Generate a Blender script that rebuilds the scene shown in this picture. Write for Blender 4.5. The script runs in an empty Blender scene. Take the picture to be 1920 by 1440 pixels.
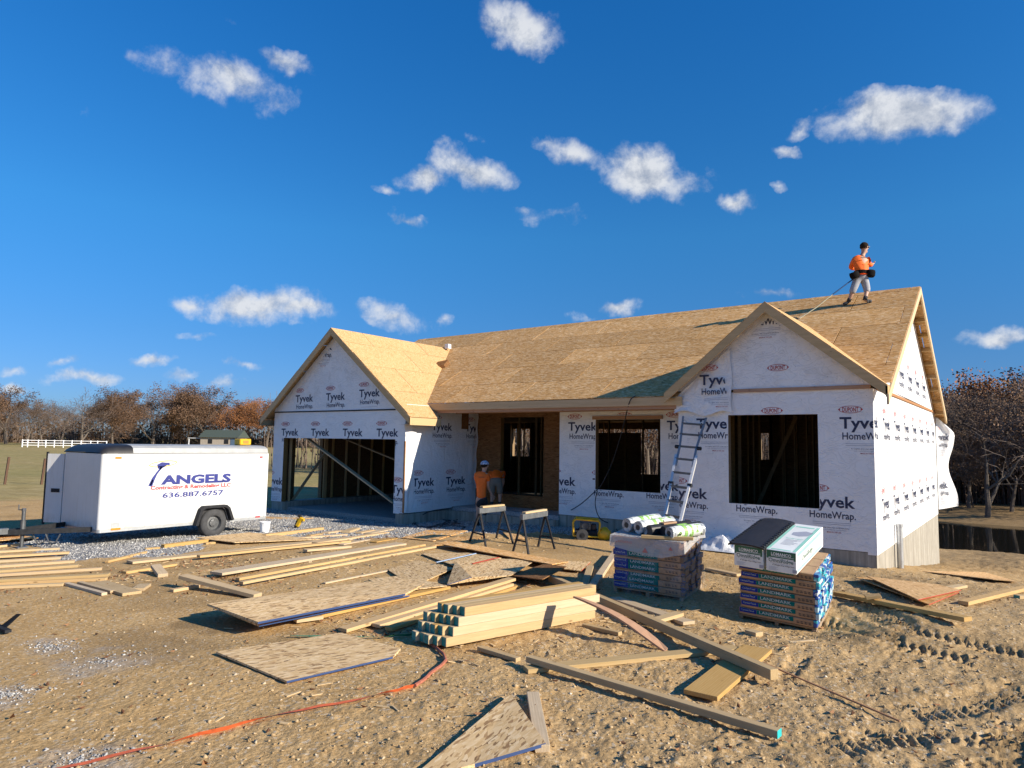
import bpy, bmesh, math, random
import numpy as np
from mathutils import Vector, Matrix, Quaternion
random.seed(7)
SC = bpy.context.scene
COL = SC.collection

# ------------------------------------------------------------------ camera
FPX, CXP, CYP = 1300.0, 960.0, 720.0            # focal length and centre in photo pixels (1920 wide)
CAM = Vector((2.3589, -14.7535, 1.9336))
def _dir(x, y): return Vector((x - CXP, y - CYP, FPX)).normalized()
_X = -_dir(-795, 804); _Y = _dir(1940, 847); _Y = (_Y - _X * _X.dot(_Y)).normalized(); _Z = _X.cross(_Y)
if _Z.y > 0: _Z = -_Z
RM = Matrix((_X, _Y, _Z))                        # camera (x right, y down, z forward) -> world
FWD = RM @ Vector((0, 0, 1)); RIGHT = RM @ Vector((1, 0, 0)); UPV = RM @ Vector((0, -1, 0))
cd = bpy.data.cameras.new('camera'); cam = bpy.data.objects.new('camera', cd); COL.objects.link(cam)
M = Matrix((RIGHT, UPV, -FWD)).transposed().to_4x4(); M.translation = CAM
cam.matrix_world = M
cd.sensor_width = 36.0; cd.lens = FPX / 1920 * 36; cd.clip_start = 0.05; cd.clip_end = 3000
SC.camera = cam

# ------------------------------------------------------------------ light, sky, exposure
SUN = Vector((2.2, 0.36, 1.0)).normalized()      # direction towards the sun
sd = bpy.data.lights.new('sun', 'SUN'); so = bpy.data.objects.new('sun', sd); COL.objects.link(so)
sd.energy = 4.45; sd.angle = math.radians(0.53); sd.color = (1.0, 0.89, 0.73)
so.rotation_euler = (-SUN).to_track_quat('-Z', 'Y').to_euler(); so.location = (30, 5, 30)
SC.view_settings.view_transform = 'Standard'; SC.view_settings.look = 'None'
SC.view_settings.exposure = 0.86; SC.view_settings.gamma = 1.0; SC.view_settings.use_curve_mapping = False
SC.cycles.max_bounces = 8; SC.cycles.transparent_max_bounces = 12
SC.cycles.use_denoising = True

W = bpy.data.worlds.new('World'); SC.world = W; W.use_nodes = True
def world_nodes():
    nt = W.node_tree; N = nt.nodes; L = nt.links; N.clear()
    out = N.new('ShaderNodeOutputWorld'); bg = N.new('ShaderNodeBackground'); bg2 = N.new('ShaderNodeBackground')
    sky = N.new('ShaderNodeTexSky'); sky.sky_type = 'NISHITA'; sky.sun_disc = False
    sky.sun_elevation = math.asin(SUN.z); sky.sun_rotation = math.atan2(SUN.x, SUN.y)
    sky.altitude = 150; sky.air_density = 1.0; sky.dust_density = 0.25; sky.ozone_density = 2.2
    hsv = N.new('ShaderNodeHueSaturation'); hsv.inputs['Saturation'].default_value = 1.18; hsv.inputs['Value'].default_value = 1.0
    L.new(sky.outputs[0], hsv.inputs['Color']); # deep, dry autumn blue: tint by elevation, the same all round
    tcs = N.new('ShaderNodeTexCoord'); sx = N.new('ShaderNodeSeparateXYZ'); L.new(tcs.outputs['Generated'], sx.inputs[0])
    rp = N.new('ShaderNodeValToRGB'); L.new(sx.outputs[2], rp.inputs[0]); e = rp.color_ramp.elements
    for i, (p, c) in enumerate(((0, (.22, .37, .78)), (.07, (.235, .41, .78)), (.14, (.25, .50, .82)), (.286, (.27, .735, 1.03)), (.545, (.18, .80, 1.23)))):
        q = e[i] if i < 2 else e.new(p)
        q.position = p; q.color = c + (1,)
    tm = N.new('ShaderNodeMix'); tm.data_type = 'RGBA'; tm.blend_type = 'MULTIPLY'; tm.inputs[0].default_value = 1
    L.new(hsv.outputs[0], tm.inputs[6]); L.new(rp.outputs[0], tm.inputs[7]); L.new(tm.outputs[2], bg.inputs['Color']); bg.inputs['Strength'].default_value = 0.078
    tc = N.new('ShaderNodeTexCoord'); nrm = N.new('ShaderNodeVectorMath'); nrm.operation = 'NORMALIZE'
    L.new(tc.outputs['Generated'], nrm.inputs[0])
    def noise(scale, det, rough, vec, dist=0.0):
        n = N.new('ShaderNodeTexNoise'); n.inputs['Scale'].default_value = scale; n.inputs['Detail'].default_value = det
        n.inputs['Roughness'].default_value = rough; n.inputs['Distortion'].default_value = dist; L.new(vec, n.inputs['Vector']); return n
    def vm(op, a, b):
        n = N.new('ShaderNodeVectorMath'); n.operation = op
        for i, q in enumerate((a, b)):
            if isinstance(q, tuple): n.inputs[i].default_value = q
            else: L.new(q, n.inputs[i])
        return n.outputs[0]
    def ma(op, a, b=None, c=None, clamp=False):
        n = N.new('ShaderNodeMath'); n.operation = op; n.use_clamp = clamp
        for i, q in enumerate((a, b, c)):
            if q is None: continue
            if isinstance(q, (int, float)): n.inputs[i].default_value = q
            else: L.new(q, n.inputs[i])
        return n.outputs[0]
    d = nrm.outputs[0]
    wob = noise(9, 5, .6, d)
    off = vm('SCALE', vm('SUBTRACT', wob.outputs['Color'], (.5, .5, .5)), (0, 0, 0)); off.node.inputs['Scale'].default_value = .075
    dw = vm('ADD', d, off)
    # clouds as directions on the sky: centre x, y, half width, half height (photo pixels), tilt, weight
    clouds = [(420, 152, 150, 46, 14, 1.0), (530, 115, 75, 24, 10, .75), (155, 200, 26, 20, 0, .5), (985, 48, 100, 44, 10, .95),
              (880, 320, 85, 46, 14, 1.05), (800, 340, 70, 26, 5, .8), (755, 411, 42, 18, 4, .85), (723, 360, 36, 12, 0, .55), (827, 270, 26, 16, 10, .5),
              (1215, 325, 145, 50, 12, 1.12), (1080, 292, 80, 36, 22, .85), (1020, 262, 45, 18, 0, .5), (1375, 383, 40, 22, 4, .8), (1035, 406, 70, 20, 6, .55), (990, 395, 30, 14, 0, .35),
              (1690, 228, 150, 46, -3, 1.15), (1498, 247, 36, 20, -20, .62), (1465, 290, 40, 14, 2, .6), (1455, 352, 18, 11, 0, .5),
              (490, 572, 130, 36, 3, 1.1), (360, 562, 52, 20, 0, .8), (570, 590, 64, 24, 8, .95), (740, 597, 95, 32, 12, .66), (835, 596, 28, 18, 0, .55),
              (1165, 578, 55, 18, 0, .95), (1110, 594, 50, 12, 0, .7), (1435, 556, 60, 14, 0, .6), (1870, 631, 75, 18, -4, .85), (1855, 733, 55, 18, 0, .8),
              (140, 684, 50, 14, 0, .62), (160, 711, 80, 15, 0, .8), (290, 676, 55, 13, -8, .65), (455, 688, 45, 14, 6, .7), (430, 720, 50, 17, 0, .75), (350, 700, 45, 12, 0, .6),
              (30, 693, 52, 11, 0, .7), (25, 725, 50, 13, 0, .75), (380, 630, 50, 11, 0, .4), (60, 670, 40, 9, 0, .35), (885, 247, 45, 16, 0, .35), (440, 40, 30, 14, 20, .25)]
    # the same kind of fair-weather clouds go on around the rest of the sky
    rnd = random.Random(11); extra = []
    for k in range(34):
        az = rnd.uniform(-math.pi, math.pi); el = math.radians(rnd.uniform(6, 48))
        v = Vector((math.cos(el) * math.cos(az), math.cos(el) * math.sin(az), math.sin(el)))
        if v.dot(FWD) > .70: continue
        extra.append((v, rnd.uniform(.05, .11), rnd.uniform(.018, .035), rnd.uniform(.7, 1.05)))
    acc = None
    def blob(c, e1, a, b, w):
        nonlocal acc
        c = c.normalized(); e1 = (e1 - c * c.dot(e1)).normalized(); e2 = c.cross(e1)
        rot = Matrix((e1, e2, c)).transposed().to_euler()
        mp = N.new('ShaderNodeMapping'); mp.vector_type = 'TEXTURE'; mp.inputs['Location'].default_value = c
        mp.inputs['Rotation'].default_value = rot; mp.inputs['Scale'].default_value = (a, b, .5); L.new(dw, mp.inputs['Vector'])
        g = N.new('ShaderNodeTexGradient'); g.gradient_type = 'SPHERICAL'; L.new(mp.outputs[0], g.inputs['Vector'])
        q = ma('MULTIPLY', g.outputs['Fac'], w)
        acc = q if acc is None else ma('MAXIMUM', acc, q)
    for x, y, a, b, tilt, w in clouds:
        c = (RM @ Vector((x - CXP, y - CYP, FPX))).normalized(); t = math.radians(tilt)
        s = c.dot(FWD) * 1.0
        e1 = RIGHT * math.cos(t) - UPV * math.sin(t)
        blob(c, e1, 1.2 * a / FPX * s, 1.25 * b / FPX * s, w)
    for v, a, b, w in extra: blob(v, v.cross(Vector((0, 0, 1))), a, b, w)
    n1 = noise(16, 10, .63, d, .12)
    n2 = noise(16, 10, .63, vm('ADD', d, tuple(SUN * .012 + Vector((0, 0, .012)))), .12)
    den = ma('ADD', ma('MULTIPLY', acc, 1.35), ma('MULTIPLY', ma('SUBTRACT', n1.outputs['Fac'], .5), 2.3))
    den2 = ma('MULTIPLY', den, ma('MULTIPLY', acc, 6.0, clamp=True))
    mr = N.new('ShaderNodeMapRange'); mr.interpolation_type = 'SMOOTHSTEP'; L.new(den2, mr.inputs['Value'])
    mr.inputs['From Min'].default_value = .26; mr.inputs['From Max'].default_value = 1.25; mr.inputs['To Max'].default_value = .95
    lit = ma('ADD', ma('MULTIPLY', ma('SUBTRACT', n1.outputs['Fac'], n2.outputs['Fac']), 4.5), .70, clamp=True)
    mix = N.new('ShaderNodeMix'); mix.data_type = 'RGBA'; L.new(lit, mix.inputs['Factor'])
    mix.inputs[6].default_value = (.40, .47, .60, 1); mix.inputs[7].default_value = (.88, .91, .96, 1)
    L.new(mix.outputs[2], bg2.inputs['Color']); bg2.inputs['Strength'].default_value = .48
    ms = N.new('ShaderNodeMixShader'); L.new(mr.outputs[0], ms.inputs[0]); L.new(bg.outputs[0], ms.inputs[1]); L.new(bg2.outputs[0], ms.inputs[2])
    L.new(ms.outputs[0], out.inputs['Surface'])
world_nodes()

# ------------------------------------------------------------------ terrain height
def _hash(xi, yi, s):
    h = (xi.astype(np.int64) * 374761393 + yi.astype(np.int64) * 668265263 + s * 1442695041) & 0xffffffff
    h = ((h ^ (h >> 13)) * 1274126177) & 0xffffffff
    h = h ^ (h >> 16)
    return (h & 0xffff) / 65535.0
def vnoise(x, y, s=0):
    xi = np.floor(x); yi = np.floor(y); u = x - xi; v = y - yi
    u = u * u * (3 - 2 * u); v = v * v * (3 - 2 * v)
    a = _hash(xi, yi, s); b = _hash(xi + 1, yi, s); c = _hash(xi, yi + 1, s); d = _hash(xi + 1, yi + 1, s)
    return (a * (1 - u) + b * u) * (1 - v) + (c * (1 - u) + d * u) * v - .5
def fbm(x, y, o, s=0, g=.5):
    r = 0; a = 1.0
    for i in range(o):
        r = r + a * vnoise(x * 2 ** i + 13.7 * i, y * 2 ** i - 7.1 * i, s + i); a *= g
    return r
def sst(a, b, t):
    t = np.clip((t - a) / (b - a), 0, 1); return t * t * (3 - 2 * t)
def gz(x, y):
    "smooth terrain"
    x = np.asarray(x, float); y = np.asarray(y, float)
    z = -.11 - .10 * sst(-7, -1.5, y) * sst(2, -5, x) - .12 * sst(-7, -12.5, x)
    drop = np.interp(y, [-4, 0, 11, 19, 21.5, 25, 33, 37, 41, 60, 110, 300], [0, .18, 1.50, 2.0, 2.22, 3.0, 3.0, 2.0, 1.72, 1.5, .6, -6])
    e0 = np.interp(y, [2, 11], [-3, -26]); e1 = np.interp(y, [2, 11], [.3, -6]); z = z - drop * sst(0, 1, (x - e0) / (e1 - e0))
    z = z - .1 * sst(-17, -30, x) + 1.05 * sst(-45, -170, x)
    z = z + .10 * np.exp(-(((x - 1.1) / 1.0) ** 2 + ((y + 4.7) / 1.4) ** 2))
    for cx_, cy_, r_, pl_ in ((-.19, -5.4, 1.15, -.242 + .15 * (y + 5.908) - .045 * (x + .628)), (-1.92, -5.45, 1.05, -.139 + .08 * (y + 5.9) - .02 * (x + 2.39))):
        w_ = np.exp(-(np.hypot(x - cx_, y - cy_) / r_) ** 4); z = z * (1 - w_) + pl_ * w_
    return z
def ground_at(px, py, lift=0.0):
    "photo pixel -> point on the terrain (plus lift)"
    d = RM @ Vector((px - CXP, py - CYP, FPX)); t0 = .5
    z = -.15
    for i in range(40):
        t = (z + lift - CAM.z) / d.z; P = CAM + d * t
        z2 = float(gz(P.x, P.y))
        if abs(z2 - z) < 1e-4: break
        z = z * .4 + z2 * .6
    return P
def on_z(px, py, z): d = RM @ Vector((px - CXP, py - CYP, FPX)); return CAM + d * ((z - CAM.z) / d.z)
def on_y(px, py, y): d = RM @ Vector((px - CXP, py - CYP, FPX)); return CAM + d * ((y - CAM.y) / d.y)
def on_x(px, py, x): d = RM @ Vector((px - CXP, py - CYP, FPX)); return CAM + d * ((x - CAM.x) / d.x)
SHEET = lambda x, y: float(gz(x, y))

# ------------------------------------------------------------------ mesh helpers
class MB:
    def __init__(s): s.v = []; s.f = []; s.m = []
    def add(s, vs, fs, mat=0):
        o = len(s.v); s.v += [tuple(p) for p in vs]
        for f in fs: s.f.append(tuple(o + i for i in f)); s.m.append(mat)
    def quad(s, a, b, c, d, mat=0): s.add((a, b, c, d), ((0, 1, 2, 3),), mat)
    def box(s, a, b, mat=0, mats=None):
        x0, y0, z0 = a; x1, y1, z1 = b
        vs = [(x0, y0, z0), (x1, y0, z0), (x1, y1, z0), (x0, y1, z0), (x0, y0, z1), (x1, y0, z1), (x1, y1, z1), (x0, y1, z1)]
        fs = [(0, 3, 2, 1), (4, 5, 6, 7), (0, 1, 5, 4), (1, 2, 6, 5), (2, 3, 7, 6), (3, 0, 4, 7)]   # -z +z -y +x +y -x
        o = len(s.v); s.v += vs
        for i, f in enumerate(fs): s.f.append(tuple(o + k for k in f)); s.m.append(mats[i] if mats else mat)
    def bar(s, p, q, w, h, up=(0, 0, 1), mat=0):
        p = Vector(p); q = Vector(q); d = (q - p).normalized(); up = Vector(up)
        if abs(d.dot(up)) > .98: up = Vector((0, 1, 0)) if abs(d.y) < .9 else Vector((1, 0, 0))
        r = d.cross(up).normalized(); u = r.cross(d)
        vs = []
        for c in (p, q):
            for a, b in ((-1, -1), (1, -1), (1, 1), (-1, 1)): vs.append(c + r * a * w / 2 + u * b * h / 2)
        s.add(vs, ((0, 1, 2, 3), (7, 6, 5, 4), (0, 4, 5, 1), (1, 5, 6, 2), (2, 6, 7, 3), (3, 7, 4, 0)), mat)
    def tube(s, pts, rad, n=6, mat=0, cap=True):
        pts = [Vector(p) for p in pts]; k = len(pts)
        if not isinstance(rad, (list, tuple)): rad = [rad] * k
        o = len(s.v); prev = None
        for i, p in enumerate(pts):
            d = (pts[min(i + 1, k - 1)] - pts[max(i - 1, 0)])
            d = d.normalized() if d.length > 1e-9 else Vector((0, 0, 1))
            if prev is None: r = d.orthogonal().normalized()
            else:
                r = prev - d * d.dot(prev); r = r.normalized() if r.length > 1e-6 else d.orthogonal().normalized()
            prev = r; b = d.cross(r)
            for j in range(n):
                a = 2 * math.pi * j / n; s.v.append(tuple(p + (r * math.cos(a) + b * math.sin(a)) * rad[i]))
        for i in range(k - 1):
            for j in range(n):
                a = o + i * n + j; b2 = o + i * n + (j + 1) % n
                s.f.append((a, b2, b2 + n, a + n)); s.m.append(mat)
        if cap:
            s.f.append(tuple(o + j for j in reversed(range(n)))); s.m.append(mat)
            s.f.append(tuple(o + (k - 1) * n + j for j in range(n))); s.m.append(mat)
    def prism(s, poly, ext, mat=0, mats=None):
        "poly: list of points, ext: extrusion vector; mats = (front, back, side)"
        poly = [Vector(p) for p in poly]; e = Vector(ext); n = len(poly); o = len(s.v)
        s.v += [tuple(p) for p in poly] + [tuple(p + e) for p in poly]
        a, b, c = mats or (mat, mat, mat)
        s.f.append(tuple(o + i for i in range(n))); s.m.append(a)
        s.f.append(tuple(o + n + i for i in reversed(range(n)))); s.m.append(b)
        for i in range(n):
            j = (i + 1) % n; s.f.append((o + i, o + n + i, o + n + j, o + j)); s.m.append(c)
    def ball(s, c, r, n=8, mat=0, zs=None):
        c = Vector(c); r = Vector(r if not isinstance(r, (int, float)) else (r, r, r)); k = max(4, n // 2); o = len(s.v)
        for i in range(k + 1):
            t = math.pi * i / k
            for j in range(n):
                a = 2 * math.pi * j / n
                s.v.append((c.x + r.x * math.sin(t) * math.cos(a), c.y + r.y * math.sin(t) * math.sin(a), c.z + r.z * math.cos(t)))
        for i in range(k):
            for j in range(n):
                a = o + i * n + j; b = o + i * n + (j + 1) % n
                s.f.append((a, a + n, b + n, b)); s.m.append(mat)
    def build(s, name, mats, parent=None, smooth=False, mat_world=None, bevel=0, local=None):
        me = bpy.data.meshes.new(name); me.from_pydata(s.v, [], s.f)
        if not isinstance(mats, (list, tuple)): mats = [mats]
        for m in mats: me.materials.append(m)
        me.polygons.foreach_set('material_index', s.m)
        if smooth: me.polygons.foreach_set('use_smooth', [True] * len(s.f))
        bm = bmesh.new(); bm.from_mesh(me); 
        if smooth: bmesh.ops.remove_doubles(bm, verts=bm.verts, dist=1e-5)
        bmesh.ops.recalc_face_normals(bm, faces=bm.faces); bm.to_mesh(me); bm.free()
        return link(name, me, parent, mat_world, bevel)
def link(name, me, parent=None, mat_world=None, bevel=0):
    o = bpy.data.objects.new(name, me); COL.objects.link(o)
    if mat_world is not None: o.matrix_world = mat_world
    if parent is not None:
        o.parent = parent; o.matrix_parent_inverse = Matrix.Identity(4)
        if mat_world is not None: o.matrix_basis = mat_world
    if bevel:
        b = o.modifiers.new('bevel', 'BEVEL'); b.width = bevel; b.segments = 1; b.limit_method = 'ANGLE'
    return o
def tag(o, label=None, cat=None, group=None, kind=None):
    if label: o['label'] = label
    if cat: o['category'] = cat
    if group: o['group'] = group
    if kind: o['kind'] = kind
    return o
def empty(name, loc, label, cat, group=None, rz=0.0):
    o = bpy.data.objects.new(name, None); COL.objects.link(o); o.location = loc; o.rotation_euler = (0, 0, rz); o.empty_display_size = .2
    return tag(o, label, cat, group)
def inv(root):  # children given in world coordinates under a placed root
    return Matrix.Translation(-Vector(root.location))
ORD = ['first', 'second', 'third', 'fourth', 'fifth', 'sixth', 'seventh', 'eighth', 'ninth', 'tenth', 'eleventh', 'twelfth', 'thirteenth', 'fourteenth', 'fifteenth', 'sixteenth',
       'seventeenth', 'eighteenth', 'nineteenth', 'twentieth', 'twenty-first', 'twenty-second', 'twenty-third', 'twenty-fourth', 'twenty-fifth', 'twenty-sixth', 'twenty-seventh', 'twenty-eighth', 'twenty-ninth', 'thirtieth', 'thirty-first', 'thirty-second', 'thirty-third']
def copy_tree(o, parent=None):
    c = o.copy(); COL.objects.link(c)
    if parent is not None: c.parent = parent
    for ch in list(o.children): copy_tree(ch, c)
    return c

# ------------------------------------------------------------------ materials
def nodes(name):
    m = bpy.data.materials.new(name); m.use_nodes = True
    nt = m.node_tree; return m, nt, nt.nodes['Principled BSDF']
class G:
    "small shader graph helper"
    def __init__(s, nt): s.nt = nt; s.N = nt.nodes; s.L = nt.links
    def _set(s, sock, v):
        if isinstance(v, (int, float)): sock.default_value = v
        elif isinstance(v, (tuple, list)):
            v = tuple(v); n = len(sock.default_value); sock.default_value = v if len(v) == n else (v + (1,))[:n]
        elif v is not None: s.L.new(v, sock)
    def co(s, kind='Object'): n = s.N.new('ShaderNodeTexCoord'); return n.outputs[kind]
    def map(s, v, scale=(1, 1, 1), rot=(0, 0, 0), loc=(0, 0, 0)):
        n = s.N.new('ShaderNodeMapping'); s.L.new(v, n.inputs['Vector'])
        n.inputs['Scale'].default_value = scale; n.inputs['Rotation'].default_value = rot
        s._set(n.inputs['Location'], loc); return n.outputs[0]
    def noise(s, v, scale=5, det=4, rough=.5, dist=0, out='Fac'):
        n = s.N.new('ShaderNodeTexNoise'); s.L.new(v, n.inputs['Vector'])
        for k, q in (('Scale', scale), ('Detail', det), ('Roughness', rough), ('Distortion', dist)): n.inputs[k].default_value = q
        return n.outputs[out]
    def vor(s, v, scale=5, feat='F1', out='Distance', rnd=1.0):
        n = s.N.new('ShaderNodeTexVoronoi'); n.feature = feat; s.L.new(v, n.inputs['Vector']); n.inputs['Scale'].default_value = scale
        n.inputs['Randomness'].default_value = rnd
        return n.outputs[out]
    def wave(s, v, scale=3, dist=3, det=2, dscale=1.0, axis='Y'):
        n = s.N.new('ShaderNodeTexWave'); n.bands_direction = axis; s.L.new(v, n.inputs['Vector'])
        n.inputs['Scale'].default_value = scale; n.inputs['Distortion'].default_value = dist; n.inputs['Detail'].default_value = det; n.inputs['Detail Scale'].default_value = dscale
        return n.outputs['Fac']
    def ramp(s, f, stops, interp='LINEAR'):
        n = s.N.new('ShaderNodeValToRGB'); s.L.new(f, n.inputs[0]); e = n.color_ramp.elements; n.color_ramp.interpolation = interp
        while len(e) > 1: e.remove(e[-1])
        for i, (p, c) in enumerate(stops):
            q = e[0] if i == 0 else e.new(p)
            q.position = p; q.color = (c + (1,)) if isinstance(c, tuple) else (c, c, c, 1)
        return n.outputs[0]
    def mix(s, f, a, b, mode='MIX'):
        n = s.N.new('ShaderNodeMix'); n.data_type = 'RGBA'; n.blend_type = mode
        s._set(n.inputs['Factor'], f); s._set(n.inputs[6], a); s._set(n.inputs[7], b); return n.outputs[2]
    def math(s, op, a, b=None, clamp=False):
        n = s.N.new('ShaderNodeMath'); n.operation = op; n.use_clamp = clamp; s._set(n.inputs[0], a)
        if b is not None: s._set(n.inputs[1], b)
        return n.outputs[0]
    def rnd(s): return s.N.new('ShaderNodeObjectInfo').outputs['Random']
    def attr(s, name): n = s.N.new('ShaderNodeAttribute'); n.attribute_name = name; return n.outputs['Fac']
    def hsv(s, c, h=.5, sat=1, v=1):
        n = s.N.new('ShaderNodeHueSaturation'); s._set(n.inputs['Color'], c); s._set(n.inputs['Hue'], h); s._set(n.inputs['Saturation'], sat); s._set(n.inputs['Value'], v); return n.outputs[0]
    def bump(s, h, st=.3, dist=.01):
        n = s.N.new('ShaderNodeBump'); s.L.new(h, n.inputs['Height']); n.inputs['Strength'].default_value = st; n.inputs['Distance'].default_value = dist; return n.outputs[0]
    def shift(s, v, amt):
        "offset the coordinates by the object's random number so that copies differ"
        r = s.rnd(); n = s.N.new('ShaderNodeVectorMath'); n.operation = 'SCALE'; n.inputs[0].default_value = (17.3, 9.1, 5.7); s.L.new(r, n.inputs['Scale'])
        a = s.N.new('ShaderNodeVectorMath'); a.operation = 'ADD'; s.L.new(v, a.inputs[0]); s.L.new(n.outputs[0], a.inputs[1]); return a.outputs[0]
def plain(name, col, rough=.6, metal=0.0, var=.12, scale=6.0, bump=.0, spec=.5, objvar=0.0):
    m, nt, b = nodes(name); g = G(nt); c = g.shift(g.co(), 1)
    n = g.noise(c, scale, 6, .6)
    lo = tuple(x * (1 - var) for x in col); hi = tuple(min(1, x * (1 + var)) for x in col)
    cc = g.ramp(n, ((.3, lo), (.7, hi)))
    if objvar: cc = g.hsv(cc, .5, 1, g.math('ADD', g.math('MULTIPLY', g.rnd(), 2 * objvar), 1 - objvar))
    nt.links.new(cc, b.inputs['Base Color'])
    b.inputs['Roughness'].default_value = rough; b.inputs['Metallic'].default_value = metal; b.inputs['Specular IOR Level'].default_value = spec
    if bump: nt.links.new(g.bump(g.noise(c, scale * 4, 5, .6), bump, .01), b.inputs['Normal'])
    return m
def wood(name, a, bcol, dark=.75, objvar=.12, knots=True, rough=.75, dirt=.0):
    m, nt, b = nodes(name); g = G(nt); c = g.shift(g.co(), 1)
    grain = g.noise(g.map(c, (1.2, 22, 22)), 3.0, 6, .62, .4)
    ring = g.wave(g.map(c, (.25, 7, 7)), 2.2, 6, 3, 1.0)
    col = g.ramp(grain, ((.25, a), (.62, bcol), (.8, tuple(x * dark for x in a))))
    col = g.mix(g.math('MULTIPLY', ring, .28), col, tuple(x * dark for x in a))
    if knots:
        k = g.vor(g.map(c, (1.6, 4.5, 4.5)), 1.7)
        col = g.mix(g.ramp(k, ((.045, .8), (.11, 0.0))), col, tuple(x * .42 for x in a))
    if dirt:
        col = g.mix(g.math('MULTIPLY', g.ramp(g.noise(c, 2.3, 6, .65), ((.45, 0.0), (.75, 1.0))), dirt), col, (.19, .13, .075))
    r = g.rnd()
    col = g.hsv(col, .5, g.math('ADD', g.math('MULTIPLY', r, -.35), 1.15), g.math('ADD', g.math('MULTIPLY', r, 2 * objvar), 1 - objvar))
    nt.links.new(col, b.inputs['Base Color']); b.inputs['Roughness'].default_value = rough; b.inputs['Specular IOR Level'].default_value = .1
    nt.links.new(g.bump(grain, .25, .004), b.inputs['Normal']); return m
def osb(name, cols, objvar=.1, seam=False, stain=.25, sc=1.0, dk=(.09, .22), sl=8.5):
    "strand board: two layers of long flakes at different angles"
    m, nt, b = nodes(name); g = G(nt); c = g.shift(g.co(), 1)
    warp = g.noise(c, 3.0, 2, .5, 0, 'Color')
    n = g.N.new('ShaderNodeVectorMath'); n.operation = 'MULTIPLY_ADD'; g.L.new(warp, n.inputs[0]); n.inputs[1].default_value = (.07, .07, .07); g.L.new(c, n.inputs[2])
    c2 = n.outputs[0]
    def lay(rot, s1): return g.vor(g.map(c2, (sl * sc, 44 * sc, 44 * sc), (0, 0, rot)), s1, 'F1', 'Color')
    def val(x): q = g.N.new('ShaderNodeSeparateColor'); g.L.new(x, q.inputs[0]); return q.outputs[0], q.outputs[1]
    v1, w1 = val(lay(.12, 1.0)); v2, w2 = val(lay(-.5, .8)); v3, w3 = val(lay(.75, .9))
    f = g.mix(g.ramp(w1, ((.48, 0.0), (.52, 1.0))), v1, v2)
    f = g.mix(g.ramp(w2, ((.66, 0.0), (.70, 1.0))), f, v3)
    col = g.ramp(f, ((0, cols[0]), (dk[0], cols[1]), (dk[1], cols[2]), (.66, cols[3]), (1, cols[4])))
    fine = g.noise(g.map(c2, (4, 40, 40)), 3, 5, .6)
    col = g.mix(.22, col, g.ramp(fine, ((.3, cols[1]), (.7, cols[3]))), 'MIX')
    st = g.ramp(g.noise(c, .9, 5, .6), ((.38, 0.0), (.72, 1.0)))
    col = g.mix(g.math('MULTIPLY', st, stain), col, cols[0])
    col = g.hsv(col, .5, 1, g.math('ADD', g.math('MULTIPLY', g.rnd(), 2 * objvar), 1 - objvar))
    nt.links.new(col, b.inputs['Base Color']); b.inputs['Roughness'].default_value = .8; b.inputs['Specular IOR Level'].default_value = .08
    nt.links.new(g.bump(f, .35, .004), b.inputs['Normal']); return m
WOOD = wood('new_lumber', (.47, .30, .13), (.57, .39, .19))
WOOD2 = wood('weathered_lumber', (.44, .315, .175), (.54, .41, .245), dirt=.22)
WOODR = wood('reddish_lumber', (.36, .19, .105), (.46, .27, .16))
WOODW = wood('pale_lumber', (.47, .34, .18), (.56, .42, .245))
WOODD = wood('shaded_lumber', (.19, .12, .055), (.26, .17, .08), knots=False)  # framing darkened: the low light inside the openings is put into its colour
TRIM = wood('fascia_lumber', (.52, .36, .185), (.61, .44, .25))
OSBR = osb('weathered_strand_board', ((.22, .11, .04), (.42, .23, .085), (.59, .32, .112), (.66, .38, .146), (.88, .66, .40)), .14, dk=(.12, .30), sl=12)
OSBN = osb('new_strand_board', ((.25, .13, .045), (.46, .265, .105), (.54, .33, .148), (.60, .385, .185), (.70, .49, .275)), .05, stain=.1)
OSBG = osb('muddy_strand_board', ((.11, .06, .03), (.34, .20, .095), (.62, .42, .20), (.70, .50, .265), (.80, .62, .38)), .07, stain=.10, sc=1.15, dk=(.13, .26), sl=11)
OSBD = osb('shaded_sheathing', ((.06, .033, .015), (.11, .062, .028), (.14, .08, .036), (.17, .10, .048), (.22, .14, .07)), .08)  # dark sheathing, darkened further so its colour carries the dim interior
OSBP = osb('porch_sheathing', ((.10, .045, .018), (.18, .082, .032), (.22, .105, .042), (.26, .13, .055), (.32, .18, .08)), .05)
BLUE = plain('blue_edge_paint', (.02, .05, .15), .6); TEAL = plain('teal_end_paint', (.0, .20, .205), .55, var=.3, scale=30); AQUA = plain('aqua_end_paint', (.02, .45, .46), .5)
REDP = plain('red_edge_paint', (.42, .06, .03), .6)
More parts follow.
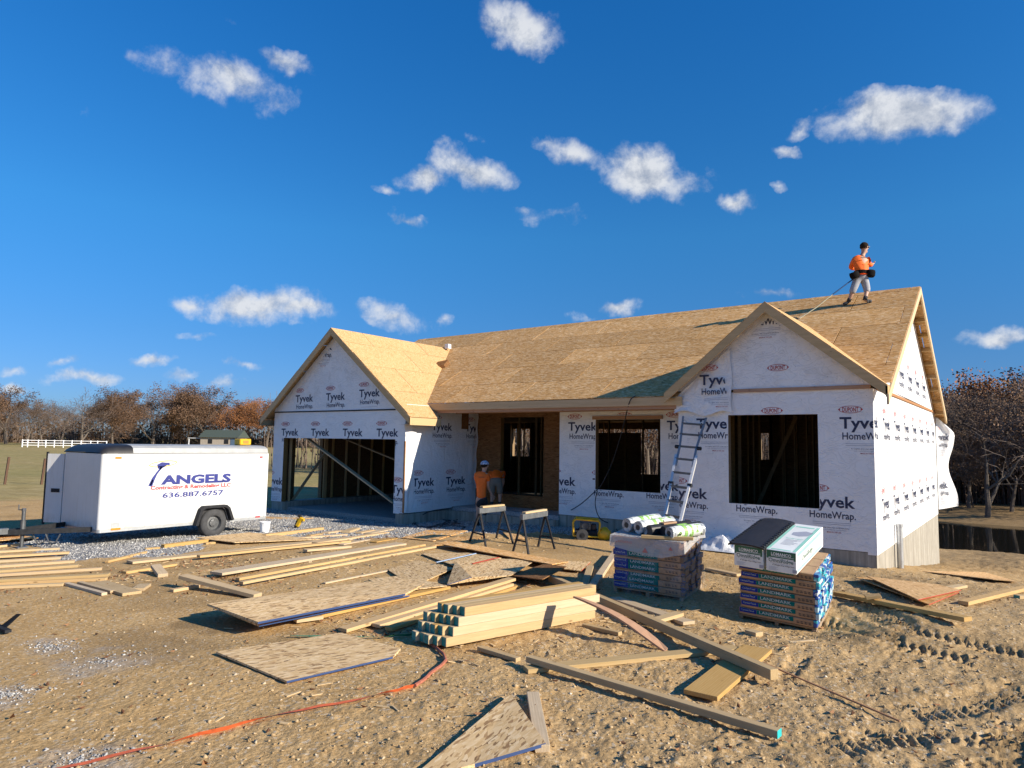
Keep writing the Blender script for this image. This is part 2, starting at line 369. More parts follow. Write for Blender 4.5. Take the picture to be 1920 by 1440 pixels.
def wrap_mat():
    m, nt, b = nodes('house_wrap'); g = G(nt); c = g.co()
    n = g.noise(c, 1.1, 5, .6); f = g.noise(g.map(c, (1, 1, .45)), 5, 5, .55, .8)
    col = g.ramp(n, ((.3, (.79, .795, .80)), (.7, (.86, .865, .87))))
    sp = g.vor(g.map(c, (1, 1, 1)), 5.5)
    col = g.mix(g.ramp(sp, ((.035, .55), (.06, 0.0))), col, (.30, .27, .25))
    zz = g.N.new('ShaderNodeSeparateXYZ'); g.L.new(c, zz.inputs[0]); up_ = g.ramp(g.math('MULTIPLY', zz.outputs[2], .2), ((.62, .3), (.66, 1.0)))
    smear = g.math('MULTIPLY', up_, g.ramp(g.noise(c, 1.9, 7, .72, .5), ((.52, 0.0), (.78, .48))))
    col = g.mix(smear, col, (.47, .43, .38))
    nt.links.new(col, b.inputs['Base Color']); b.inputs['Roughness'].default_value = .5; b.inputs['Specular IOR Level'].default_value = .3
    crease = g.ramp(g.noise(g.map(c, (.8, .8, 1.6), (0, 0, .3)), 3.2, 3, .5, 1.6), ((.46, 0.0), (.5, 1.0), (.54, 0.0)))
    h = g.math('ADD', g.math('MULTIPLY', f, 1.0), g.math('MULTIPLY', crease, .22))
    nt.links.new(g.bump(h, .75, .035), b.inputs['Normal']); return m
WRAP = wrap_mat()
def concrete_mat():
    m, nt, b = nodes('formed_concrete'); g = G(nt); c = g.co()
    n = g.noise(c, 3, 8, .65); v = g.noise(g.map(c, (5, 5, .35)), 2.2, 5, .6)
    col = g.ramp(n, ((.3, (.30, .275, .225)), (.7, (.43, .40, .335))))
    col = g.mix(g.ramp(v, ((.42, .0), (.72, .75))), col, (.17, .15, .12))
    brd = g.ramp(g.wave(g.map(c, (1, 1, 0)), 1.35, .6, 1, 1.0, 'DIAGONAL'), ((.0, .65), (.06, 0.0)))
    col = g.mix(brd, col, (.2, .18, .14))
    mud = g.N.new('ShaderNodeSeparateXYZ'); g.L.new(c, mud.inputs[0])
    nt.links.new(col, b.inputs['Base Color']); b.inputs['Roughness'].default_value = .85
    nt.links.new(g.bump(g.math('ADD', v, g.math('MULTIPLY', brd, -.6)), .4, .02), b.inputs['Normal']); return m
CONC = concrete_mat()
NAVY = plain('navy_print', (.022, .030, .075), .55, var=.05); RED = plain('red_print', (.40, .028, .035), .55, var=.05); GREYP = plain('grey_print', (.33, .35, .42), .6, var=.05)
def white_metal():
    m, nt, b = nodes('white_painted_metal'); g = G(nt); c = g.co()
    n = g.noise(c, 1.3, 6, .6); col = g.ramp(n, ((.3, (.58, .595, .60)), (.7, (.66, .67, .67))))
    st = g.ramp(g.noise(g.map(c, (6, 6, .5)), 2.5, 5, .65), ((.52, 0.0), (.8, .4))); col = g.mix(st, col, (.44, .41, .36))
    zz = g.N.new('ShaderNodeSeparateXYZ'); g.L.new(c, zz.inputs[0]); mud = g.math('MULTIPLY', g.ramp(zz.outputs[2], ((0.0, 1.0), (.32, 0.0))), g.ramp(g.noise(g.map(c, (3, 3, 2)), 3, 7, .7), ((.38, 0.0), (.62, .7)))); col = g.mix(mud, col, (.33, .25, .16))
    nt.links.new(col, b.inputs['Base Color']); b.inputs['Roughness'].default_value = .38; b.inputs['Specular IOR Level'].default_value = .45
    nt.links.new(g.bump(g.noise(c, 2.2, 3, .5), .08, .03), b.inputs['Normal']); return m
WMET = white_metal()
GMET = plain('galvanised_metal', (.50, .52, .53), .42, .75, .12, 9); ALU = plain('aluminium', (.70, .70, .69), .4, .35, .08, 12)
BLK = plain('black_plastic', (.016, .016, .018), .5, var=.3); BLKM = plain('black_painted_steel', (.022, .023, .026), .75, .0, .3, 14, spec=.2)
RUB = plain('rubber', (.045, .046, .049), .8, var=.25, scale=12, bump=.15); STEEL = plain('grey_steel', (.12, .125, .13), .5, .6, .25, 10)
YEL = plain('yellow_plastic', (.62, .37, .01), .45, var=.1); ORG = plain('orange_cord', (.62, .13, .04), .6, var=.2, scale=20); CORD = plain('black_cord', (.02, .02, .022), .6)
GRN = plain('green_strap', (.04, .24, .12), .5, var=.25, scale=14); WHP = plain('white_plastic', (.75, .76, .77), .45)
CARD = plain('kraft_wrapper', (.37, .22, .12), .6, var=.16, scale=9, bump=.1, objvar=.12); LBLU = plain('blue_label', (.010, .032, .24), .7, var=.15, spec=.1); LTEA = plain('teal_label', (.0, .135, .125), .7, var=.15, spec=.1)
LWHT = plain('label_lettering', (.42, .50, .52), .5); LDRK = plain('dark_ink', (.06, .045, .04), .6)
BOXW = plain('white_carton', (.74, .76, .74), .5, var=.06, scale=4); BOXG = plain('green_print', (.02, .13, .075), .5); BOXM = plain('mint_print', (.30, .62, .50), .5)
PALW = wood('pallet_wood', (.27, .19, .11), (.36, .26, .16), dirt=.4)
def film_mat():
    m, nt, b = nodes('clear_film'); g = G(nt); c = g.co()
    h = g.noise(g.map(c, (1, 1, .6), (.3, .2, .5)), 5, 6, .6, 1.4)
    b.inputs['Base Color'].default_value = (.9, .92, .95, 1); b.inputs['Roughness'].default_value = .2
    nt.links.new(g.ramp(h, ((.48, .015), (.70, .15))), b.inputs['Alpha']); nt.links.new(g.bump(h, .8, .05), b.inputs['Normal']); return m
FILM = film_mat()
def bundle_end():
    m, nt, b = nodes('bundle_end_wrapper'); g = G(nt); c = g.shift(g.co(), 1)
    v = g.vor(g.map(c, (9, 9, 16)), 1.5, 'F1', 'Color'); q = g.N.new('ShaderNodeSeparateColor'); g.L.new(v, q.inputs[0])
    col = g.ramp(q.outputs[0], ((0, (.02, .07, .30)), (.3, (.03, .22, .42)), (.5, (.05, .42, .48)), (.68, (.45, .62, .66)), (.85, (.62, .66, .64)), (1, (.30, .22, .14))), 'CONSTANT')
    nt.links.new(col, b.inputs['Base Color']); b.inputs['Roughness'].default_value = .35; nt.links.new(g.bump(q.outputs[1], .5, .01), b.inputs['Normal']); return m
BEND = bundle_end()
BARK = plain('bark', (.125, .10, .078), .9, var=.35, scale=9, bump=.4); TWIG = plain('twigs', (.13, .095, .075), .9, var=.3, scale=3)
def leaf_mat(name, cols):
    m, nt, b = nodes(name); g = G(nt); c = g.shift(g.co(), 1)
    n = g.noise(c, .9, 4, .7); f = g.N.new('ShaderNodeNewGeometry').outputs['Random Per Island']
    col = g.ramp(g.math('ADD', g.math('MULTIPLY', n, .5), g.math('MULTIPLY', f, .5)), ((.2, cols[0]), (.5, cols[1]), (.8, cols[2])))
    col = g.hsv(col, .5, 1, g.math('ADD', g.math('MULTIPLY', g.rnd(), .4), .8))
    nt.links.new(col, b.inputs['Base Color']); b.inputs['Roughness'].default_value = .75; b.inputs['Specular IOR Level'].default_value = .2; return m
LEAF = leaf_mat('oak_leaves', ((.075, .045, .03), (.145, .085, .05), (.22, .14, .09)))
LEAFO = leaf_mat('orange_leaves', ((.14, .055, .022), (.23, .095, .036), (.31, .15, .06)))
LEAFB = leaf_mat('dull_leaves', ((.085, .058, .040), (.14, .092, .058), (.20, .14, .09)))
SKIN = plain('skin', (.46, .27, .19), .55, var=.06); SHIRT = plain('orange_shirt', (.92, .155, .008), .7, var=.1, scale=14, bump=.2); HAIR = plain('dark_hair', (.028, .017, .011), .95, var=.3, scale=30, spec=.1)
SHORTS = plain('grey_shorts', (.33, .34, .37), .8, var=.14, scale=12); SHORTK = plain('khaki_shorts', (.20, .17, .13), .8, var=.1); SHORTB = plain('black_shorts', (.014, .014, .017), .8)
SHOE = plain('dark_shoe', (.03, .032, .036), .7); LEATH = plain('black_pouch', (.009, .008, .008), .9, var=.3, scale=10, spec=.1); CAPM = plain('patterned_cap', (.38, .42, .52), .7, var=.9, scale=26); SOCK = plain('dark_sock', (.025, .025, .028), .9)

# ------------------------------------------------------------------ ground sheet
ROAD = None
def px_poly(pts): return [ground_at(*p) for p in pts]
GRAVEL_POLY = px_poly([(20, 1012), (120, 1050), (235, 1050), (335, 1044), (410, 1013), (640, 1012), (760, 1012), (850, 1003), (1000, 999), (1150, 990), (1130, 968), (1000, 955), (900, 945), (770, 955), (640, 955), (540, 950), (300, 965), (90, 985)])
PATCH = [(ground_at(195, 1240), .5, .42), (ground_at(95, 1207), .28, .2), (ground_at(150, 1425), .34, .3), (ground_at(20, 1300), .25, .2)]
def in_poly(x, y, poly):
    r = np.zeros(x.shape, bool); n = len(poly)
    for i in range(n):
        a = poly[i]; b = poly[(i + 1) % n]
        c = ((a.y > y) != (b.y > y)) & (x < (b.x - a.x) * (y - a.y) / ((b.y - a.y) or 1e-9) + a.x)
        r ^= c
    return r
TRACKS = []
def add_track(pts, w=.30, depth=.045, pitch=.085, a=1.0): TRACKS.append(([ground_at(*p) for p in pts], w, depth, pitch, a))
add_track([(1925, 1325), (1884, 1368), (1862, 1440), (1855, 1500)], .28, .085, .10)
add_track([(1560, 1400), (1650, 1378), (1760, 1372), (1830, 1380)], .3, .035, .09)
add_track([(1545, 1175), (1600, 1185), (1690, 1215), (1820, 1240)], .34, .05, .09)
add_track([(1470, 1270), (1490, 1250), (1500, 1235)], .16, .03, .06)
add_track([(1700, 1330), (1800, 1320), (1925, 1290)], .32, .035, .09)
add_track([(1620, 1140), (1720, 1190), (1860, 1215), (1930, 1230)], .34, .045, .09)
def relief(x, y):
    near = sst(55, 22, np.hypot(x - CAM.x, y - CAM.y))
    rough = .20 + .80 * sst(-4.5, .2, x + .25 * fbm(x * .5, y * .5, 3, 31) * 6) + 1.3 * sst(1, 7, y) * sst(-1, 1, x)
    z = .07 * fbm(x * .35, y * .35, 3, 3)
    cl = fbm(x * 2.1, y * 2.1, 3, 9, .55)
    z = z + rough * near * (.026 * cl + .030 * np.abs(fbm(x * 5.5, y * 5.5, 4, 17, .62)) + .024 * np.maximum(0, fbm(x * 13, y * 13, 3, 23, .6)) + .010 * np.abs(fbm(x * 31, y * 31, 2, 29)))
    return z
def track_relief(x, y):
    z = np.zeros_like(x)
    for pts, w, dep, pitch, a in TRACKS:
        s0 = 0
        for i in range(len(pts) - 1):
            p, q = pts[i], pts[i + 1]; dx, dy = q.x - p.x, q.y - p.y; ln = math.hypot(dx, dy); dx /= ln; dy /= ln
            u = (x - p.x) * dx + (y - p.y) * dy; v = -(x - p.x) * dy + (y - p.y) * dx
            m = (u > -.02) & (u < ln + .02) & (np.abs(v) < w * 1.4)
            if m.any():
                uu, vv = u[m], v[m]; edge = sst(w * .62, w * .42, np.abs(vv)); lip = np.exp(-((np.abs(vv) - w * .72) / (.22 * w)) ** 2)
                ph = (uu + s0 + np.abs(vv) * .35) / pitch; st = np.clip(np.sin(ph * 2 * np.pi) * 1.6, -1, 1)
                fade = .55 + .9 * np.clip(vnoise(uu * 2.2, vv * 3, 5) + .3, 0, 1)
                z[m] = np.where(edge > .02, edge * dep * (.55 * st - .55) * fade, 0) + lip * dep * .35 * fade
            s0 += ln
    return z
def build_ground():
    a0, a1 = math.radians(82), math.radians(171)
    ang = np.concatenate([np.linspace(a0, a1, 620), np.linspace(a1, a0 + 2 * math.pi, 70)[1:-1]])
    rad = [.25, .9, 1.8, 2.6, 3.2]
    while rad[-1] < 60: rad.append(rad[-1] * 1.0062)
    while rad[-1] < 1400: rad.append(rad[-1] * 1.035)
    rad = np.array(rad); na, nr = len(ang), len(rad)
    R_, A_ = np.meshgrid(rad, ang, indexing='ij')
    x = (CAM.x + R_ * np.cos(A_)).ravel(); y = (CAM.y + R_ * np.sin(A_)).ravel()
    z = gz(x, y)
    house = ((x > -17.3) & (x < -.2) & (y > 1.0) & (y < 10.7)) | ((x > -17.3) & (x < -11.7) & (y > -.9) & (y < 10.7)) | ((x > -3.8) & (x < -.2) & (y > .2) & (y < 10.7))
    z = z + relief(x, y) + track_relief(x, y)
    z = np.where(house, np.minimum(z, -.2), z)
    jit = fbm(x * 1.3, y * 1.3, 4, 41)
    grav = np.zeros_like(x); near = np.hypot(x - CAM.x, y - CAM.y) < 40
    grav[near] = in_poly(x[near] + .5 * jit[near], y[near] + .6 * fbm(x[near] * 2, y[near] * 2, 3, 47), GRAVEL_POLY)
    for p, a, b in PATCH: grav = np.maximum(grav, .4 * sst(1.3, .4, np.hypot((x - p.x) / a, (y - p.y) / b) + 1.1 * fbm(x * 4, y * 4, 3, 51)))
    grass = sst(-24.0, -29.0, x + 3.0 * jit) * sst(-60, -6, y + 2 * x * 0)
    grass = np.maximum(grass, sst(44, 52, y + jit * 2))
    grass = np.maximum(grass, sst(60, 75, np.hypot(x, y)))
    damp_shade = np.clip(sst(.05, .5, fbm(x * .8, y * .8, 4, 61)) * .6, 0, 1)
    damp_shade = np.maximum(damp_shade, sst(33, 36, y)); damp_shade = np.maximum(damp_shade, (.75 + .5 * fbm(x * 1.5, y * 1.5, 3, 71)) * sst(1, 6, y) * sst(-1, 1, x))  # far bank: leaf litter plus the woods' shade painted in; then dark rough soil
    for p, r in ((ground_at(425, 1168), .62), (ground_at(360, 1166), .3)): damp_shade = np.maximum(damp_shade, sst(1.1, .4, np.hypot((x - p.x) / r, (y - p.y) / (r * .8)) + .8 * fbm(x * 3, y * 3, 3, 3)))
    idx = np.arange(na * nr).reshape(nr, na)
    i0 = idx[:-1, :]; i1 = idx[1:, :]
    q = np.stack([i0, i1, np.roll(i1, -1, 1), np.roll(i0, -1, 1)], -1).reshape(-1, 4)
    q = q[:, ::-1]
    me = bpy.data.meshes.new('ground'); nv = na * nr; nf = len(q)
    me.vertices.add(nv); me.vertices.foreach_set('co', np.stack([x, y, z], -1).astype(np.float32).ravel())
    me.loops.add(nf * 4); me.loops.foreach_set('vertex_index', q.astype(np.int32).ravel())
    me.polygons.add(nf); me.polygons.foreach_set('loop_start', np.arange(0, nf * 4, 4, dtype=np.int32)); me.polygons.foreach_set('loop_total', np.full(nf, 4, np.int32))
    me.polygons.foreach_set('use_smooth', np.ones(nf, bool))
    for nm, arr in (('gravel', grav), ('grass', grass), ('damp_shade', damp_shade)):
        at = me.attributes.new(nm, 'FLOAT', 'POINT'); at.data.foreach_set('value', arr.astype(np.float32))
    me.update(); me.validate()
    n = np.empty(nf * 3, np.float32); me.polygons.foreach_get('normal', n)
    if n.reshape(-1, 3)[:, 2].mean() < 0: me.flip_normals()
    m, nt, b = nodes('soil'); g = G(nt); c = g.co()
    big = g.noise(c, .22, 5, .6, .5); mid = g.noise(c, 1.7, 7, .62); fine = g.noise(c, 22, 6, .65); grit = g.vor(c, 42, 'F1', 'Color')
    xyz = g.N.new('ShaderNodeSeparateXYZ'); g.L.new(c, xyz.inputs[0])
    side = g.math('ADD', g.math('MULTIPLY', xyz.outputs[0], .12), .55, True)
    side = g.math('ADD', side, g.math('MULTIPLY', g.math('SUBTRACT', big, .5), 1.3), True)
    ochre = g.ramp(mid, ((.28, (.40, .24, .09)), (.55, (.51, .32, .132)), (.78, (.58, .39, .18))))
    grey = g.ramp(mid, ((.28, (.28, .19, .10)), (.55, (.38, .275, .155)), (.78, (.47, .355, .21))))
    col = g.mix(side, ochre, grey)
    col = g.mix(.55, col, g.ramp(fine, ((.3, (.21, .135, .06)), (.5, (.44, .295, .14)), (.72, (.62, .46, .26)))), 'MIX')
    q = g.N.new('ShaderNodeSeparateColor'); g.L.new(grit, q.inputs[0])
    col = g.mix(g.ramp(q.outputs[0], ((.90, 0.0), (.94, .55))), col, (.55, .48, .37))
    col = g.mix(g.math('MULTIPLY', g.attr('damp_shade'), .6), col, (.17, .115, .06))
    gv = g.vor(c, 24, 'F1', 'Color'); q2 = g.N.new('ShaderNodeSeparateColor'); g.L.new(gv, q2.inputs[0])
    gcol = g.ramp(q2.outputs[0], ((0, (.18, .175, .17)), (.5, (.30, .295, .285)), (1, (.44, .43, .41))))
    col = g.mix(g.attr('gravel'), col, gcol)
    gr = g.noise(g.map(c, (1, 1, 1)), 1.2, 8, .7); grc = g.ramp(gr, ((.3, (.24, .185, .08)), (.5, (.33, .26, .12)), (.72, (.42, .33, .17))))
    band = g.noise(c, .05, 5, .6); grc = g.mix(g.ramp(band, ((.4, 0.0), (.65, .45))), grc, (.215, .215, .075))
    col = g.mix(g.attr('grass'), col, grc)
    nt.links.new(col, b.inputs['Base Color']); b.inputs['Roughness'].default_value = 1.0; b.inputs['Specular IOR Level'].default_value = .04
    h = g.math('ADD', g.math('ADD', fine, g.math('MULTIPLY', g.vor(c, 30), -.7)), g.math('MULTIPLY', g.noise(c, 75, 4, .7), .8))
    nt.links.new(g.bump(h, .55, .016), b.inputs['Normal'])
    me.materials.append(m)
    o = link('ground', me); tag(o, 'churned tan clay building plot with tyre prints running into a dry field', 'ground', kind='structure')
build_ground()
def surf(x, y): x = np.array([x], float); y = np.array([y], float); return float(gz(x, y)[0] + relief(x, y)[0] + track_relief(x, y)[0])

def water():
    m, nt, b = nodes('pond_water'); g = G(nt); c = g.co()
    b.inputs['Base Color'].default_value = (.012, .012, .010, 1); b.inputs['Roughness'].default_value = .04; b.inputs['Specular IOR Level'].default_value = .5
    nt.links.new(g.bump(g.noise(g.map(c, (1, 3, 1)), 1.6, 3, .5), .05, .03), b.inputs['Normal'])
    mb = MB(); z = -2.42; mb.quad((-60, 19, z), (70, 19, z), (70, 39, z), (-60, 39, z))
    tag(mb.build('pond', m), 'dark still pond below the bare woods right of the house', 'pond', kind='structure')
water()
# ------------------------------------------------------------------ lettering
_tc = {}
def text_tris(s, bold=0.0, space=1.0):
    "flat lettering as triangles in a unit box: x from 0, cap height 1"
    key = (s, bold, space)
    if key in _tc: return _tc[key]
    cu = bpy.data.curves.new('txt', 'FONT'); cu.body = s; cu.size = 1; cu.offset = bold; cu.resolution_u = 2; cu.space_character = space
    o = bpy.data.objects.new('txt', cu); COL.objects.link(o)
    dg = bpy.context.evaluated_depsgraph_get(); me = bpy.data.meshes.new_from_object(o.evaluated_get(dg))
    me.calc_loop_triangles()
    vs = [v.co.xy.copy() for v in me.vertices]; tr = [tuple(t.vertices) for t in me.loop_triangles]
    x0 = min(v.x for v in vs); x1 = max(v.x for v in vs)
    cu2 = bpy.data.curves.new('H', 'FONT'); cu2.body = 'H'; cu2.size = 1; cu2.offset = bold; o2 = bpy.data.objects.new('H', cu2); COL.objects.link(o2)
    me2 = bpy.data.meshes.new_from_object(o2.evaluated_get(bpy.context.evaluated_depsgraph_get())); h = max(v.co.y for v in me2.vertices)
    for q in (o, o2): bpy.data.objects.remove(q)
    bpy.data.curves.remove(cu); bpy.data.curves.remove(cu2); bpy.data.meshes.remove(me); bpy.data.meshes.remove(me2)
    _tc[key] = ([((v.x - x0), v.y / h) for v in vs], tr, x1 - x0); return _tc[key]
def letters(s, u, v, w, h, mat, bold=0.0, skew=0.0, space=1.0):
    "triangles ((u,v) x3, mat) of a word whose left is u, baseline v, width w, cap height h"
    vs, tr, wd = text_tris(s, bold, space)
    P = [(u + a / wd * w + skew * b * h, v + b * h) for a, b in vs]
    return [([P[i] for i in t], mat) for t in tr]
def rect2(u0, v0, u1, v1, mat): return [([(u0, v0), (u1, v0), (u1, v1), (u0, v1)], mat)]
def ring2(cx, cy, a, b, t, mat, n=20, a0=0, a1=2 * math.pi, tilt=0):
    r = []; ct, st = math.cos(tilt), math.sin(tilt)
    f = lambda k, s: (cx + (a - s) * math.cos(k) * ct - (b - s) * math.sin(k) * st, cy + (a - s) * math.cos(k) * st + (b - s) * math.sin(k) * ct)
    for i in range(n):
        k0 = a0 + (a1 - a0) * i / n; k1 = a0 + (a1 - a0) * (i + 1) / n
        r.append(([f(k0, 0), f(k1, 0), f(k1, t), f(k0, t)], mat))
    return r
def clip2(poly, nx, ny, d):
    "keep nx*x+ny*y <= d"
    out = []
    for i in range(len(poly)):
        a, b = poly[i], poly[(i + 1) % len(poly)]; da = nx * a[0] + ny * a[1] - d; db = nx * b[0] + ny * b[1] - d
        if da <= 0: out.append(a)
        if (da < 0 < db) or (db < 0 < da): t = da / (da - db); out.append((a[0] + (b[0] - a[0]) * t, a[1] + (b[1] - a[1]) * t))
    return out
def clip_polys(polys, holes=(), bounds=None):
    r = []
    for p, m in polys:
        if bounds:
            for n in bounds:
                p = clip2(p, *n)
                if len(p) < 3: break
            if len(p) < 3: continue
        cur = [p]
        for (u0, v0, u1, v1) in holes:
            nxt = []
            for q in cur:
                if max(a[0] for a in q) <= u0 or min(a[0] for a in q) >= u1 or max(a[1] for a in q) <= v0 or min(a[1] for a in q) >= v1: nxt.append(q); continue
                nxt.append(clip2(q, 1, 0, u0)); nxt.append(clip2(q, -1, 0, -u1))
                mid = clip2(clip2(q, -1, 0, -u0), 1, 0, u1)
                if len(mid) >= 3: nxt.append(clip2(mid, 0, 1, v0)); nxt.append(clip2(mid, 0, -1, -v1))
            cur = [q for q in nxt if len(q) >= 3]
        r += [(q, m) for q in cur]
    return r
class Frame:
    "a flat face: origin, right, up; places 2-D shapes just proud of it"
    def __init__(s, o, u, v): s.o = Vector(o); s.u = Vector(u); s.v = Vector(v); s.n = s.u.cross(s.v).normalized()
    def p(s, a, b, c=0.0): return s.o + s.u * a + s.v * b + s.n * c
def print_on(name, polys, fr, mats, parent, proud=.004, holes=(), bounds=None, warp=None):
    polys = clip_polys(polys, holes, bounds)
    if not polys: return None
    mb = MB()
    for p, m in polys: mb.add([fr.p(a, b, proud + (warp(a, b) if warp else 0)) for a, b in p], [tuple(range(len(p)))], m)
    me = bpy.data.meshes.new(name); me.from_pydata(mb.v, [], mb.f)
    for m in mats: me.materials.append(m)
    me.polygons.foreach_set('material_index', mb.m)
    return link(name, me, parent)
def wrap_mark(u, v, s=1.0, badge=True, fine=True, tilt=0.0, wx=1.0):
    "one repeat of the printing: u left edge, v baseline of the big word"
    P = []
    P += letters('Tyvek', 0, 0, .88, .22, 0, .022)
    P += letters('.', .89, 0, .018, .02, 0)
    P += letters('HomeWrap.', .045, -.215, .84, .135, 0, .014)
    if badge:
        P += letters('DUPONT', .055, .325, .29, .085, 1, .02)
        P += ring2(.20, .367, .215, .072, .010, 1, 20, .45, math.pi - .45) + ring2(.20, .367, .215, .072, .010, 1, 20, math.pi + .45, 2 * math.pi - .45)
        for sg in (-1, 1): P += [([(.20 + sg * .185, .335), (.20 + sg * .225, .367), (.20 + sg * .185, .399)], 1)]
    if fine:
        P += rect2(.10, -.300, .80, -.293, 2) + rect2(.10, -.335, .80, -.328, 2)
        P += letters('for a tighter, drier, more comfortable home', .2, -.405, .56, .022, 0) + letters('see installation guidelines', .25, -.445, .46, .020, 2)
        P += letters('MADE IN THE USA', .36, -.495, .26, .026, 1, .004)
    c, sn = math.cos(tilt), math.sin(tilt)
    return [([(u + (a * c * wx - b * sn) * s, v + (a * sn * wx + b * c) * s) for a, b in p], m) for p, m in P]
PM = [NAVY, RED, GREYP]

# ------------------------------------------------------------------ house
house = empty('unfinished_house', (0, 0, 0), 'single-storey house under construction in white house wrap with bare strand board roof', 'house')
def wall(name, fr, u0, u1, v0, v1, holes, th, mats=(0, 1, 2), mlist=None, label=None, jag=0.0):
    us = sorted({u0, u1} | {h[0] for h in holes} | {h[2] for h in holes}); vs = sorted({v0, v1} | {h[1] for h in holes} | {h[3] for h in holes})
    us = [u for u in us if u0 <= u <= u1]; vs = [v for v in vs if v0 <= v <= v1]
    mb = MB()
    def solid(i, j):
        if i < 0 or j < 0 or i >= len(us) - 1 or j >= len(vs) - 1: return False
        cu, cv = (us[i] + us[i + 1]) / 2, (vs[j] + vs[j + 1]) / 2
        return not any(h[0] < cu < h[2] and h[1] < cv < h[3] for h in holes)
    for i in range(len(us) - 1):
        for j in range(len(vs) - 1):
            if not solid(i, j): continue
            a, b, c, d = us[i], us[i + 1], vs[j], vs[j + 1]
            mb.quad(fr.p(a, c), fr.p(b, c), fr.p(b, d), fr.p(a, d), mats[0])
            mb.quad(fr.p(b, c, -th), fr.p(a, c, -th), fr.p(a, d, -th), fr.p(b, d, -th), mats[1])
            if not solid(i - 1, j): mb.quad(fr.p(a, c, -th), fr.p(a, c), fr.p(a, d), fr.p(a, d, -th), mats[2] if i else mats[0])
            if not solid(i + 1, j): mb.quad(fr.p(b, c), fr.p(b, c, -th), fr.p(b, d, -th), fr.p(b, d), mats[2] if i < len(us) - 2 else mats[0])
            if not solid(i, j - 1): mb.quad(fr.p(a, c, -th), fr.p(b, c, -th), fr.p(b, c), fr.p(a, c), mats[2])
            if not solid(i, j + 1): mb.quad(fr.p(a, d), fr.p(b, d), fr.p(b, d, -th), fr.p(a, d, -th), mats[2])
    me = bpy.data.meshes.new(name); me.from_pydata(mb.v, [], mb.f)
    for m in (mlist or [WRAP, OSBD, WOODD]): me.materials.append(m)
    me.polygons.foreach_set('material_index', mb.m)
    o = link(name, me, house)
    if label: o['label'] = label
    return o
TOP = 3.10; PITCH = .5478
ZM = lambda y: 2.961 + PITCH * (y + .315)           # main roof surface, front slope
RIDGE_Y, RIDGE_Z = 5.40, 2.961 + PITCH * 5.715
ZB = lambda y: RIDGE_Z - PITCH * (y - RIDGE_Y)       # back slope
XL, XR = -17.40, .315
# frames: front faces look to -y; right faces look to +x
F_WING = Frame((0, 0, 0), (1, 0, 0), (0, 0, 1)); F_MID = Frame((0, .9, 0), (1, 0, 0), (0, 0, 1)); F_GAR = Frame((0, -1.1, 0), (1, 0, 0), (0, 0, 1)); F_PORCH = Frame((0, 2.0, 0), (1, 0, 0), (0, 0, 1))
F_SIDE = Frame((0, 0, 0), (0, 1, 0), (0, 0, 1)); F_GSIDE = Frame((-11.45, 0, 0), (0, 1, 0), (0, 0, 1))
W_WING = (-2.81, .745, -1.00, 2.615); W_MID = (-6.58, .80, -4.79, 2.58); W_PORCH = (-10.50, .42, -8.93, 2.72); W_GAR = (-16.95, -.30, -11.83, 2.0)
wing = wall('wing_wall', F_WING, -3.94, -.158, -.01, TOP, [W_WING], .16)
mid = wall('front_wall', F_MID, -7.68, -3.95, .09, TOP, [W_MID], .16)
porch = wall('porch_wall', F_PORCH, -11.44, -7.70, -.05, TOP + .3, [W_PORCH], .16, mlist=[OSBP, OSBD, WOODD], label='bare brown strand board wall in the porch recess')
gar = wall('garage_wall', F_GAR, -17.50, -11.608, -.04, 2.98, [W_GAR], .16)
gside = wall('garage_side_wall', Frame((-11.45, 0, 0), (0, 1, 0), (0, 0, 1)), -1.099, 1.999, -.02, 2.98, [], .16)
side = wall('side_wall', F_SIDE, .001, 10.95, -.06, TOP, [], .16)
ret = wall('return_wall', Frame((-7.68, 0, 0), (0, -1, 0), (0, 0, 1)), -1.999, -1.07, .0, TOP, [], .16)
wret = wall('return_wall', Frame((-3.94, 0, 0), (0, -1, 0), (0, 0, 1)), -.899, -.001, .0, TOP, [], .16)
F_BACK = Frame((0, 10.95, 0), (-1, 0, 0), (0, 0, 1))
back = wall('back_wall', F_BACK, .16, 17.5, -.3, TOP - .1, [(5.12, 1.5, 5.42, 2.45), (9.40, .8, 12.32, 2.59), (15.60, 1.37, 16.56, 2.6)], .16)
left = wall('left_wall', Frame((-17.5, 0, 0), (0, -1, 0), (0, 0, 1)), -10.95, .94, -.1, 2.8, [(-.75, -.1, .35, 2.35)], .16)
# gables
def gable(name, poly, n, th, mlist=None, label=None):
    mb = MB(); mb.prism([Vector(p) for p in poly], Vector(n) * -th, mats=(0, 1, 1)); o = mb.build(name, mlist or [WRAP, OSBD], house)
    if label: o['label'] = label
    return o
WX, WSL, WZ = -1.92, .82, 4.95                           # wing gable roof: ridge x, slope, ridge z
ZW = lambda x: WZ - WSL * abs(x - WX)
GX, GSL, GZ = -14.45, .79, 5.34                          # garage roof
ZG = lambda x: GZ - GSL * abs(x - GX)
wg = gable('wing_gable', [(-3.94, -.012, TOP + .06), (0, -.012, TOP + .06), (0, -.012, ZW(0) - .06), (WX, -.012, WZ - .1), (-3.94, -.012, ZW(-3.94) - .06)], (0, -1, 0), .12)
gg = gable('garage_gable', [(-17.5, -1.112, 2.84), (-11.45, -1.112, 2.84), (-11.45, -1.112, ZG(-11.45) - .06), (GX, -1.112, GZ - .1), (-17.5, -1.112, ZG(-17.5) - .06)], (0, -1, 0), .12)
sg = gable('side_gable', [(.012, .02, TOP + .06), (.012, 10.93, TOP + .06), (.012, 10.75, ZB(10.75) - .06), (.012, RIDGE_Y, RIDGE_Z - .12), (.012, .25, ZM(.25) - .06)], (1, 0, 0), .12)
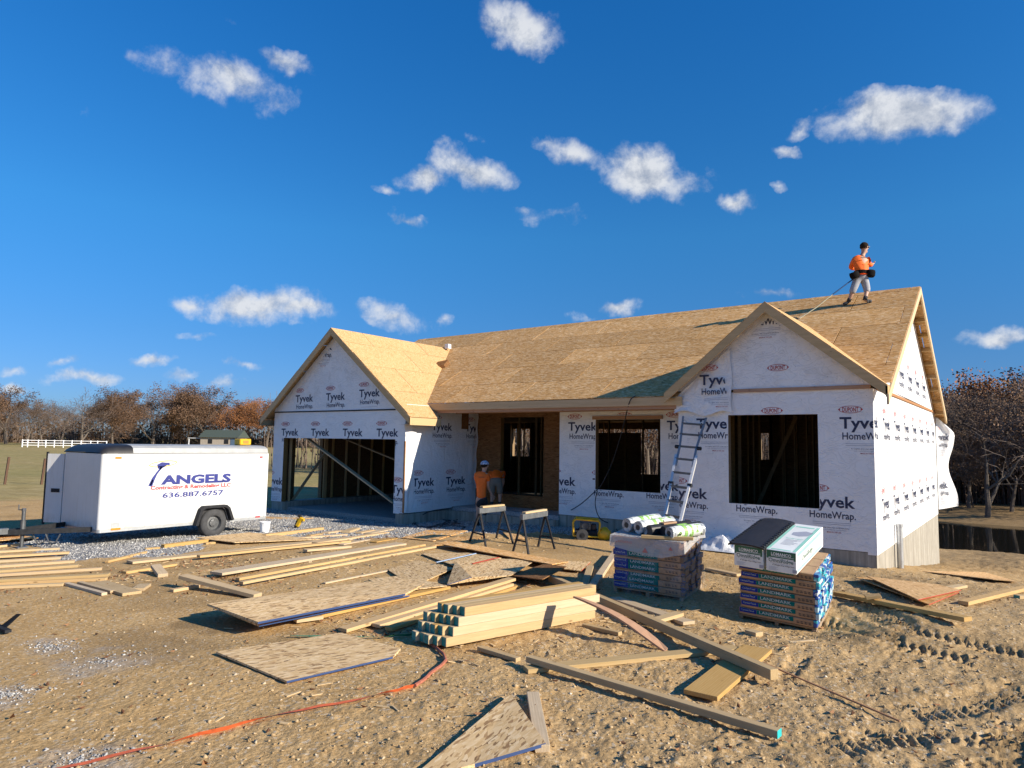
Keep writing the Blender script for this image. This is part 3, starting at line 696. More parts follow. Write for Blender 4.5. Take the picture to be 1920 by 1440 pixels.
# trim bands between wall and gable
def strip(name, p, q, w, h, mat=TRIM, up=(0, 0, 1), parent=house, bevel=0):
    mb = MB(); mb.bar(p, q, w, h, up); return mb.build(name, mat, parent, bevel=bevel)
strip('band_board', (-2.68, -.016, 3.13), (-.03, -.016, 3.13), .035, .075, WOODR)
strip('band_board', (-17.46, -1.113, 2.832), (-11.85, -1.113, 2.832), .03, .035, BLKM)
strip('band_board', (.014, .35, 3.125), (.014, 10.9, 3.125), .035, .06, WOODR)
# foundation and floors
mb = MB()
mb.box((-3.93, .012, -2.6), (-.012, .3, -.022)); 
mb.box((-.3, .3, -3.2), (-.010, 10.94, -.072))
mb.build('foundation_wall', CONC, house)
mb = MB(); mb.box((-7.67, .92, -.9), (-3.93, 1.2, .078)); mb.build('foundation_wall', CONC, house)
mb = MB(); mb.box((-11.75, -1.085, -.9), (-11.44, .9, -.045)); mb.box((-11.44, .70, -.9), (-7.67, .90, -.06)); mb.build('foundation_wall', CONC, house)
mb = MB(); mb.box((-17.48, -1.085, -.9), (-16.9, 10.9, -.045)); mb.build('foundation_wall', CONC, house)
mb = MB(); mb.box((-11.44, .9, -.5), (-7.68, 2.0, .05)); mb.build('porch_floor', plain('porch_gravel', (.34, .34, .34), .95, var=.5, scale=26, bump=.8), house)
mb = MB(); mb.box((-11.6, 2.02, -.25), (-.3, 10.8, -.02)); mb.box((-7.6, .95, -.25), (-.3, 2.02, -.02)); mb.box((-3.9, .2, -.25), (-.3, .95, -.02)); mb.build('subfloor', OSBD, house)
mb = MB(); mb.box((-17.3, -.9, -.6), (-11.75, 10.8, -.21)); mb.build('garage_floor', plain('garage_gravel', (.30, .29, .28), .95, var=.4, scale=24, bump=.7), house)
# dark framed ceiling under the roof trusses
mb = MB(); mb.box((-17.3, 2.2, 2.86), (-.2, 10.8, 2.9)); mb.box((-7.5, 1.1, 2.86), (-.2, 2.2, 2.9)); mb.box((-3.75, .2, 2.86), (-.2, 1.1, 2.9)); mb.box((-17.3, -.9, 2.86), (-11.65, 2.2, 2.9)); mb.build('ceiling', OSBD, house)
# studs
def stud(x, y, z0=-.02, z1=2.86, w=.038, d=.089, rot=False, mat=None):
    mb = MB()
    if rot: w, d = d, w
    mb.box((x - w / 2, y - d / 2, z0), (x + w / 2, y + d / 2, z1)); return mb.build('stud', mat or WOODD, house)
for i in range(14): stud(-16.6 + i * .37, 10.70)                     # garage back wall
for i in range(16): stud(-17.26, 1.15 + i * .6, rot=True, z0=-.2, mat=WOOD)
for i in range(8): stud(-11.72, 2.6 + i * .41 * 2.5, rot=True)
mb = MB(); mb.box((-17.33, 6.2, -.2), (-13.7, 6.24, 2.86)); mb.build('garage_back_wall', OSBD, house); mb = MB(); mb.box((-12.0, 10.1, 0), (-9.82, 10.14, 2.43)); mb.build('partition_wall', OSBD, house)
for i in range(9): stud(-17.1 + i * .42, 6.14, z0=-.2, mat=WOOD)
for i, x in enumerate((-10.35, -10.05, -9.80, -9.50, -9.22, -9.0)): stud(x, 4.0 + (i % 2) * .35)
for i in range(9): stud(-11.4 + i * .62, 5.9)
for i in range(7): stud(-2.9 + i * .3 - .8, 4.1)
mb = MB(); mb.box((-5.6, 3.4, -.02), (-5.0, 3.5, 2.4)); mb.build('partition_wall', plain('grey_board', (.10, .10, .11), .8), house)
mb = MB(); mb.box((-2.9, 4.2, -.02), (-.4, 4.26, 2.86)); mb.build('partition_wall', OSBD, house)
for x in (-3.55, -3.1, -2.75, -2.45, -2.05, -1.75, -1.45, -1.05): stud(x, 4.1)
for y in (1.2, 1.6, 2.0, 2.4, 2.9, 3.4): stud(-3.7, y, rot=True)
strip('brace', (-9.05, 4.2, 1.0), (-8.75, 4.2, 2.2), .04, .09, WOOD); strip('brace', (-3.3, 3.0, .1), (-2.2, 3.1, 2.7), .04, .09, WOODD)
# diagonal braces in the garage opening, posts at its left
strip('brace', on_y(571, 818, -.85), on_y(739, 943, -.85), .04, .13, WOOD2, up=(0, -1, 0)); strip('brace', on_y(628, 815, 1.6), on_y(742, 862, 1.6), .04, .12, WOOD2, up=(0, -1, 0))
strip('post', (-16.98, -.80, -.2), (-16.98, -.80, 2.2), .09, .04, WOOD); strip('post', (-17.27, .85, -.2), (-17.27, .85, 2.8), .04, .14, WOOD)
strip('brace', (-17.25, -.5, -.1), (-17.25, .8, 1.5), .04, .09, WOOD2)
# window head board over the middle window, sill ledger under the main eave
strip('window_head', (-6.66, .885, 2.625), (-4.72, .885, 2.625), .06, .085, WOODR)
# --- roof panels (each sheet 2.44 x 1.22)
def plane_panels(region, origin, along, up, n, th, mat, rows, u_range, stagger=1.22, name='roof_panel', parent=house, seed=1):
    "sheets on a sloped plane; region = convex (u, v) polygons that are kept"
    rnd = random.Random(seed); O = Vector(origin); A = Vector(along); U = Vector(up).normalized(); Nn = Vector(n).normalized()
    for r in range(rows):
        u = u_range[0] - (stagger if r % 2 else 0)
        while u < u_range[1]:
            rect = [(u + .009, r * 1.22 + .009), (u + 2.44 - .009, r * 1.22 + .009), (u + 2.44 - .009, (r + 1) * 1.22 - .009), (u + .009, (r + 1) * 1.22 - .009)]
            mb = MB(); lift = rnd.uniform(0, .004)
            for reg in region:
                p = rect
                for h in reg:
                    p = clip2(p, *h)
                    if len(p) < 3: break
                if len(p) >= 3: mb.prism([O + A * a + U * b + Nn * lift for a, b in p], -Nn * th)
            if mb.v: mb.build(name, mat, parent)
            u += 2.44
sl = math.hypot(1, PITCH); UPF = Vector((0, 1, PITCH)).normalized(); NF = Vector((0, -PITCH, 1)).normalized(); LEN = (RIDGE_Y + .15) * sl
reg = [[(-1, 0, 12.2), (1, 0, -3.9), (0, 1, LEN)], [(-1, 0, 3.9), (1, 0, XR - .02), (0, -1, -.30 * sl), (0, 1, LEN)], [(-1, 0, -XL), (1, 0, -12.2), (0, -1, -.35 * sl), (0, 1, LEN)]]
plane_panels(reg, (0, -.15, ZM(-.15)), (1, 0, 0), UPF, NF, .014, OSBR, 6, (-18.2, XR), seed=3)
UPB = Vector((0, -1, PITCH)).normalized(); NB = Vector((0, PITCH, 1)).normalized(); yb = 11.10
LB = (yb - RIDGE_Y) * sl
plane_panels([[(-1, 0, -XL), (1, 0, XR - .02), (0, 1, LB)]], (0, yb, ZB(yb)), (1, 0, 0), UPB, NB, .014, OSBR, 6, (-18.2, XR), seed=5)
# wing gable roof: right and left slopes run back into the main roof
def gable_slopes(gx, gz_, gsl, half_l, half_r, yf, cut, mat, seed):
    for sgn, half in ((1, half_r), (-1, half_l)):
        L_ = half * math.hypot(1, gsl); up = Vector((-sgn, 0, gsl)).normalized(); n = Vector((sgn * gsl, 0, 1)).normalized()
        eave_x = gx + sgn * half; eave_z = gz_ - gsl * half
        # valley: z(main) = z(slope): v measured up the slope, u along +y from yf
        k = math.hypot(1, gsl)
        yv0 = (eave_z - ZM(0)) / PITCH; yv1 = (gz_ - ZM(0)) / PITCH
        a, b = (0, yv0 - yf + .02), (L_, yv1 - yf + .02)          # (v, u)
        slope = (b[1] - a[1]) / (b[0] - a[0])
        reg = [[(-1, 0, 0), (1, -slope, a[1]), (0, 1, L_)]]
        if cut: reg = [[(-1, 0, 0), (1, -slope, a[1]), (0, 1, L_), (-1, 0, -(cut - yf))], [(-1, 0, 0), (1, 0, cut - yf), (0, 1, L_), (0, -1, 0)]]
        if sgn < 0 and cut: reg = [[(-1, 0, 0), (1, 0, 6.0), (0, 1, L_), (0, -1, 0)]]
        plane_panels(reg, (eave_x, yf, eave_z), (0, 1, 0), up, n, .014, mat, 4, (0, 6.5), seed=seed + (sgn > 0))
gable_slopes(WX, WZ, WSL, 2.25, 2.22, -.29, None, OSBN, 20)
gable_slopes(GX, GZ, GSL, 3.46, 3.46, -1.39, -.15, OSBN, 30)
# sheathing strip along the garage rake, as laid over the joint
mb = MB(); Ng = Vector((GSL, 0, 1)).normalized()
mb.prism([Vector((x, y, ZG(x))) + Ng * .018 for x, y in ((-13.4, -1.38), (-11.1, -1.38), (-11.1, -1.08), (-13.4, -1.16))], -Ng * .016); mb.build('roof_panel', OSBN, house)
# --- fascia and rake boards
def sloped_board(name, p, q, h, t, out, mat=TRIM):
    "board whose top edge runs p-q, hanging down h, thickness t towards out"
    p, q, out = Vector(p), Vector(q), Vector(out); mb = MB(); dz = Vector((0, 0, -h)); mb.prism([p, q, q + dz, p + dz], out * t); return mb.build(name, mat, house)
fz = ZM(-.15) - .016
sloped_board('fascia_board', (-11.95, -.148, fz), (-3.80, -.148, fz), .19, .038, (0, 1, 0)); sloped_board('subfascia_board', (-11.9, -.10, fz - .15), (-3.96, -.10, fz - .15), .12, .038, (0, 1, 0), WOODR)
strip('eave_ledger', (-11.3, .84, 2.86), (-3.97, .84, 2.86), .04, .14, WOODR)
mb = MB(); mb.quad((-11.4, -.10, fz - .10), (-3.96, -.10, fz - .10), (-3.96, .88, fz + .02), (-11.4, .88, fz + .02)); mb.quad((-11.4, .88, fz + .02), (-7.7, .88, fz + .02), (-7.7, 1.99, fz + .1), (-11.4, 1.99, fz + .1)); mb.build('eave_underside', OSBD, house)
for x in (-11.3, -10.1, -8.9, -7.7, -6.5, -5.3, -4.1): strip('rafter_tail', (x, -.10, fz - .09), (x, .86, fz + .0), .038, .12, WOODD)
def rake(name, gx, z, sl_, half, y, sgn, h=.20):
    p = Vector((gx, y, z - .016)); q = Vector((gx + sgn * half, y, z - .016 - sl_ * half))
    return sloped_board(name, p, q, h * math.hypot(1, sl_) * .80, .038, (0, 1, 0))
rake('rake_board', WX, WZ, WSL, 2.215, -.288, 1); rake('rake_board', WX, WZ, WSL, 2.24, -.288, -1)
rake('rake_board', GX, GZ, GSL, 3.455, -1.388, 1); rake('rake_board', GX, GZ, GSL, 3.455, -1.388, -1)
ge = GZ - GSL * 3.46 - .016; we = WZ - WSL * 2.22 - .016
sloped_board('fascia_board', (GX + 3.46, -1.388, ge), (GX + 3.46, -.15, ge), .20, .038, (-1, 0, 0)); sloped_board('fascia_board', (GX - 3.46, -1.388, ge), (GX - 3.46, 4.5, ge), .20, .038, (1, 0, 0))
sloped_board('fascia_board', (XR - .016, -.288, we), (XR - .016, .02, we), .20, .038, (-1, 0, 0))
def underside(name, pts, mat=OSBD): mb = MB(); mb.add(pts, [tuple(range(len(pts)))]); return mb.build(name, mat, house)
# soffit boxes at the gable feet
underside('soffit', [(GX + 3.42, -1.35, ge - .19), (GX + 3.42, -.2, ge - .19), (-11.45, -.2, ge - .19), (-11.45, -1.35, ge - .19)], TRIM)
underside('soffit', [(GX - 3.42, -1.35, ge - .19), (GX - 3.42, 3, ge - .19), (-17.5, 3, ge - .19), (-17.5, -1.35, ge - .19)], OSBD)
underside('soffit', [(-4.16, -.25, 3.0), (-3.94, -.25, 3.0), (-3.94, .0, 3.0), (-4.16, 0, 3.0)], OSBD)
# right gable overhang: rake boards, outlookers
p0 = (XR, -.30, ZM(-.30) - .016); p1 = (XR, RIDGE_Y, RIDGE_Z - .016); p2 = (XR, yb, ZB(yb) - .016)
sloped_board('rake_board', p0, p1, .19, .038, (-1, 0, 0)); sloped_board('rake_board', p1, p2, .19, .038, (-1, 0, 0))
for i in range(9):
    y = .5 + i * .6; strip('outlooker', (.03, y, ZM(y) - .085), (.275, y, ZM(y) - .085), .038, .13, WOOD, up=NF)
    y = 10.7 - i * .6; strip('outlooker', (.03, y, ZB(y) - .085), (.275, y, ZB(y) - .085), .038, .13, WOOD, up=NB)
strip('fascia_board', (-17.4, yb, ZB(yb) - .11), (XR - .04, yb, ZB(yb) - .11), .038, .19)
# --- house wrap printing
def marks(parent, fr, lst, holes=(), bounds=None, **k):
    for it in lst:
        u, v = it[0], it[1]; kw = it[2] if len(it) > 2 else {}
        print_on('printed_mark', wrap_mark(u, v, **kw), fr, PM, parent, holes=holes, bounds=bounds, **k)
B = lambda u0, v0, u1, v1: [(-1, 0, -u0), (1, 0, u1), (0, -1, -v0), (0, 1, v1)]
marks(wing, F_WING, [(-.60, 2.33), (-2.09, 2.33), (-3.52, 2.33), (-1.235, .79), (-2.70, .80), (-4.16, .80)], [(W_WING[0] - .01, W_WING[1] - .01, W_WING[2] + .01, W_WING[3] + .01)], B(-3.93, .02, -.005, 2.9))
marks(mid, F_MID, [(-7.41, 2.30), (-5.95, 2.32), (-4.62, 2.32), (-6.66, .86), (-5.20, .88), (-8.05, .86)], [(W_MID[0] - .01, W_MID[1] - .01, W_MID[2] + .01, W_MID[3] + .12)], B(-7.67, .1, -3.96, 2.85))
marks(gar, F_GAR, [(-17.09, 2.08), (-15.57, 2.08), (-14.07, 2.08), (-12.60, 2.08), (-17.80, .50), (-11.92, .52)], [(W_GAR[0] - .005, -.3, W_GAR[2] + .005, 2.01)], B(-17.49, 0, -11.46, 2.8))
gy = Frame((0, -1.112, 0), (1, 0, 0), (0, 0, 1))
sb = lambda gx, gz_, s: [(s, 1, gz_ + s * gx - .3), (-s, 1, gz_ - s * gx - .3)]
marks(gg, gy, [(-16.40, 3.14, dict(tilt=.012)), (-14.89, 3.16, dict(tilt=.012)), (-13.38, 3.22, dict(tilt=.012)), (-15.58, 4.72, dict(badge=False))], [], B(-17.4, 2.9, -11.5, 9) + sb(GX, GZ, GSL))
marks(gside, F_GSIDE, [(-.04, 2.29), (1.46, 2.29), (-.76, .70), (.62, .70)], [], B(-.70, .02, 1.98, 2.8))
marks(side, F_SIDE, [(-.42 + 1.47 * i, 2.35) for i in range(8)] + [(.66 + 1.45 * i, .74) for i in range(7)], [], B(.06, .02, 10.6, 3.05))
marks(sg, Frame((.012, 0, 0), (0, 1, 0), (0, 0, 1)), [(1.9 + 1.45 * i, 3.62) for i in range(5)] + [(5.0, 5.2)], [], [(-PITCH, 1, ZM(0) - .32), (PITCH, 1, ZB(0) - .32), (-1, 0, -.6), (1, 0, 10.4), (0, -1, -3.2)])
wy = Frame((0, -.012, 0), (1, 0, 0), (0, 0, 1))
P = [q for q in wrap_mark(-1.95, 3.22) if q[1] == 1 and q[0][0][1] > 3.4]
print_on('printed_mark', P, wy, PM, wg)
marks(wg, wy, [(-2.48, 4.72, dict(badge=False))], [], B(-9, 3, 9, 9) + sb(WX, WZ, WSL))
# loose sheets of house wrap: corner flap, blown flap at the back corner, folded strip at the garage corner
def sheet_mesh(name, f, nu, nv, mat, parent):
    mb = MB()
    for i in range(nu + 1):
        for j in range(nv + 1): mb.v.append(tuple(f(i / nu, j / nv)))
    for i in range(nu):
        for j in range(nv): a = i * (nv + 1) + j; mb.f.append((a, a + 1, a + nv + 2, a + nv + 1)); mb.m.append(0)
    me = bpy.data.meshes.new(name); me.from_pydata(mb.v, [], mb.f); me.materials.append(mat); me.polygons.foreach_set('use_smooth', [True] * len(mb.f))
    return link(name, me, parent)
nz = lambda a, b, s=0: float(fbm(np.array([a]), np.array([b]), 3, s)[0])
# over the ladder: skirt hanging from the gable
def f1(a, b):
    u = -4.0 + 1.30 * a; edge = 2.66 + .06 * math.sin(a * 9) + .05 * nz(a * 4, 0, 3)
    top = min(4.3, ZW(u) - .22)
    if u < -3.6: top = min(top, 3.35)
    v = edge + (top - edge) * b
    if a > .82: u += .10 * (b - .5) * math.sin(b * 6)
    return (u, -.035 - .05 * abs(nz(a * 5, b * 4, 8)) - .07 * (1 - b) ** 2 * (.6 + .4 * math.sin(a * 11)), v)
fl = sheet_mesh('loose_wrap', f1, 34, 26, WRAP, house)
print_on('printed_mark', [q for q in wrap_mark(-3.40, 3.28)], Frame((0, -.10, 0), (1, 0, 0), (0, 0, 1)), PM, fl, bounds=[(1, .16, -2.30), (0, -1, -2.72)])
def f2(a, b):
    z = 2.98 - 2.9 * b; w = (.15 + .75 * math.sin(min(1, b * 1.35) * 2.2)) if b < .5 else .88 - .30 * (b - .5) ** 2
    w = .10 + .72 * (1 - math.exp(-4 * b)) + .14 * math.sin(b * 6.5) + .10 * math.exp(-((b - .17) / .06) ** 2)
    return (.02 + a * w * .52 + .10 * a * math.sin(b * 9), 10.95 + a * w * .62 + .12 * math.sin(a * 5 + b * 4) * a, z + .12 * a * (b - .2))
fb = sheet_mesh('loose_wrap', f2, 18, 30, WRAP, house)
def vk(u, v):  # print on the blown sheet
    mb = MB()
    for p, m in clip_polys(wrap_mark(u, v), (), B(.12, .1, .98, 2.9)):
        q = [Vector(f2(min(1, a), (2.98 - b) / 2.9)) + Vector((.012, -.012, 0)) for a, b in p]; mb.add(q, [tuple(range(len(q)))], m)
    me = bpy.data.meshes.new('printed_mark'); me.from_pydata(mb.v, [], mb.f)
    for m in PM: me.materials.append(m)
    me.polygons.foreach_set('material_index', mb.m); link('printed_mark', me, fb)
vk(-.28, .72); vk(-.2, 2.25)
def f3(a, b):
    z = 2.42 - 2.42 * b
    return (-11.425 + .05 * math.sin(a * 3.1) * (1 - .5 * b) + .012 * math.sin(b * 14), -1.12 + a * (.46 - .30 * b) - (.10 if b < .12 else 0) * (1 - b / .12) * .5, z + .12 * (a if b < .1 else 0))
sheet_mesh('loose_wrap', f3, 8, 24, WRAP, house)
strip('corner_board', (-11.43, -1.115, 0), (-11.43, -1.115, 1.95), .05, .03, WOODR)
def f4(a, b): return (-11.30 + .02 * math.sin(b * 20), 1.76 + .08 * a + .03 * math.sin(b * 6), 2.95 - 2.4 * b)
sheet_mesh('loose_wrap', f4, 2, 20, WRAP, house)
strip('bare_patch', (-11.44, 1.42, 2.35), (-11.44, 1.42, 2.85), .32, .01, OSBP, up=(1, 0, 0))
# pipe up the side wall, vent box and scrap at the valley, lamp by the porch
mb = MB(); mb.tube([(.09, 2.15, -.75), (.09, 2.15, .33)], .062, 14); mb.tube([(.09, 2.15, .30), (.09, 2.15, .36)], .072, 14); tag(mb.build('vent_pipe', GMET, smooth=False), 'grey pipe standing against the sunlit side wall', 'pipe')
q = Vector((GX + .65, 3.25, 0)); q.z = ZM(3.25)
pv = on_y(840, 649, 3.7); mb = MB(); mb.box((pv.x - .09, pv.y - .08, pv.z - .10), (pv.x + .09, pv.y + .08, pv.z + .07)); tag(mb.build('roof_vent', WHP, bevel=.01), 'small white vent box at the top of the garage roof valley', 'vent')
pv = on_y(825, 686, 2.3); zz = ZM(2.3); mb = MB(); mb.prism([(pv.x - .19, 2.15, zz + .05), (pv.x + .17, 2.3, zz + .12), (pv.x + .22, 2.45, zz + .30), (pv.x - .1, 2.3, zz + .24)], (.05, .05, -.12)); mb.build('scrap', OSBP).name = 'board_scrap'
tag(bpy.data.objects['board_scrap'], 'small brown board scrap lodged in the garage roof valley', 'board scrap')
# ------------------------------------------------------------------ trailer
tr = empty('cargo_trailer', (-13.4, -6.2, -.28), 'white enclosed cargo trailer with blue hammer logo parked on the gravel', 'trailer')
TI = inv(tr)
def tpart(mb, name, mats, parent=tr, **k):
    return mb.build(name, mats, parent, mat_world=TI if parent is tr else None, **k)
TX0, TX1, TY0, TY1, TZ0, TZ1 = -14.30, -12.50, -8.45, -4.68, .035, 1.60
def rounded_x(x0, x1, y0, y1, r, n=6):
    p = []
    for cx_, cy_, a0 in ((x1 - r, y0 + r, -90), ):
        for i in range(n + 1): a = math.radians(a0 + 90 * i / n); p.append((cx_ + r * math.cos(a), cy_ + r * math.sin(a)))
    p += [(x1, y1), (x0, y1)]
    for i in range(n + 1): a = math.radians(180 + 90 * i / n); p.append((x0 + r + r * math.cos(a), y0 + r + r * math.sin(a)))
    return p
pl = rounded_x(TX0, TX1, TY0, TY1, .07)
mb = MB(); mb.prism([(x, y, TZ0 + .06) for x, y in pl], (0, 0, TZ1 - TZ0 - .06)); body = tpart(mb, 'body', WMET)
mb = MB(); mb.prism([(x, y, TZ0) for x, y in rounded_x(TX0 + .01, TX1 + .006, TY0 - .006, TY1 + .01, .07)], (0, 0, .058)); tpart(mb, 'sill_rail', GMET)
# roof: barrel cross-section with rounded front cap
mb = MB(); n = 9; secs = []
def rsec(y, k, zoff):
    o = []
    for i in range(n):
        a = math.pi * i / (n - 1); c, s = math.cos(a), math.sin(a)
        o.append((( TX0 + TX1) / 2 - (TX1 - TX0) / 2 * math.copysign(abs(c) ** .45, c) * (1 if k else .97), y, TZ1 + .003 + zoff * abs(s) ** .55))
    return o
for y, z in ((TY0 + .60, .19), (TY1 + .004, .19)): secs.append(rsec(y, 1, z))
for a in range(len(secs) - 1):
    o = len(mb.v); mb.v += secs[a] + secs[a + 1]
    for i in range(n - 1): mb.f.append((o + i, o + i + 1, o + n + i + 1, o + n + i)); mb.m.append(0)
mb.add(secs[-1], [tuple(range(n))]); tpart(mb, 'roof', plain('faded_roof_metal', (.34, .35, .35), .5, .0), smooth=False)
mb = MB(); caps = [(TY0 - .02, .02), (TY0 + .02, .10), (TY0 + .12, .165), (TY0 + .30, .193), (TY0 + .60, .196)]
secs = [rsec(y, 1, z) for y, z in caps]; mb.v = [p for s in secs for p in s]
for a in range(len(secs) - 1):
    for i in range(n - 1): mb.f.append((a * n + i, a * n + i + 1, (a + 1) * n + i + 1, (a + 1) * n + i)); mb.m.append(0)
tpart(mb, 'roof_cap', BLK, smooth=True)
for y in (-7.55, -6.65, -5.75):
    pass
for yy in (-7.45, -6.5, -5.55): mb = MB(); mb.box((TX1 - .002, yy, TZ0 + .07), (TX1 + .003, yy + .006, TZ1 - .035)); tpart(mb, 'panel_seam', GMET)
mb = MB(); mb.box((TX1 - .002, TY0 + .3, TZ1 + .002), (TX1 + .006, TY1, TZ1 + .012)); tpart(mb, 'roof_seam', BLKM)
mb = MB()
for i in range(46):
    for zz in (.485, TZ1 - .045, TZ0 + .075): yy = TY0 + .12 + i * .079; mb.box((TX1 - .001, yy, zz), (TX1 + .004, yy + .009, zz + .009))
tag(tpart(mb, 'rivets', GMET), kind='stuff')
mb = MB(); mb.box((TX1 - .002, TY0 + .08, .46), (TX1 + .004, TY1, .468)); tpart(mb, 'panel_seam', GMET)
mb = MB(); mb.box((TX1 - .002, TY0 + .07, TZ1 - .03), (TX1 + .012, TY1, TZ1)); mb.box((TX1 - .01, TY1 - .05, TZ0 + .06), (TX1 + .014, TY1 + .012, TZ1)); tpart(mb, 'corner_trim', WMET)
F_TR = Frame((TX1, 0, 0), (0, 1, 0), (0, 0, 1))
pr = []
A0 = -7.12
pr += letters('ANGELS', -7.25, .955, 1.62, .185, 0, .05)
pr += letters('Contracting & Remodeling LLC', -7.46, .845, 1.83, .082, 1, .035)
pr += letters('636.887.6757', -7.20, .665, 1.40, .105, 0, .022)
# hammer with halo
def pt(a, b): return (-7.47 + a, .93 + b)
pr += [([pt(-.04, .0), pt(.04, -.02), pt(.09, .13), pt(.03, .16)], 0), ([pt(.03, .16), pt(.09, .13), pt(.135, .24), pt(.10, .26)], 0), ([pt(.10, .26), pt(.135, .24), pt(.235, .37), pt(.20, .395)], 0),
       ([pt(.14, .36), pt(.20, .34), pt(.34, .43), pt(.30, .48)], 0), ([pt(.30, .48), pt(.34, .43), pt(.39, .42), pt(.385, .48)], 0), ([pt(.14, .36), pt(.30, .48), pt(.22, .49), pt(.12, .44)], 0)]
pr += [([pt(-.012, .012), pt(.02, .002), pt(.062, .115), pt(.034, .128)], 3)]
pr += ring2(-7.22, 1.385, .30, .065, .018, 2, 26, tilt=.10)
HALO = plain('pale_yellow_print', (.72, .48, .06), .5)
bd = print_on('lettering', [([(a, b) for a, b in p], m) for p, m in pr], F_TR, [plain('blue_print', (.025, .035, .20), .4), plain('trailer_red_print', (.50, .07, .07), .4), HALO, WHP], body, proud=.006)
mb = MB(); mb.box((TX1 - .002, -8.2, 1.50), (TX1 + .012, -8.08, 1.54)); mb.box((TX1 - .002, -8.2, .07), (TX1 + .016, -8.02, .11)); tpart(mb, 'marker_light', plain('amber_lens', (.75, .22, .02), .3))
mb = MB(); mb.box((TX1 - .002, -4.9, 1.50), (TX1 + .016, -4.83, 1.53)); mb.box((TX1 - .002, -4.95, .08), (TX1 + .016, -4.83, .11)); tpart(mb, 'marker_light', plain('red_lens', (.45, .02, .03), .3))
mb = MB(); mb.box((TX1 - .002, -8.2, .13), (TX1 + .007, -8.04, .22)); tpart(mb, 'vent_plate', GMET)
# wheel, fender
WCY, WCZ, WR = -6.03, .045, .315
wh = MB(); prof = [(.17, -.10), (.20, -.11), (.295, -.10), (.315, -.06), (.315, .06), (.295, .10), (.20, .11), (.17, .10)]; k = 28
for r, x in prof:
    for j in range(k): a = 2 * math.pi * j / k; wh.v.append((TX1 - .02 + x, WCY + r * math.cos(a), WCZ + r * math.sin(a)))
for i in range(len(prof) - 1):
    for j in range(k): wh.f.append((i * k + j, i * k + (j + 1) % k, (i + 1) * k + (j + 1) % k, (i + 1) * k + j)); wh.m.append(0)
wheel = tpart(wh, 'wheel', RUB, smooth=True)
rm = MB(); prof = [(.172, .10), (.16, .065), (.15, .03), (.095, .035), (.085, .06), (.05, .065), (.0, .066)]
for r, x in prof:
    for j in range(k): a = 2 * math.pi * j / k; rm.v.append((TX1 - .02 + x, WCY + r * math.cos(a), WCZ + r * math.sin(a)))
for i in range(len(prof) - 1):
    for j in range(k): rm.f.append((i * k + j, i * k + (j + 1) % k, (i + 1) * k + (j + 1) % k, (i + 1) * k + j)); rm.m.append(0)
for j in range(5):
    a = 2 * math.pi * j / 5; rm.tube([(TX1 + .01, WCY + .07 * math.cos(a), WCZ + .07 * math.sin(a)), (TX1 + .055, WCY + .07 * math.cos(a), WCZ + .07 * math.sin(a))], .012, 6)
rm.build('rim', STEEL, wheel)
fd = MB(); out_ = [(-.47, -.02), (-.36, .33), (-.28, .395), (.26, .395), (.34, .33), (.45, .05)]; inn = [(.39, .03), (.29, .30), (.22, .345), (-.24, .345), (-.31, .30), (-.41, -.02)]
fd.prism([(TX1 + .145, WCY + a, WCZ + b) for a, b in out_ + inn], (-.15, 0, 0)); tpart(fd, 'fender', BLKM)
ar = MB(); ar.prism([(TX1 + .002, WCY + a * .88, WCZ + b * .88) for a, b in ((-.45, -.0), (-.34, .31), (-.26, .38), (.25, .38), (.33, .31), (.42, .04))], (.004, 0, 0)); tpart(ar, 'wheel_well', BLK)
for y in (-4.95, -5.05): pass
# drawbar, coupler, jack, chains, open door
dbz = .09; tip = Vector((-13.40, -9.75, dbz))
for name, q in (('drawbar', (TX1 - .25, TY0 + .02, dbz)), ('drawbar', (TX0 + .25, TY0 + .02, dbz))):
    mb = MB(); mb.bar(tip, q, .055, .095); tpart(mb, name, BLKM)
mb = MB(); mb.box((-13.46, -10.02, dbz - .03), (-13.34, -9.68, dbz + .08)); mb.tube([(-13.4, -9.98, dbz + .02), (-13.4, -9.98, dbz - .08)], .05, 8); tpart(mb, 'coupler', STEEL)
mb = MB(); mb.tube([(-13.34, -9.45, -.20), (-13.34, -9.45, .48)], .034, 10); mb.tube([(-13.34, -9.45, .10), (-13.34, -9.45, .30)], .046, 10); mb.tube([(-13.34, -9.45, .48), (-13.34, -9.45, .53)], .04, 8); mb.tube([(-13.34, -9.45, .50), (-13.46, -9.5, .50), (-13.46, -9.5, .60)], .012, 6); mb.box((-13.43, -9.54, -.225), (-13.25, -9.36, -.20)); tpart(mb, 'jack', STEEL)
for sx in (.0, .16):
    mb = MB(); pts = [(-13.25 + sx, -9.3 + sx, .04), (-13.2 + sx, -9.26 + sx, -.10), (-13.22 + sx, -9.2 + sx, -.18), (-13.12 + sx, -9.16 + sx, -.12), (-13.1 + sx, -9.1 + sx, .03)]; mb.tube(pts, .014, 5); tpart(mb, 'safety_chain', STEEL)
dh_ = Vector((-14.31, TY0 + .03, 0)); dd_ = Vector((-.80, -.42, 0)).normalized(); dn_ = Vector((dd_.y, -dd_.x, 0)) * -1
mb = MB(); mb.prism([dh_ + dd_ * u + Vector((0, 0, z)) for u, z in ((0, .10), (.40, .10), (.40, 1.56), (0, 1.56))], dn_ * .035); mb.prism([dh_ + dd_ * u + Vector((0, 0, z)) + dn_ * .036 for u, z in ((.06, .74), (.26, .74), (.26, .82), (.06, .82))], dn_ * .01, 1); mb.prism([dh_ + dd_ * u + Vector((0, 0, z)) for u, z in ((.401, .06), (.435, .06), (.435, 1.6), (.401, 1.6))], dn_ * .04, 1); tpart(mb, 'door', [WMET, BLKM])
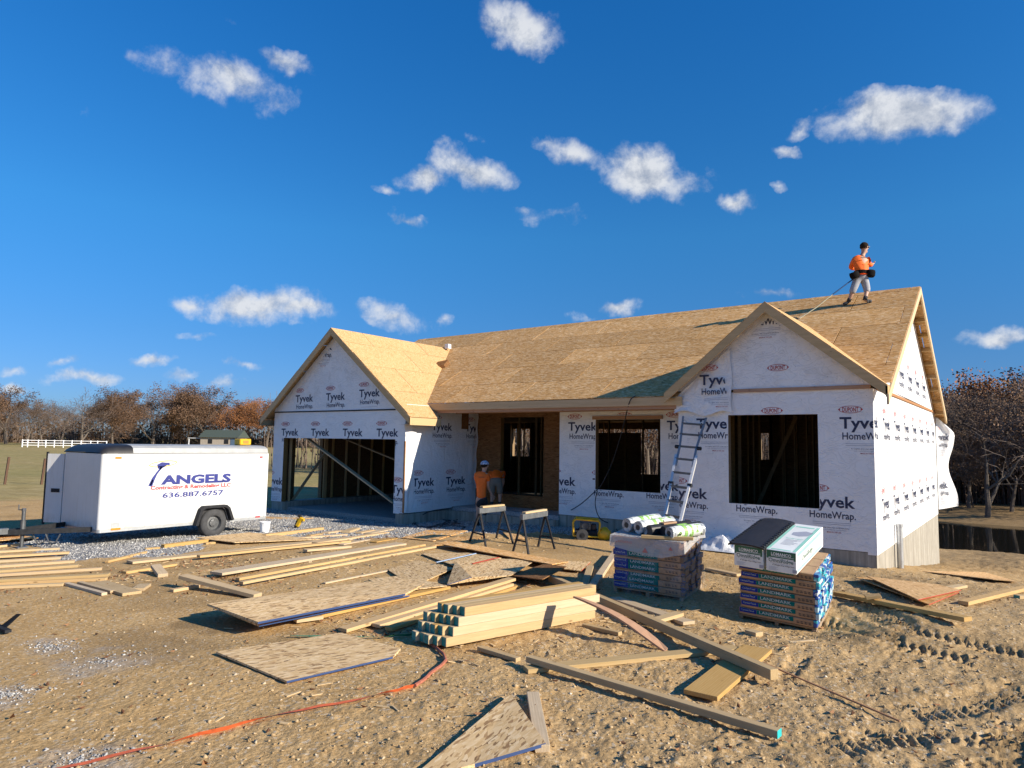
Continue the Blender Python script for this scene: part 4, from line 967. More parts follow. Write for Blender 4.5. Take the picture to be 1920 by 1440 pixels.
mb = MB(); mb.box((-13.46, -9.6, -.29), (-13.1, -9.3, -.222)); tag(mb.build('wood_block', WOOD2), 'short timber block under the trailer jack', 'wood block')
# things near the trailer
b = ground_at(496, 999); mb = MB(); mb.tube([(b.x, b.y, b.z), (b.x, b.y, b.z + .26)], [.10, .125], 16); bk = mb.build('bucket', WHP); mb = MB(); mb.tube([(b.x, b.y, b.z + .235), (b.x, b.y, b.z + .262)], .133, 16); mb.build('rim', WHP, bk); tag(bk, 'white plastic bucket on the gravel beside the trailer wheel', 'bucket')
c = on_x(455, 833, -12.9); rd = empty('jobsite_charger', (-12.9, c.y, TZ1 + .195), 'yellow tool box sitting on the trailer roof', 'tool box')
mb = MB(); mb.box((-.13, -.15, 0), (.13, .15, .15)); mb.build('case', YEL, rd, bevel=.02); mb = MB(); mb.bar((-.1, -.10, .165), (-.1, .10, .165), .03, .03); mb.box((-.12, -.11, .14), (-.08, -.08, .165)); mb.box((-.12, .08, .14), (-.08, .11, .165)); mb.build('handle', BLK, rd); mb = MB(); mb.box((.13, -.07, .04), (.137, .07, .11)); mb.build('label_plate', plain('orange_label', (.6, .2, .03), .5), rd)
c = ground_at(557, 991); nl = empty('nail_gun', tuple(c), 'yellow and black nail gun standing on the gravel', 'power tool')
mb = MB(); mb.bar((0, 0, .06), (.12, .05, .28), .09, .09); mb.bar((-.02, 0, .22), (.2, .06, .22), .06, .07); mb.build('tool_body', YEL, nl, bevel=.012); mb = MB(); mb.bar((-.06, 0, 0), (.02, .02, .2), .07, .08); mb.bar((.1, .04, .27), (.02, .02, .33), .06, .05); mb.build('magazine', BLK, nl)

# ------------------------------------------------------------------ background: trees, fences, far house
def make_tree(seed, h, spread, leaf_n, leaf_mat_, lean=.0, twig_lv=5, leaf_s=.22, low=.16, trunk_r=None):
    rnd = random.Random(seed); tb = MB(); cb = MB(); tips = []
    r0 = trunk_r or h * .018
    def grow(p, d, ln, r, lv):
        k = 3 if lv < 3 else 2; pts = [p]; rad = [r]; q = p; dd = d.copy()
        for i in range(k):
            dd = (dd + Vector((rnd.gauss(0, .16 if lv else .05), rnd.gauss(0, .16 if lv else .05), rnd.gauss(.03, .08)))).normalized(); q = q + dd * ln / k; pts.append(q); rad.append(r * (1 - .45 * (i + 1) / k))
        (tb if lv < 3 else cb).tube(pts, rad, 6 if lv < 2 else 3, 0, False)
        if lv >= twig_lv: tips.append((q, dd)); return
        nb = rnd.choice((3, 3, 4)) if lv < 4 else 3
        for j in range(nb):
            t = 1.0 if j == 0 else rnd.uniform(.35, .95); bi = min(k, max(1, int(t * k + .5))); bp = pts[bi]
            ax = Vector((rnd.gauss(0, 1), rnd.gauss(0, 1), rnd.gauss(0, .5))).normalized(); a = rnd.uniform(.15, .4) if j == 0 else rnd.uniform(.5, 1.05)
            nd = (Quaternion(ax, a) @ dd); nd = (nd + Vector((nd.x, nd.y, 0)) * spread * (.35 if lv < 2 else .1)).normalized()
            grow(bp, nd, ln * rnd.uniform(.62, .86), max(rad[bi] * rnd.uniform(.5, .72), .016), lv + 1)
        if lv >= 3: tips.append((q, dd))
    grow(Vector((0, 0, -.2)), Vector((rnd.gauss(0, .05), rnd.gauss(0, .05), 1)), h * .30, r0, 0)
    zm = max(t[0].z for t in tips); sc = h / zm
    lf = MB()
    for i in range(leaf_n):
        p, d = rnd.choice(tips); c = p + Vector((rnd.gauss(0, .30), rnd.gauss(0, .30), rnd.gauss(0, .26)))
        a = Vector((rnd.gauss(0, 1), rnd.gauss(0, 1), rnd.gauss(0, 1))).normalized(); b2 = a.orthogonal().normalized(); s = leaf_s * rnd.uniform(.55, 1.3)
        lf.add([c - a * s * .5, c + b2 * s * .32, c + a * s * .5, c - b2 * s * .32], [(0, 1, 2, 3)], 1)
    for v in (tb, cb, lf): v.v = [(x * sc, y * sc, z * sc) for x, y, z in v.v]
    o = len(cb.v); cb.v += lf.v; cb.f += [tuple(i + o for i in f) for f in lf.f]; cb.m += lf.m
    def mk(mb, nm, mats):
        me = bpy.data.meshes.new(nm); me.from_pydata(mb.v, [], mb.f)
        for m in mats: me.materials.append(m)
        me.polygons.foreach_set('material_index', mb.m); return me
    return mk(tb, 'trunk', [BARK]), mk(cb, 'crown', [TWIG, leaf_mat_])
PROTO = [make_tree(1, 11, .9, 9000, LEAF, leaf_s=.17), make_tree(2, 11, 1.0, 12500, LEAF, leaf_s=.17), make_tree(3, 11, .6, 1800, LEAFB, leaf_s=.13), make_tree(4, 11, .8, 9000, LEAFO, leaf_s=.17), make_tree(5, 11, .9, 900, LEAFB, leaf_s=.11), make_tree(6, 11, .8, 9500, LEAFB, leaf_s=.12)]
def tree(name, proto, x, y, h, rz, label, group, sw=1.0):
    t = empty(name, (x, y, float(gz(x, y)) - .1), label, 'tree', group); t.rotation_euler = (0, 0, rz); s = h / 11; t.scale = (s * sw, s * sw, s)
    link('trunk', PROTO[proto][0], t); link('crown', PROTO[proto][1], t); return t
rt = random.Random(5)
left_specs = [  # photo x, distance, height, kind
    (12, 150, 10.5, 1), (48, 140, 8.6, 2), (80, 140, 8.4, 2), (112, 145, 8.6, 4), (152, 140, 10.8, 4), (180, 165, 10, 0), (212, 150, 10.8, 1), (248, 160, 10.8, 1), (286, 150, 12.2, 0), (318, 160, 12.6, 1), (350, 155, 12.6, 0), (385, 150, 12.4, 1), (412, 165, 10.5, 0), (440, 150, 9.4, 3), (468, 160, 10.8, 3), (500, 150, 9.6, 3), (528, 155, 9.6, 3), (560, 160, 10, 1), (-30, 150, 10, 1), (-75, 145, 10, 0), (60, 165, 9.5, 5), (132, 185, 9.6, 5), (30, 185, 9.4, 0), (230, 190, 11.6, 0), (335, 190, 13.6, 5), (425, 190, 11.4, 5), (260, 178, 11, 5), (598, 150, 10, 0), (640, 155, 10, 1), (690, 150, 11, 0)]
lab = {0: 'brown-leaved oak', 1: 'dense russet oak', 2: 'small pale-trunked tree', 3: 'orange-leaved oak', 4: 'bare grey tree', 5: 'thin brown tree'}
left_specs.sort()
def along(px, dist):
    d = RM @ Vector((px - CXP, 828 - CYP, FPX)); d.z = 0; d.normalize(); return CAM.x + d.x * dist, CAM.y + d.y * dist
for i, (px, dist, h, k) in enumerate(left_specs):
    x, y = along(px, dist); tree('oak_tree' if k in (0, 1, 3) else 'bare_tree', k, x, y, h, rt.uniform(0, 6.28), f'{lab[k]} in the far field edge, {ORD[i]} tree from the left', 'trees along the far edge of the field', rt.uniform(1.05, 1.35))
# the woods behind the pond and beyond the house
rs = [(1795, 62, 11.6, 5), (1845, 52, 11.3, 4), (1880, 66, 11.4, 5), (1915, 60, 11.2, 0), (1950, 56, 11, 1), (1990, 62, 12, 5), (1765, 70, 12, 5), (1825, 76, 12.6, 3), (1865, 80, 13.2, 0), (1905, 78, 13.4, 3), (1940, 82, 13.4, 0), (1740, 62, 11, 0), (1700, 66, 11, 5), (1780, 84, 13.0, 0), (1980, 76, 13, 3), (2040, 60, 12, 0), (2090, 66, 12, 5), (1890, 55, 8.6, 2), (1812, 56, 8.2, 2), (1930, 66, 10, 2), (1770, 58, 10, 5), (1858, 62, 11, 5), (1898, 70, 12, 0), (1925, 90, 14, 5), (1830, 92, 14, 0), (1960, 70, 12, 5)]
rs.sort()
for i, (px, dist, h, k) in enumerate(rs):
    x, y = along(px, dist); tree('woodland_tree', k, x, y, h * .78, rt.uniform(0, 6.28), f'{lab[k]} in the dark woods behind the pond, {ORD[i]} from the left', 'trees of the woods behind the pond', rt.uniform(.9, 1.1))
for i, (px, dist, h, k) in enumerate(((760, 50, 11, 0), (900, 55, 11, 5), (985, 46, 10, 1), (1080, 52, 11, 5), (1150, 48, 9, 1), (1215, 50, 11, 0), (1300, 55, 11, 5), (1450, 55, 11, 5))):
    x, y = along(px, dist); tree('woodland_tree', k, x, y, h * .85, rt.uniform(0, 6.28), f'{lab[k]} glimpsed through the house openings, {ORD[i]} from the left', 'trees beyond the back of the house')
# undergrowth masses
def brush(name, pts, n, mat, mat2, label, hs, seed, depth=6.0, stem=True, far=False):
    rnd = random.Random(seed); mb = MB()
    for i in range(n):
        t = rnd.random() * (len(pts) - 1); k = int(t); f = t - k; a, b = pts[k], pts[k + 1]
        x = a[0] + (b[0] - a[0]) * f + rnd.uniform(-depth, depth); y = a[1] + (b[1] - a[1]) * f + rnd.uniform(-depth, depth); z = float(gz(x, y)); h = hs * rnd.uniform(.2, 1.0)
        if stem and i % 3 == 0:
            q = Vector((x + rnd.gauss(0, .3), y + rnd.gauss(0, .3), z + h * 1.15)); mb.tube([(x, y, z - .2), q], [.05, .015], 3, 0, False); continue
        c = Vector((x, y, z + h * rnd.random())); aa = Vector((rnd.gauss(0, 1), rnd.gauss(0, 1), rnd.gauss(0, 1))).normalized(); bb = aa.orthogonal().normalized(); s = rnd.uniform(.15, .5) if far else rnd.uniform(.06, .2)
        mb.add([c - aa * s, c + bb * s * .6, c + aa * s, c - bb * s * .6], [(0, 1, 2, 3)], 1)
    me = bpy.data.meshes.new(name); me.from_pydata(mb.v, [], mb.f); me.materials.append(mat); me.materials.append(mat2); me.polygons.foreach_set('material_index', mb.m)
    tag(link(name, me), label, 'undergrowth', kind='stuff')
brush('undergrowth', [along(p, 172) for p in (-150, 60, 260, 460, 720)], 9000, TWIG, LEAFB, 'brown undergrowth below the far field trees', 5.5, 3, 9, far=True)
brush('undergrowth', [along(p, 68) for p in (1640, 1780, 1880, 1990, 2120)], 42000, TWIG, LEAFB, 'dark brown thicket behind the pond', 6.6, 4, 8)
brush('undergrowth', [along(p, 62) for p in (700, 900, 1150, 1400, 1640)], 12000, TWIG, LEAFB, 'thicket beyond the back of the house', 6.0, 6, 7)
# white rail fence far across the field
fx = [along(p, 128) for p in (42, 52, 72, 86, 102, 119, 135, 152, 170, 183, 200)]
fence = empty('rail_fence', (fx[0][0], fx[0][1], float(gz(*fx[0]))), 'white three-rail fence far across the field', 'fence'); FI = inv(fence)
for i, p in enumerate(fx):
    z = float(gz(*p)); mb = MB(); mb.box((p[0] - .06, p[1] - .06, z), (p[0] + .06, p[1] + .06, z + 1.15)); mb.build('post', WHP, fence, mat_world=FI)
    if i:
        q = fx[i - 1]; zq = float(gz(*q))
        for hh in (.32, .68, 1.05): mb = MB(); mb.bar((q[0], q[1], zq + hh), (p[0], p[1], z + hh), .05, .08); mb.build('rail', WHP, fence, mat_world=FI)
# two old wire-fence posts in the near field
for k, (a, b2, lb) in enumerate((((8, 909), (17, 857), 'rusty thin fence post leaning at the left edge of the field'), ((77, 908), (85, 860), 'rusty thin fence post in the dry field behind the trailer'))):
    p = ground_at(*a); d = RM @ Vector((b2[0] - CXP, b2[1] - CYP, FPX)); t = (p - CAM).dot(FWD) / d.dot(FWD); q = CAM + d * t
    mb = MB(); mb.bar(p - Vector((0, 0, .2)), q, .09, .09); tag(mb.build('fence_post', plain('rusty_post', (.10, .055, .035), .9)), lb, 'fence post', 'posts of the field fence')
# distant house
hx, hy = along(412, 140); hz = float(gz(hx, hy)); dh = empty('distant_house', (hx, hy, hz), 'small pale house with dark green roof below the far trees', 'house', rz=math.atan2(RIGHT.y, RIGHT.x))
mb = MB(); mb.box((-3.6, 0, 0), (3.2, 5, 2.0)); mb.build('wall', plain('tan_siding', (.38, .33, .27), .8), dh)
mb = MB(); mb.prism([(-3.9, -.4, 1.98), (-3.9, 5.4, 1.98), (-3.9, 2.5, 3.4)], (7.4, 0, 0)); mb.build('roof', plain('green_shingle', (.055, .075, .062), .85), dh)
for x in (-2.2, .8): mb = MB(); mb.box((x, -.03, .8), (x + .8, .0, 1.6)); mb.build('window', BLK, dh)
mb = MB(); mb.box((2.0, -.04, 0), (2.9, 0, 1.8)); mb.build('door', plain('blue_door', (.08, .13, .2), .6), dh)
mb = MB(); mb.box((-6.2, .5, 1.75), (-3.8, 3.2, 1.85)); mb.box((-6.1, .6, 0), (-5.95, .75, 1.75)); mb.build('porch', WHP, dh)
# ------------------------------------------------------------------ loose lumber
def board(a, b, w, t, label, mat=None, la=0.0, lb=0.0, group='boards lying about the site', ends=None, name='board', roll=0.0, wob=.0):
    "a, b: photo pixels of the middle of the top face at each end; la, lb: how far each end is raised"
    mat = mat or WOOD
    p = ground_at(a[0], a[1], t + la); q = ground_at(b[0], b[1], t + lb)
    p = Vector((p.x, p.y, max(p.z, 0 + surf(p.x, p.y) + t * .7 + la))); q = Vector((q.x, q.y, max(q.z, surf(q.x, q.y) + t * .7 + lb)))
    gap = max(surf(p.x + (q.x - p.x) * k / 12, p.y + (q.y - p.y) * k / 12) - (p.z + (q.z - p.z) * k / 12 - t) for k in range(13))
    if gap > .008: p.z += gap - .008; q.z += gap - .008
    d = q - p; L_ = d.length; x = d.normalized(); side_ = Vector((0, 0, 1)).cross(x).normalized(); u = x.cross(side_)
    if roll: Q = Quaternion(x, roll); side_ = Q @ side_; u = Q @ u
    M_ = Matrix((x, side_, u)).transposed().to_4x4(); M_.translation = (p + q) / 2 - u * t / 2
    mb = MB()
    if wob:
        n = 8; vs = []
        for i in range(n + 1):
            s = i / n; zz = wob * math.sin(s * math.pi); tw = (s - .5) * .5
            for aa, bb in ((-1, -1), (1, -1), (1, 1), (-1, 1)): vs.append((-L_ / 2 + L_ * s, aa * w / 2 * (1 - .75 * max(0, s - .8) * 5 * .9), zz + bb * t / 2 + aa * tw * w * .5))
        fs = [(0, 3, 2, 1), (4 * n, 4 * n + 1, 4 * n + 2, 4 * n + 3)]
        for i in range(n):
            for j in range(4): fs.append((4 * i + j, 4 * i + (j + 1) % 4, 4 * i + 4 + (j + 1) % 4, 4 * i + 4 + j))
        mb.add(vs, fs)
    else:
        mb.box((-L_ / 2, -w / 2, -t / 2), (L_ / 2, w / 2, t / 2), mats=[0, 0, 0, 1 if ends and ends[1] else 0, 0, 1 if ends and ends[0] else 0])
    o = mb.build(name, [mat, (ends and (ends[0] or ends[1])) or mat], mat_world=M_, bevel=.003)
    tag(o, label, 'board', group); return o
T2 = .038
# pile at the left edge
rows_ = [((-70, 1030), (38, 1018), 0.0), ((-70, 1036), (112, 1027), .0), ((-70, 1045), (130, 1034), .04), ((-70, 1054), (114, 1044), .08), ((-70, 1064), (140, 1050), .08), ((-70, 1073), (147, 1058), .08), ((-70, 1080), (191, 1064), .08), ((-70, 1089), (205, 1075), .04), ((-70, 1094), (200, 1083), .0), ((-70, 1101), (120, 1093), .0)]
for i, (a, b, l) in enumerate(rows_):
    board(a, b, .14 if i in (2, 4, 5, 7) else .089, T2, f'pale board, {ORD[i]} from the back in the pile at the left edge', la=l, lb=l, group='boards in the pile at the left edge', mat=WOODW if i % 2 else WOOD)
board((125, 1092), (196, 1111), .07, T2, 'narrow short board poking out under the front of the left pile', WOOD2, .0, .0)
board((150, 1090), (212, 1107), .07, T2, 'narrow short board beside the wide grey offcut at the left pile', WOOD2)
board((183, 1090), (248, 1110), .24, T2, 'wide short grey plank in front of the left pile', WOOD2)
board((258, 1103), (272, 1094), .16, T2, 'small square offcut at the end of the wide grey plank', WOOD2, name='offcut')
board((232, 1071), (328, 1056), .13, T2, 'short board lying under the leaning grey block near the trailer', WOOD)
board((292, 1058), (306, 1076), .14, .05, 'short grey block leaning across a board left of centre', WOOD2, .08, .0, name='offcut')
board((243, 1054), (655, 1009), .235, T2, 'longest wide plank running from the trailer front to the gravel', WOOD2)
board((372, 1041), (655, 1013), .14, T2, 'yellow-edged plank lying against the longest wide plank', WOOD, .04, .04)
board((305, 1023), (388, 1013), .12, .07, 'short thick yellow board between the trailer and the long plank', WOOD)
board((272, 1029), (300, 1027), .09, T2, 'stubby yellow offcut left of the short thick board', WOOD, name='offcut')
board((200, 1052), (274, 1035), .07, T2, 'thin yellow strip at the edge of the gravel', WOOD)
board((384, 1020), (402, 1018), .1, T2, 'tiny offcut under the corner of the sheet by the trailer wheel', WOOD, name='offcut')
board((495, 1003), (604, 990), .12, .07, 'thick yellow board right of the white bucket', WOOD)
board((525, 1010), (650, 1003), .1, T2, 'yellow board behind the longest wide plank', WOOD)
board((590, 1017), (725, 1000), .16, T2, 'yellow board half buried in scraps on the gravel edge', WOOD)
board((572, 1030), (655, 1023), .14, T2, 'short pale board with a dark end in front of the longest wide plank', WOODW, .03, .0)
board((405, 1074), (752, 1019), .28, T2, 'widest long plank with brown dried leaves at its left end', WOOD2, .03, .0)
board((445, 1087), (795, 1023), .089, T2, 'thin pale board just in front of the widest long plank', WOOD)
board((452, 1095), (815, 1027), .089, T2, 'front one of the two thin pale boards beside the widest plank', WOODW)
board((322, 1105), (372, 1096), .089, T2, 'short stub of yellow board under the grey crossing plank', WOOD)
board((343, 1077), (484, 1113), .15, .05, 'grey plank lying across the board ends with its left end raised', WOOD2, .13, .0)
board((608, 1092), (726, 1069), .06, .02, 'thin pale lath behind the large lifted sheet', WOODW)
board((593, 1152), (838, 1098), .14, T2, 'pale plank emerging from under the large lifted sheet', WOOD)
board((553, 1160), (603, 1153), .12, T2, 'short pale offcut at the edge of the large lifted sheet', WOODW, name='offcut')
board((642, 1178), (960, 1083), .14, T2, 'yellow plank pointing at the timber pack, back one of three', WOOD, 0, .10)
board((705, 1170), (957, 1093), .12, T2, 'yellow plank pointing at the timber pack, middle one of three', WOOD, .0, .04)
board((728, 1176), (970, 1096), .10, T2, 'yellow plank pointing at the timber pack, front one of three', WOOD)
# long boards across the front
board((1033, 1078), (1452, 1255), .089, .089, 'long grey-brown beam running from the strand boards over the wide plank', WOOD2, .05, .06)
board((991, 1229), (1462, 1368), .075, .055, 'long grey beam with an aqua painted end in the foreground', WOOD2, .05, .03, ends=(None, AQUA))
board((985, 1252), (1380, 1215), .14, T2, 'cream board lying under the aqua-ended beam', WOODW)
board((1313, 1300), (1420, 1217), .285, T2, 'wide short plank with a knot under the long beam', WOOD)
board((1080, 1118), (1250, 1218), .12, .022, 'warped reddish board sloping down from the timber pack', WOODR, .36, .0, wob=.06)
board((1151, 1124), (1292, 1170), .17, T2, 'board lying in front of the film-wrapped shingle pallet', WOOD2)
board((1230, 1162), (1274, 1150), .12, T2, 'short pale offcut laid over the board by the wrapped pallet', WOODW, .05, .05, name='offcut')
board((1095, 1170), (1163, 1187), .07, T2, 'short brown stick sticking out from under the timber pack', WOOD2)
board((1403, 1185), (1424, 1191), .11, .05, 'small wooden block lying alone before the uncovered pallet', WOODW, name='offcut')
board((1095, 1100), (1107, 1060), .11, T2, 'grey board standing towards the house behind the timber pack, left one', WOOD2, .05, .0)
board((1106, 1105), (1153, 1036), .11, .06, 'board running up to the left side of the wrapped pallet', WOOD2, .03, .0)
board((899, 1211), (972, 1233), .07, T2, 'short brown stick in front of the timber pack', WOOD2)
board((999, 1299), (1017, 1408), .10, .05, 'short stout board beside the triangular sheet in front', WOOD2)
board((1569, 1109), (1815, 1157), .14, .05, 'long pale board across the mound right of the pallets', WOOD, .02, .08)
board((1622, 1119), (1650, 1117), .14, T2, 'small pale offcut on top of the board right of the pallets', WOOD, .10, .10, name='offcut')
board((1806, 1127), (1925, 1099), .12, .05, 'pale board pointing to the right edge', WOOD)
board((1778, 1101), (1805, 1096), .14, T2, 'twin pale offcuts beside the orange-edged sheets', WOODW, name='offcut')
board((1906, 1117), (1925, 1117), .10, .05, 'short stub with a teal end at the right edge', WOODW, ends=(TEAL, None), name='offcut')
board((1480, 1211), (1526, 1207), .03, .012, 'thin splinter of lath on the soil below the uncovered pallet', WOODW)
board((1326, 1064), (1386, 1076), .12, T2, 'board lying between the two shingle pallets', WOOD)
board((1432, 1243), (1688, 1351), .02, .012, 'thin brown lath in the soil at lower right', WOODR, .02, .0)
for i, (a, b, w, t) in enumerate([((610, 1000), (640, 996), .16, .03), ((648, 997), (668, 992), .2, .05), ((672, 1000), (700, 996), .16, .03), ((690, 1001), (735, 994), .2, .03), ((578, 1004), (610, 1001), .14, .02), ((640, 1020), (690, 1012), .12, .02), ((700, 1016), (740, 1010), .16, .02)]):
    board(a, b, w, t, f'scrap of wood on the gravel before the garage, {ORD[i]} from the left', WOOD2 if i % 2 else WOOD, .02, .0, group='wood scraps on the gravel', name='offcut')
# ------------------------------------------------------------------ strand board sheets
def sheet(corners, label, lifts=None, mat=None, edge=None, th=.012, group='loose strand board sheets'):
    mat = mat or OSBG; n = len(corners); lifts = lifts or [0] * n; P = []
    for (x, y), l in zip(corners, lifts):
        p = ground_at(x, y, l + th + .012); P.append(Vector((p.x, p.y, max(p.z, surf(p.x, p.y) + th * .8 + l))))
    c = sum(P, Vector()) / n; gap = 0
    for i in range(n):
        for a_ in (0, .3, .6, .85):
            for b_ in (0, .35, .7):
                w_ = P[i].lerp(P[(i + 1) % n], b_).lerp(c, a_); gap = max(gap, surf(w_.x, w_.y) - (w_.z - th))
    if gap > .004: P = [p + Vector((0, 0, gap - .004)) for p in P]; c = c + Vector((0, 0, gap - .004))
    kl = max(range(n), key=lambda i_: (P[(i_ + 1) % n] - P[i_]).length); d = (P[(kl + 1) % n] - P[kl]).normalized(); s_ = Vector((0, 0, 1)).cross(d).normalized(); nn_ = (P[1] - P[0]).cross(P[2] - P[1]).normalized(); nn_ = -nn_ if nn_.z < 0 else nn_; s_ = nn_.cross(d).normalized(); u = d.cross(s_)
    M_ = Matrix((d, s_, u)).transposed().to_4x4(); M_.translation = c; MI = M_.inverted(); Q = [MI @ p for p in P]
    bm = bmesh.new(); top = [bm.verts.new(q) for q in Q]; bot = [bm.verts.new(q - Vector((0, 0, th))) for q in Q]
    bm.faces.new(top); bm.faces.new(list(reversed(bot)))
    for i in range(n):
        j = (i + 1) % n; f = bm.faces.new((top[i], bot[i], bot[j], top[j]))
        if edge and i in edge: f.material_index = 1
    bmesh.ops.recalc_face_normals(bm, faces=bm.faces); bmesh.ops.triangulate(bm, faces=[f for f in bm.faces if len(f.verts) >= 4 and abs(f.normal.z) > .5])
    me = bpy.data.meshes.new('strand_board_sheet'); bm.to_mesh(me); bm.free(); me.materials.append(mat); me.materials.append(list(edge.values())[0] if edge else mat)
    o = link('strand_board_sheet', me, None, M_); tag(o, label, 'board sheet', group); return o
sheet([(389, 1132), (484, 1166), (760, 1113), (800, 1092), (690, 1090)], 'large lifted sheet with a blue edge left of centre', [.16, .12, .06, .02, .02], edge={1: BLUE}, th=.024)
sheet([(392, 1134), (486, 1172), (768, 1116), (700, 1095)], 'sheet with a blue edge directly under the large lifted sheet', [.10, .06, .02, .01], edge={1: BLUE}, th=.018)
sheet([(406, 1222), (538, 1277), (737, 1231), (751, 1216), (640, 1186)], 'clean cut sheet with blue edge lying alone in front', [.015, .015, .0, .0, .0], edge={1: BLUE}, th=.018)
sheet([(958, 1303), (1023, 1402), (890, 1441), (760, 1475), (790, 1450)], 'triangular offcut sheet with blue edge at the bottom', [.04, .03, .0, .0, .0], edge={1: BLUE}, th=.022)
sheet([(727, 1068), (775, 1099), (851, 1066), (781, 1052)], 'small sheet flat on the soil behind the curled sheet', [.0, .02, .04, .0])
sheet([(690, 1086), (742, 1108), (838, 1098), (760, 1078)], 'muddy sheet with a pale corner beside the large lifted sheet', [.0, .03, .05, .01], mat=OSBG)
sheet([(838, 1096), (884, 1082), (957, 1079), (1004, 1050), (930, 1048), (854, 1054)], 'curled sheet propped up behind the yellow planks', [.04, .12, .10, .04, .05, .10], edge={0: BLUE})
sheet([(957, 1079), (1017, 1086), (1062, 1062), (1020, 1057)], 'dark shaded sheet with a pointed tip behind the timber pack', [.06, .16, .10, .05], mat=OSBP)
sheet([(816, 1018), (1035, 1058), (1066, 1053), (860, 1016)], 'long brown rip of board in front of the saw horses', [.09, .07, .04, .06], mat=OSBR)
sheet([(790, 1039), (850, 1061), (940, 1046), (892, 1036)], 'sheet with a blue painted edge under the long brown rip', [.02, .05, .04, .02])
sheet([(1022, 1050), (1057, 1066), (1090, 1070), (1108, 1053)], 'flat sheet with orange edge between the saw horses and the wrapped pallet', [.0, .02, .01, .0], edge={2: REDP})
sheet([(752, 1010), (813, 1015), (878, 996), (800, 997)], 'brown sheet lying on the gravel left of the saw horses', mat=OSBR)
sheet([(810, 1024), (880, 1018), (910, 1006), (860, 1008)], 'narrow sheet behind the saw horses', mat=OSBR)
sheet([(942, 997), (955, 1009), (984, 1009), (966, 994)], 'small pale triangle of new board between the saw horses', [.03, .02, .02, .03], mat=OSBN)
sheet([(366, 1009), (440, 1018), (600, 1011), (468, 998)], 'sheet lying beside the trailer wheel', [.06, .05, .01, .03])
sheet([(1603, 1082), (1742, 1133), (1798, 1110), (1640, 1083)], 'lower one of two orange-edged sheets right of the house corner', [.04, .04, .02, .02], edge={1: REDP}, mat=OSBR)
sheet([(1625, 1080), (1722, 1124), (1802, 1106), (1760, 1096)], 'upper one of two orange-edged sheets right of the house corner', [.09, .09, .05, .05], edge={1: REDP}, mat=OSBN)
sheet([(1729, 1072), (1862, 1087), (1905, 1091), (1846, 1074)], 'pale thin sheet beyond the orange-edged pair', [.0, .03, .02, .0], mat=OSBN)
sheet([(-40, 1003), (50, 998), (15, 988), (-40, 988)], 'red-edged sheet at the left edge before the trailer hitch', [.10, .10, .08, .08], edge={0: REDP}, mat=OSBR)
sheet([(-40, 1016), (72, 1008), (60, 1003), (-40, 1006)], 'brown sheet on the gravel below the red-edged one', [.02, .02, .0, .0], mat=OSBR)
sheet([(560, 974), (588, 972), (500, 969), (470, 972)], 'plank lying on the gravel in the garage doorway', mat=OSBN)
# blue painted strip and stakes
board((818, 1056), (892, 1039), .03, .012, 'pale blue painted strip on the sheet before the saw horses', plain('pale_blue_paint', (.32, .42, .58), .6), .075, .075, name='strip')
board((886, 1058), (935, 1047), .03, .012, 'orange painted strip on the curled sheet', REDP, .12, .10, name='strip')
# ------------------------------------------------------------------ pack of timber with teal ends
pa = ground_at(846, 1214, 0); pb = ground_at(1122, 1160, 0); ax = (pb - pa); ax.z = 0; Lp = ax.length; ax.normalize(); sd_ = Vector((-ax.y, ax.x, 0))
zb = (float(gz(pa.x, pa.y)) + float(gz(pb.x, pb.y))) / 2 + .015
if (RM.transposed() @ sd_).z < 0: sd_ = -sd_
rp = random.Random(4)
layers = [(5, 0, .089), (5, .004, .089), (5, .0, .089), (4, .006, .089)]
for l, (n_, off, hh) in enumerate(layers):
    for k in range(n_):
        st = rp.uniform(-.02, .02) - .08 + .07 * l - .035 * k + (.0 if k else .02); en = rp.uniform(-.08, .06)
        c0 = pa + ax * st + sd_ * (.03 + off + k * .0895); c1 = pa + ax * (Lp + en) + sd_ * (.03 + off + k * .0895)
        z = zb + l * .0895 + .0445
        M_ = Matrix((ax, sd_, Vector((0, 0, 1)))).transposed().to_4x4(); M_.translation = ((c0.x + c1.x) / 2, (c0.y + c1.y) / 2, z)
        L_ = (c1 - c0).length; mb = MB(); mb.box((-L_ / 2, -.0445, -.0445), (L_ / 2, .0445, .0445), mats=[0, 0, 0, 0, 0, 1])
        tag(mb.build('timber', [WOODW if (l + k) % 3 else WOOD, TEAL], mat_world=M_, bevel=.004), f'teal-ended timber in the pack, {ORD[l]} layer up, {ORD[k]} from the front', 'timber', 'teal-ended timbers in the pack')
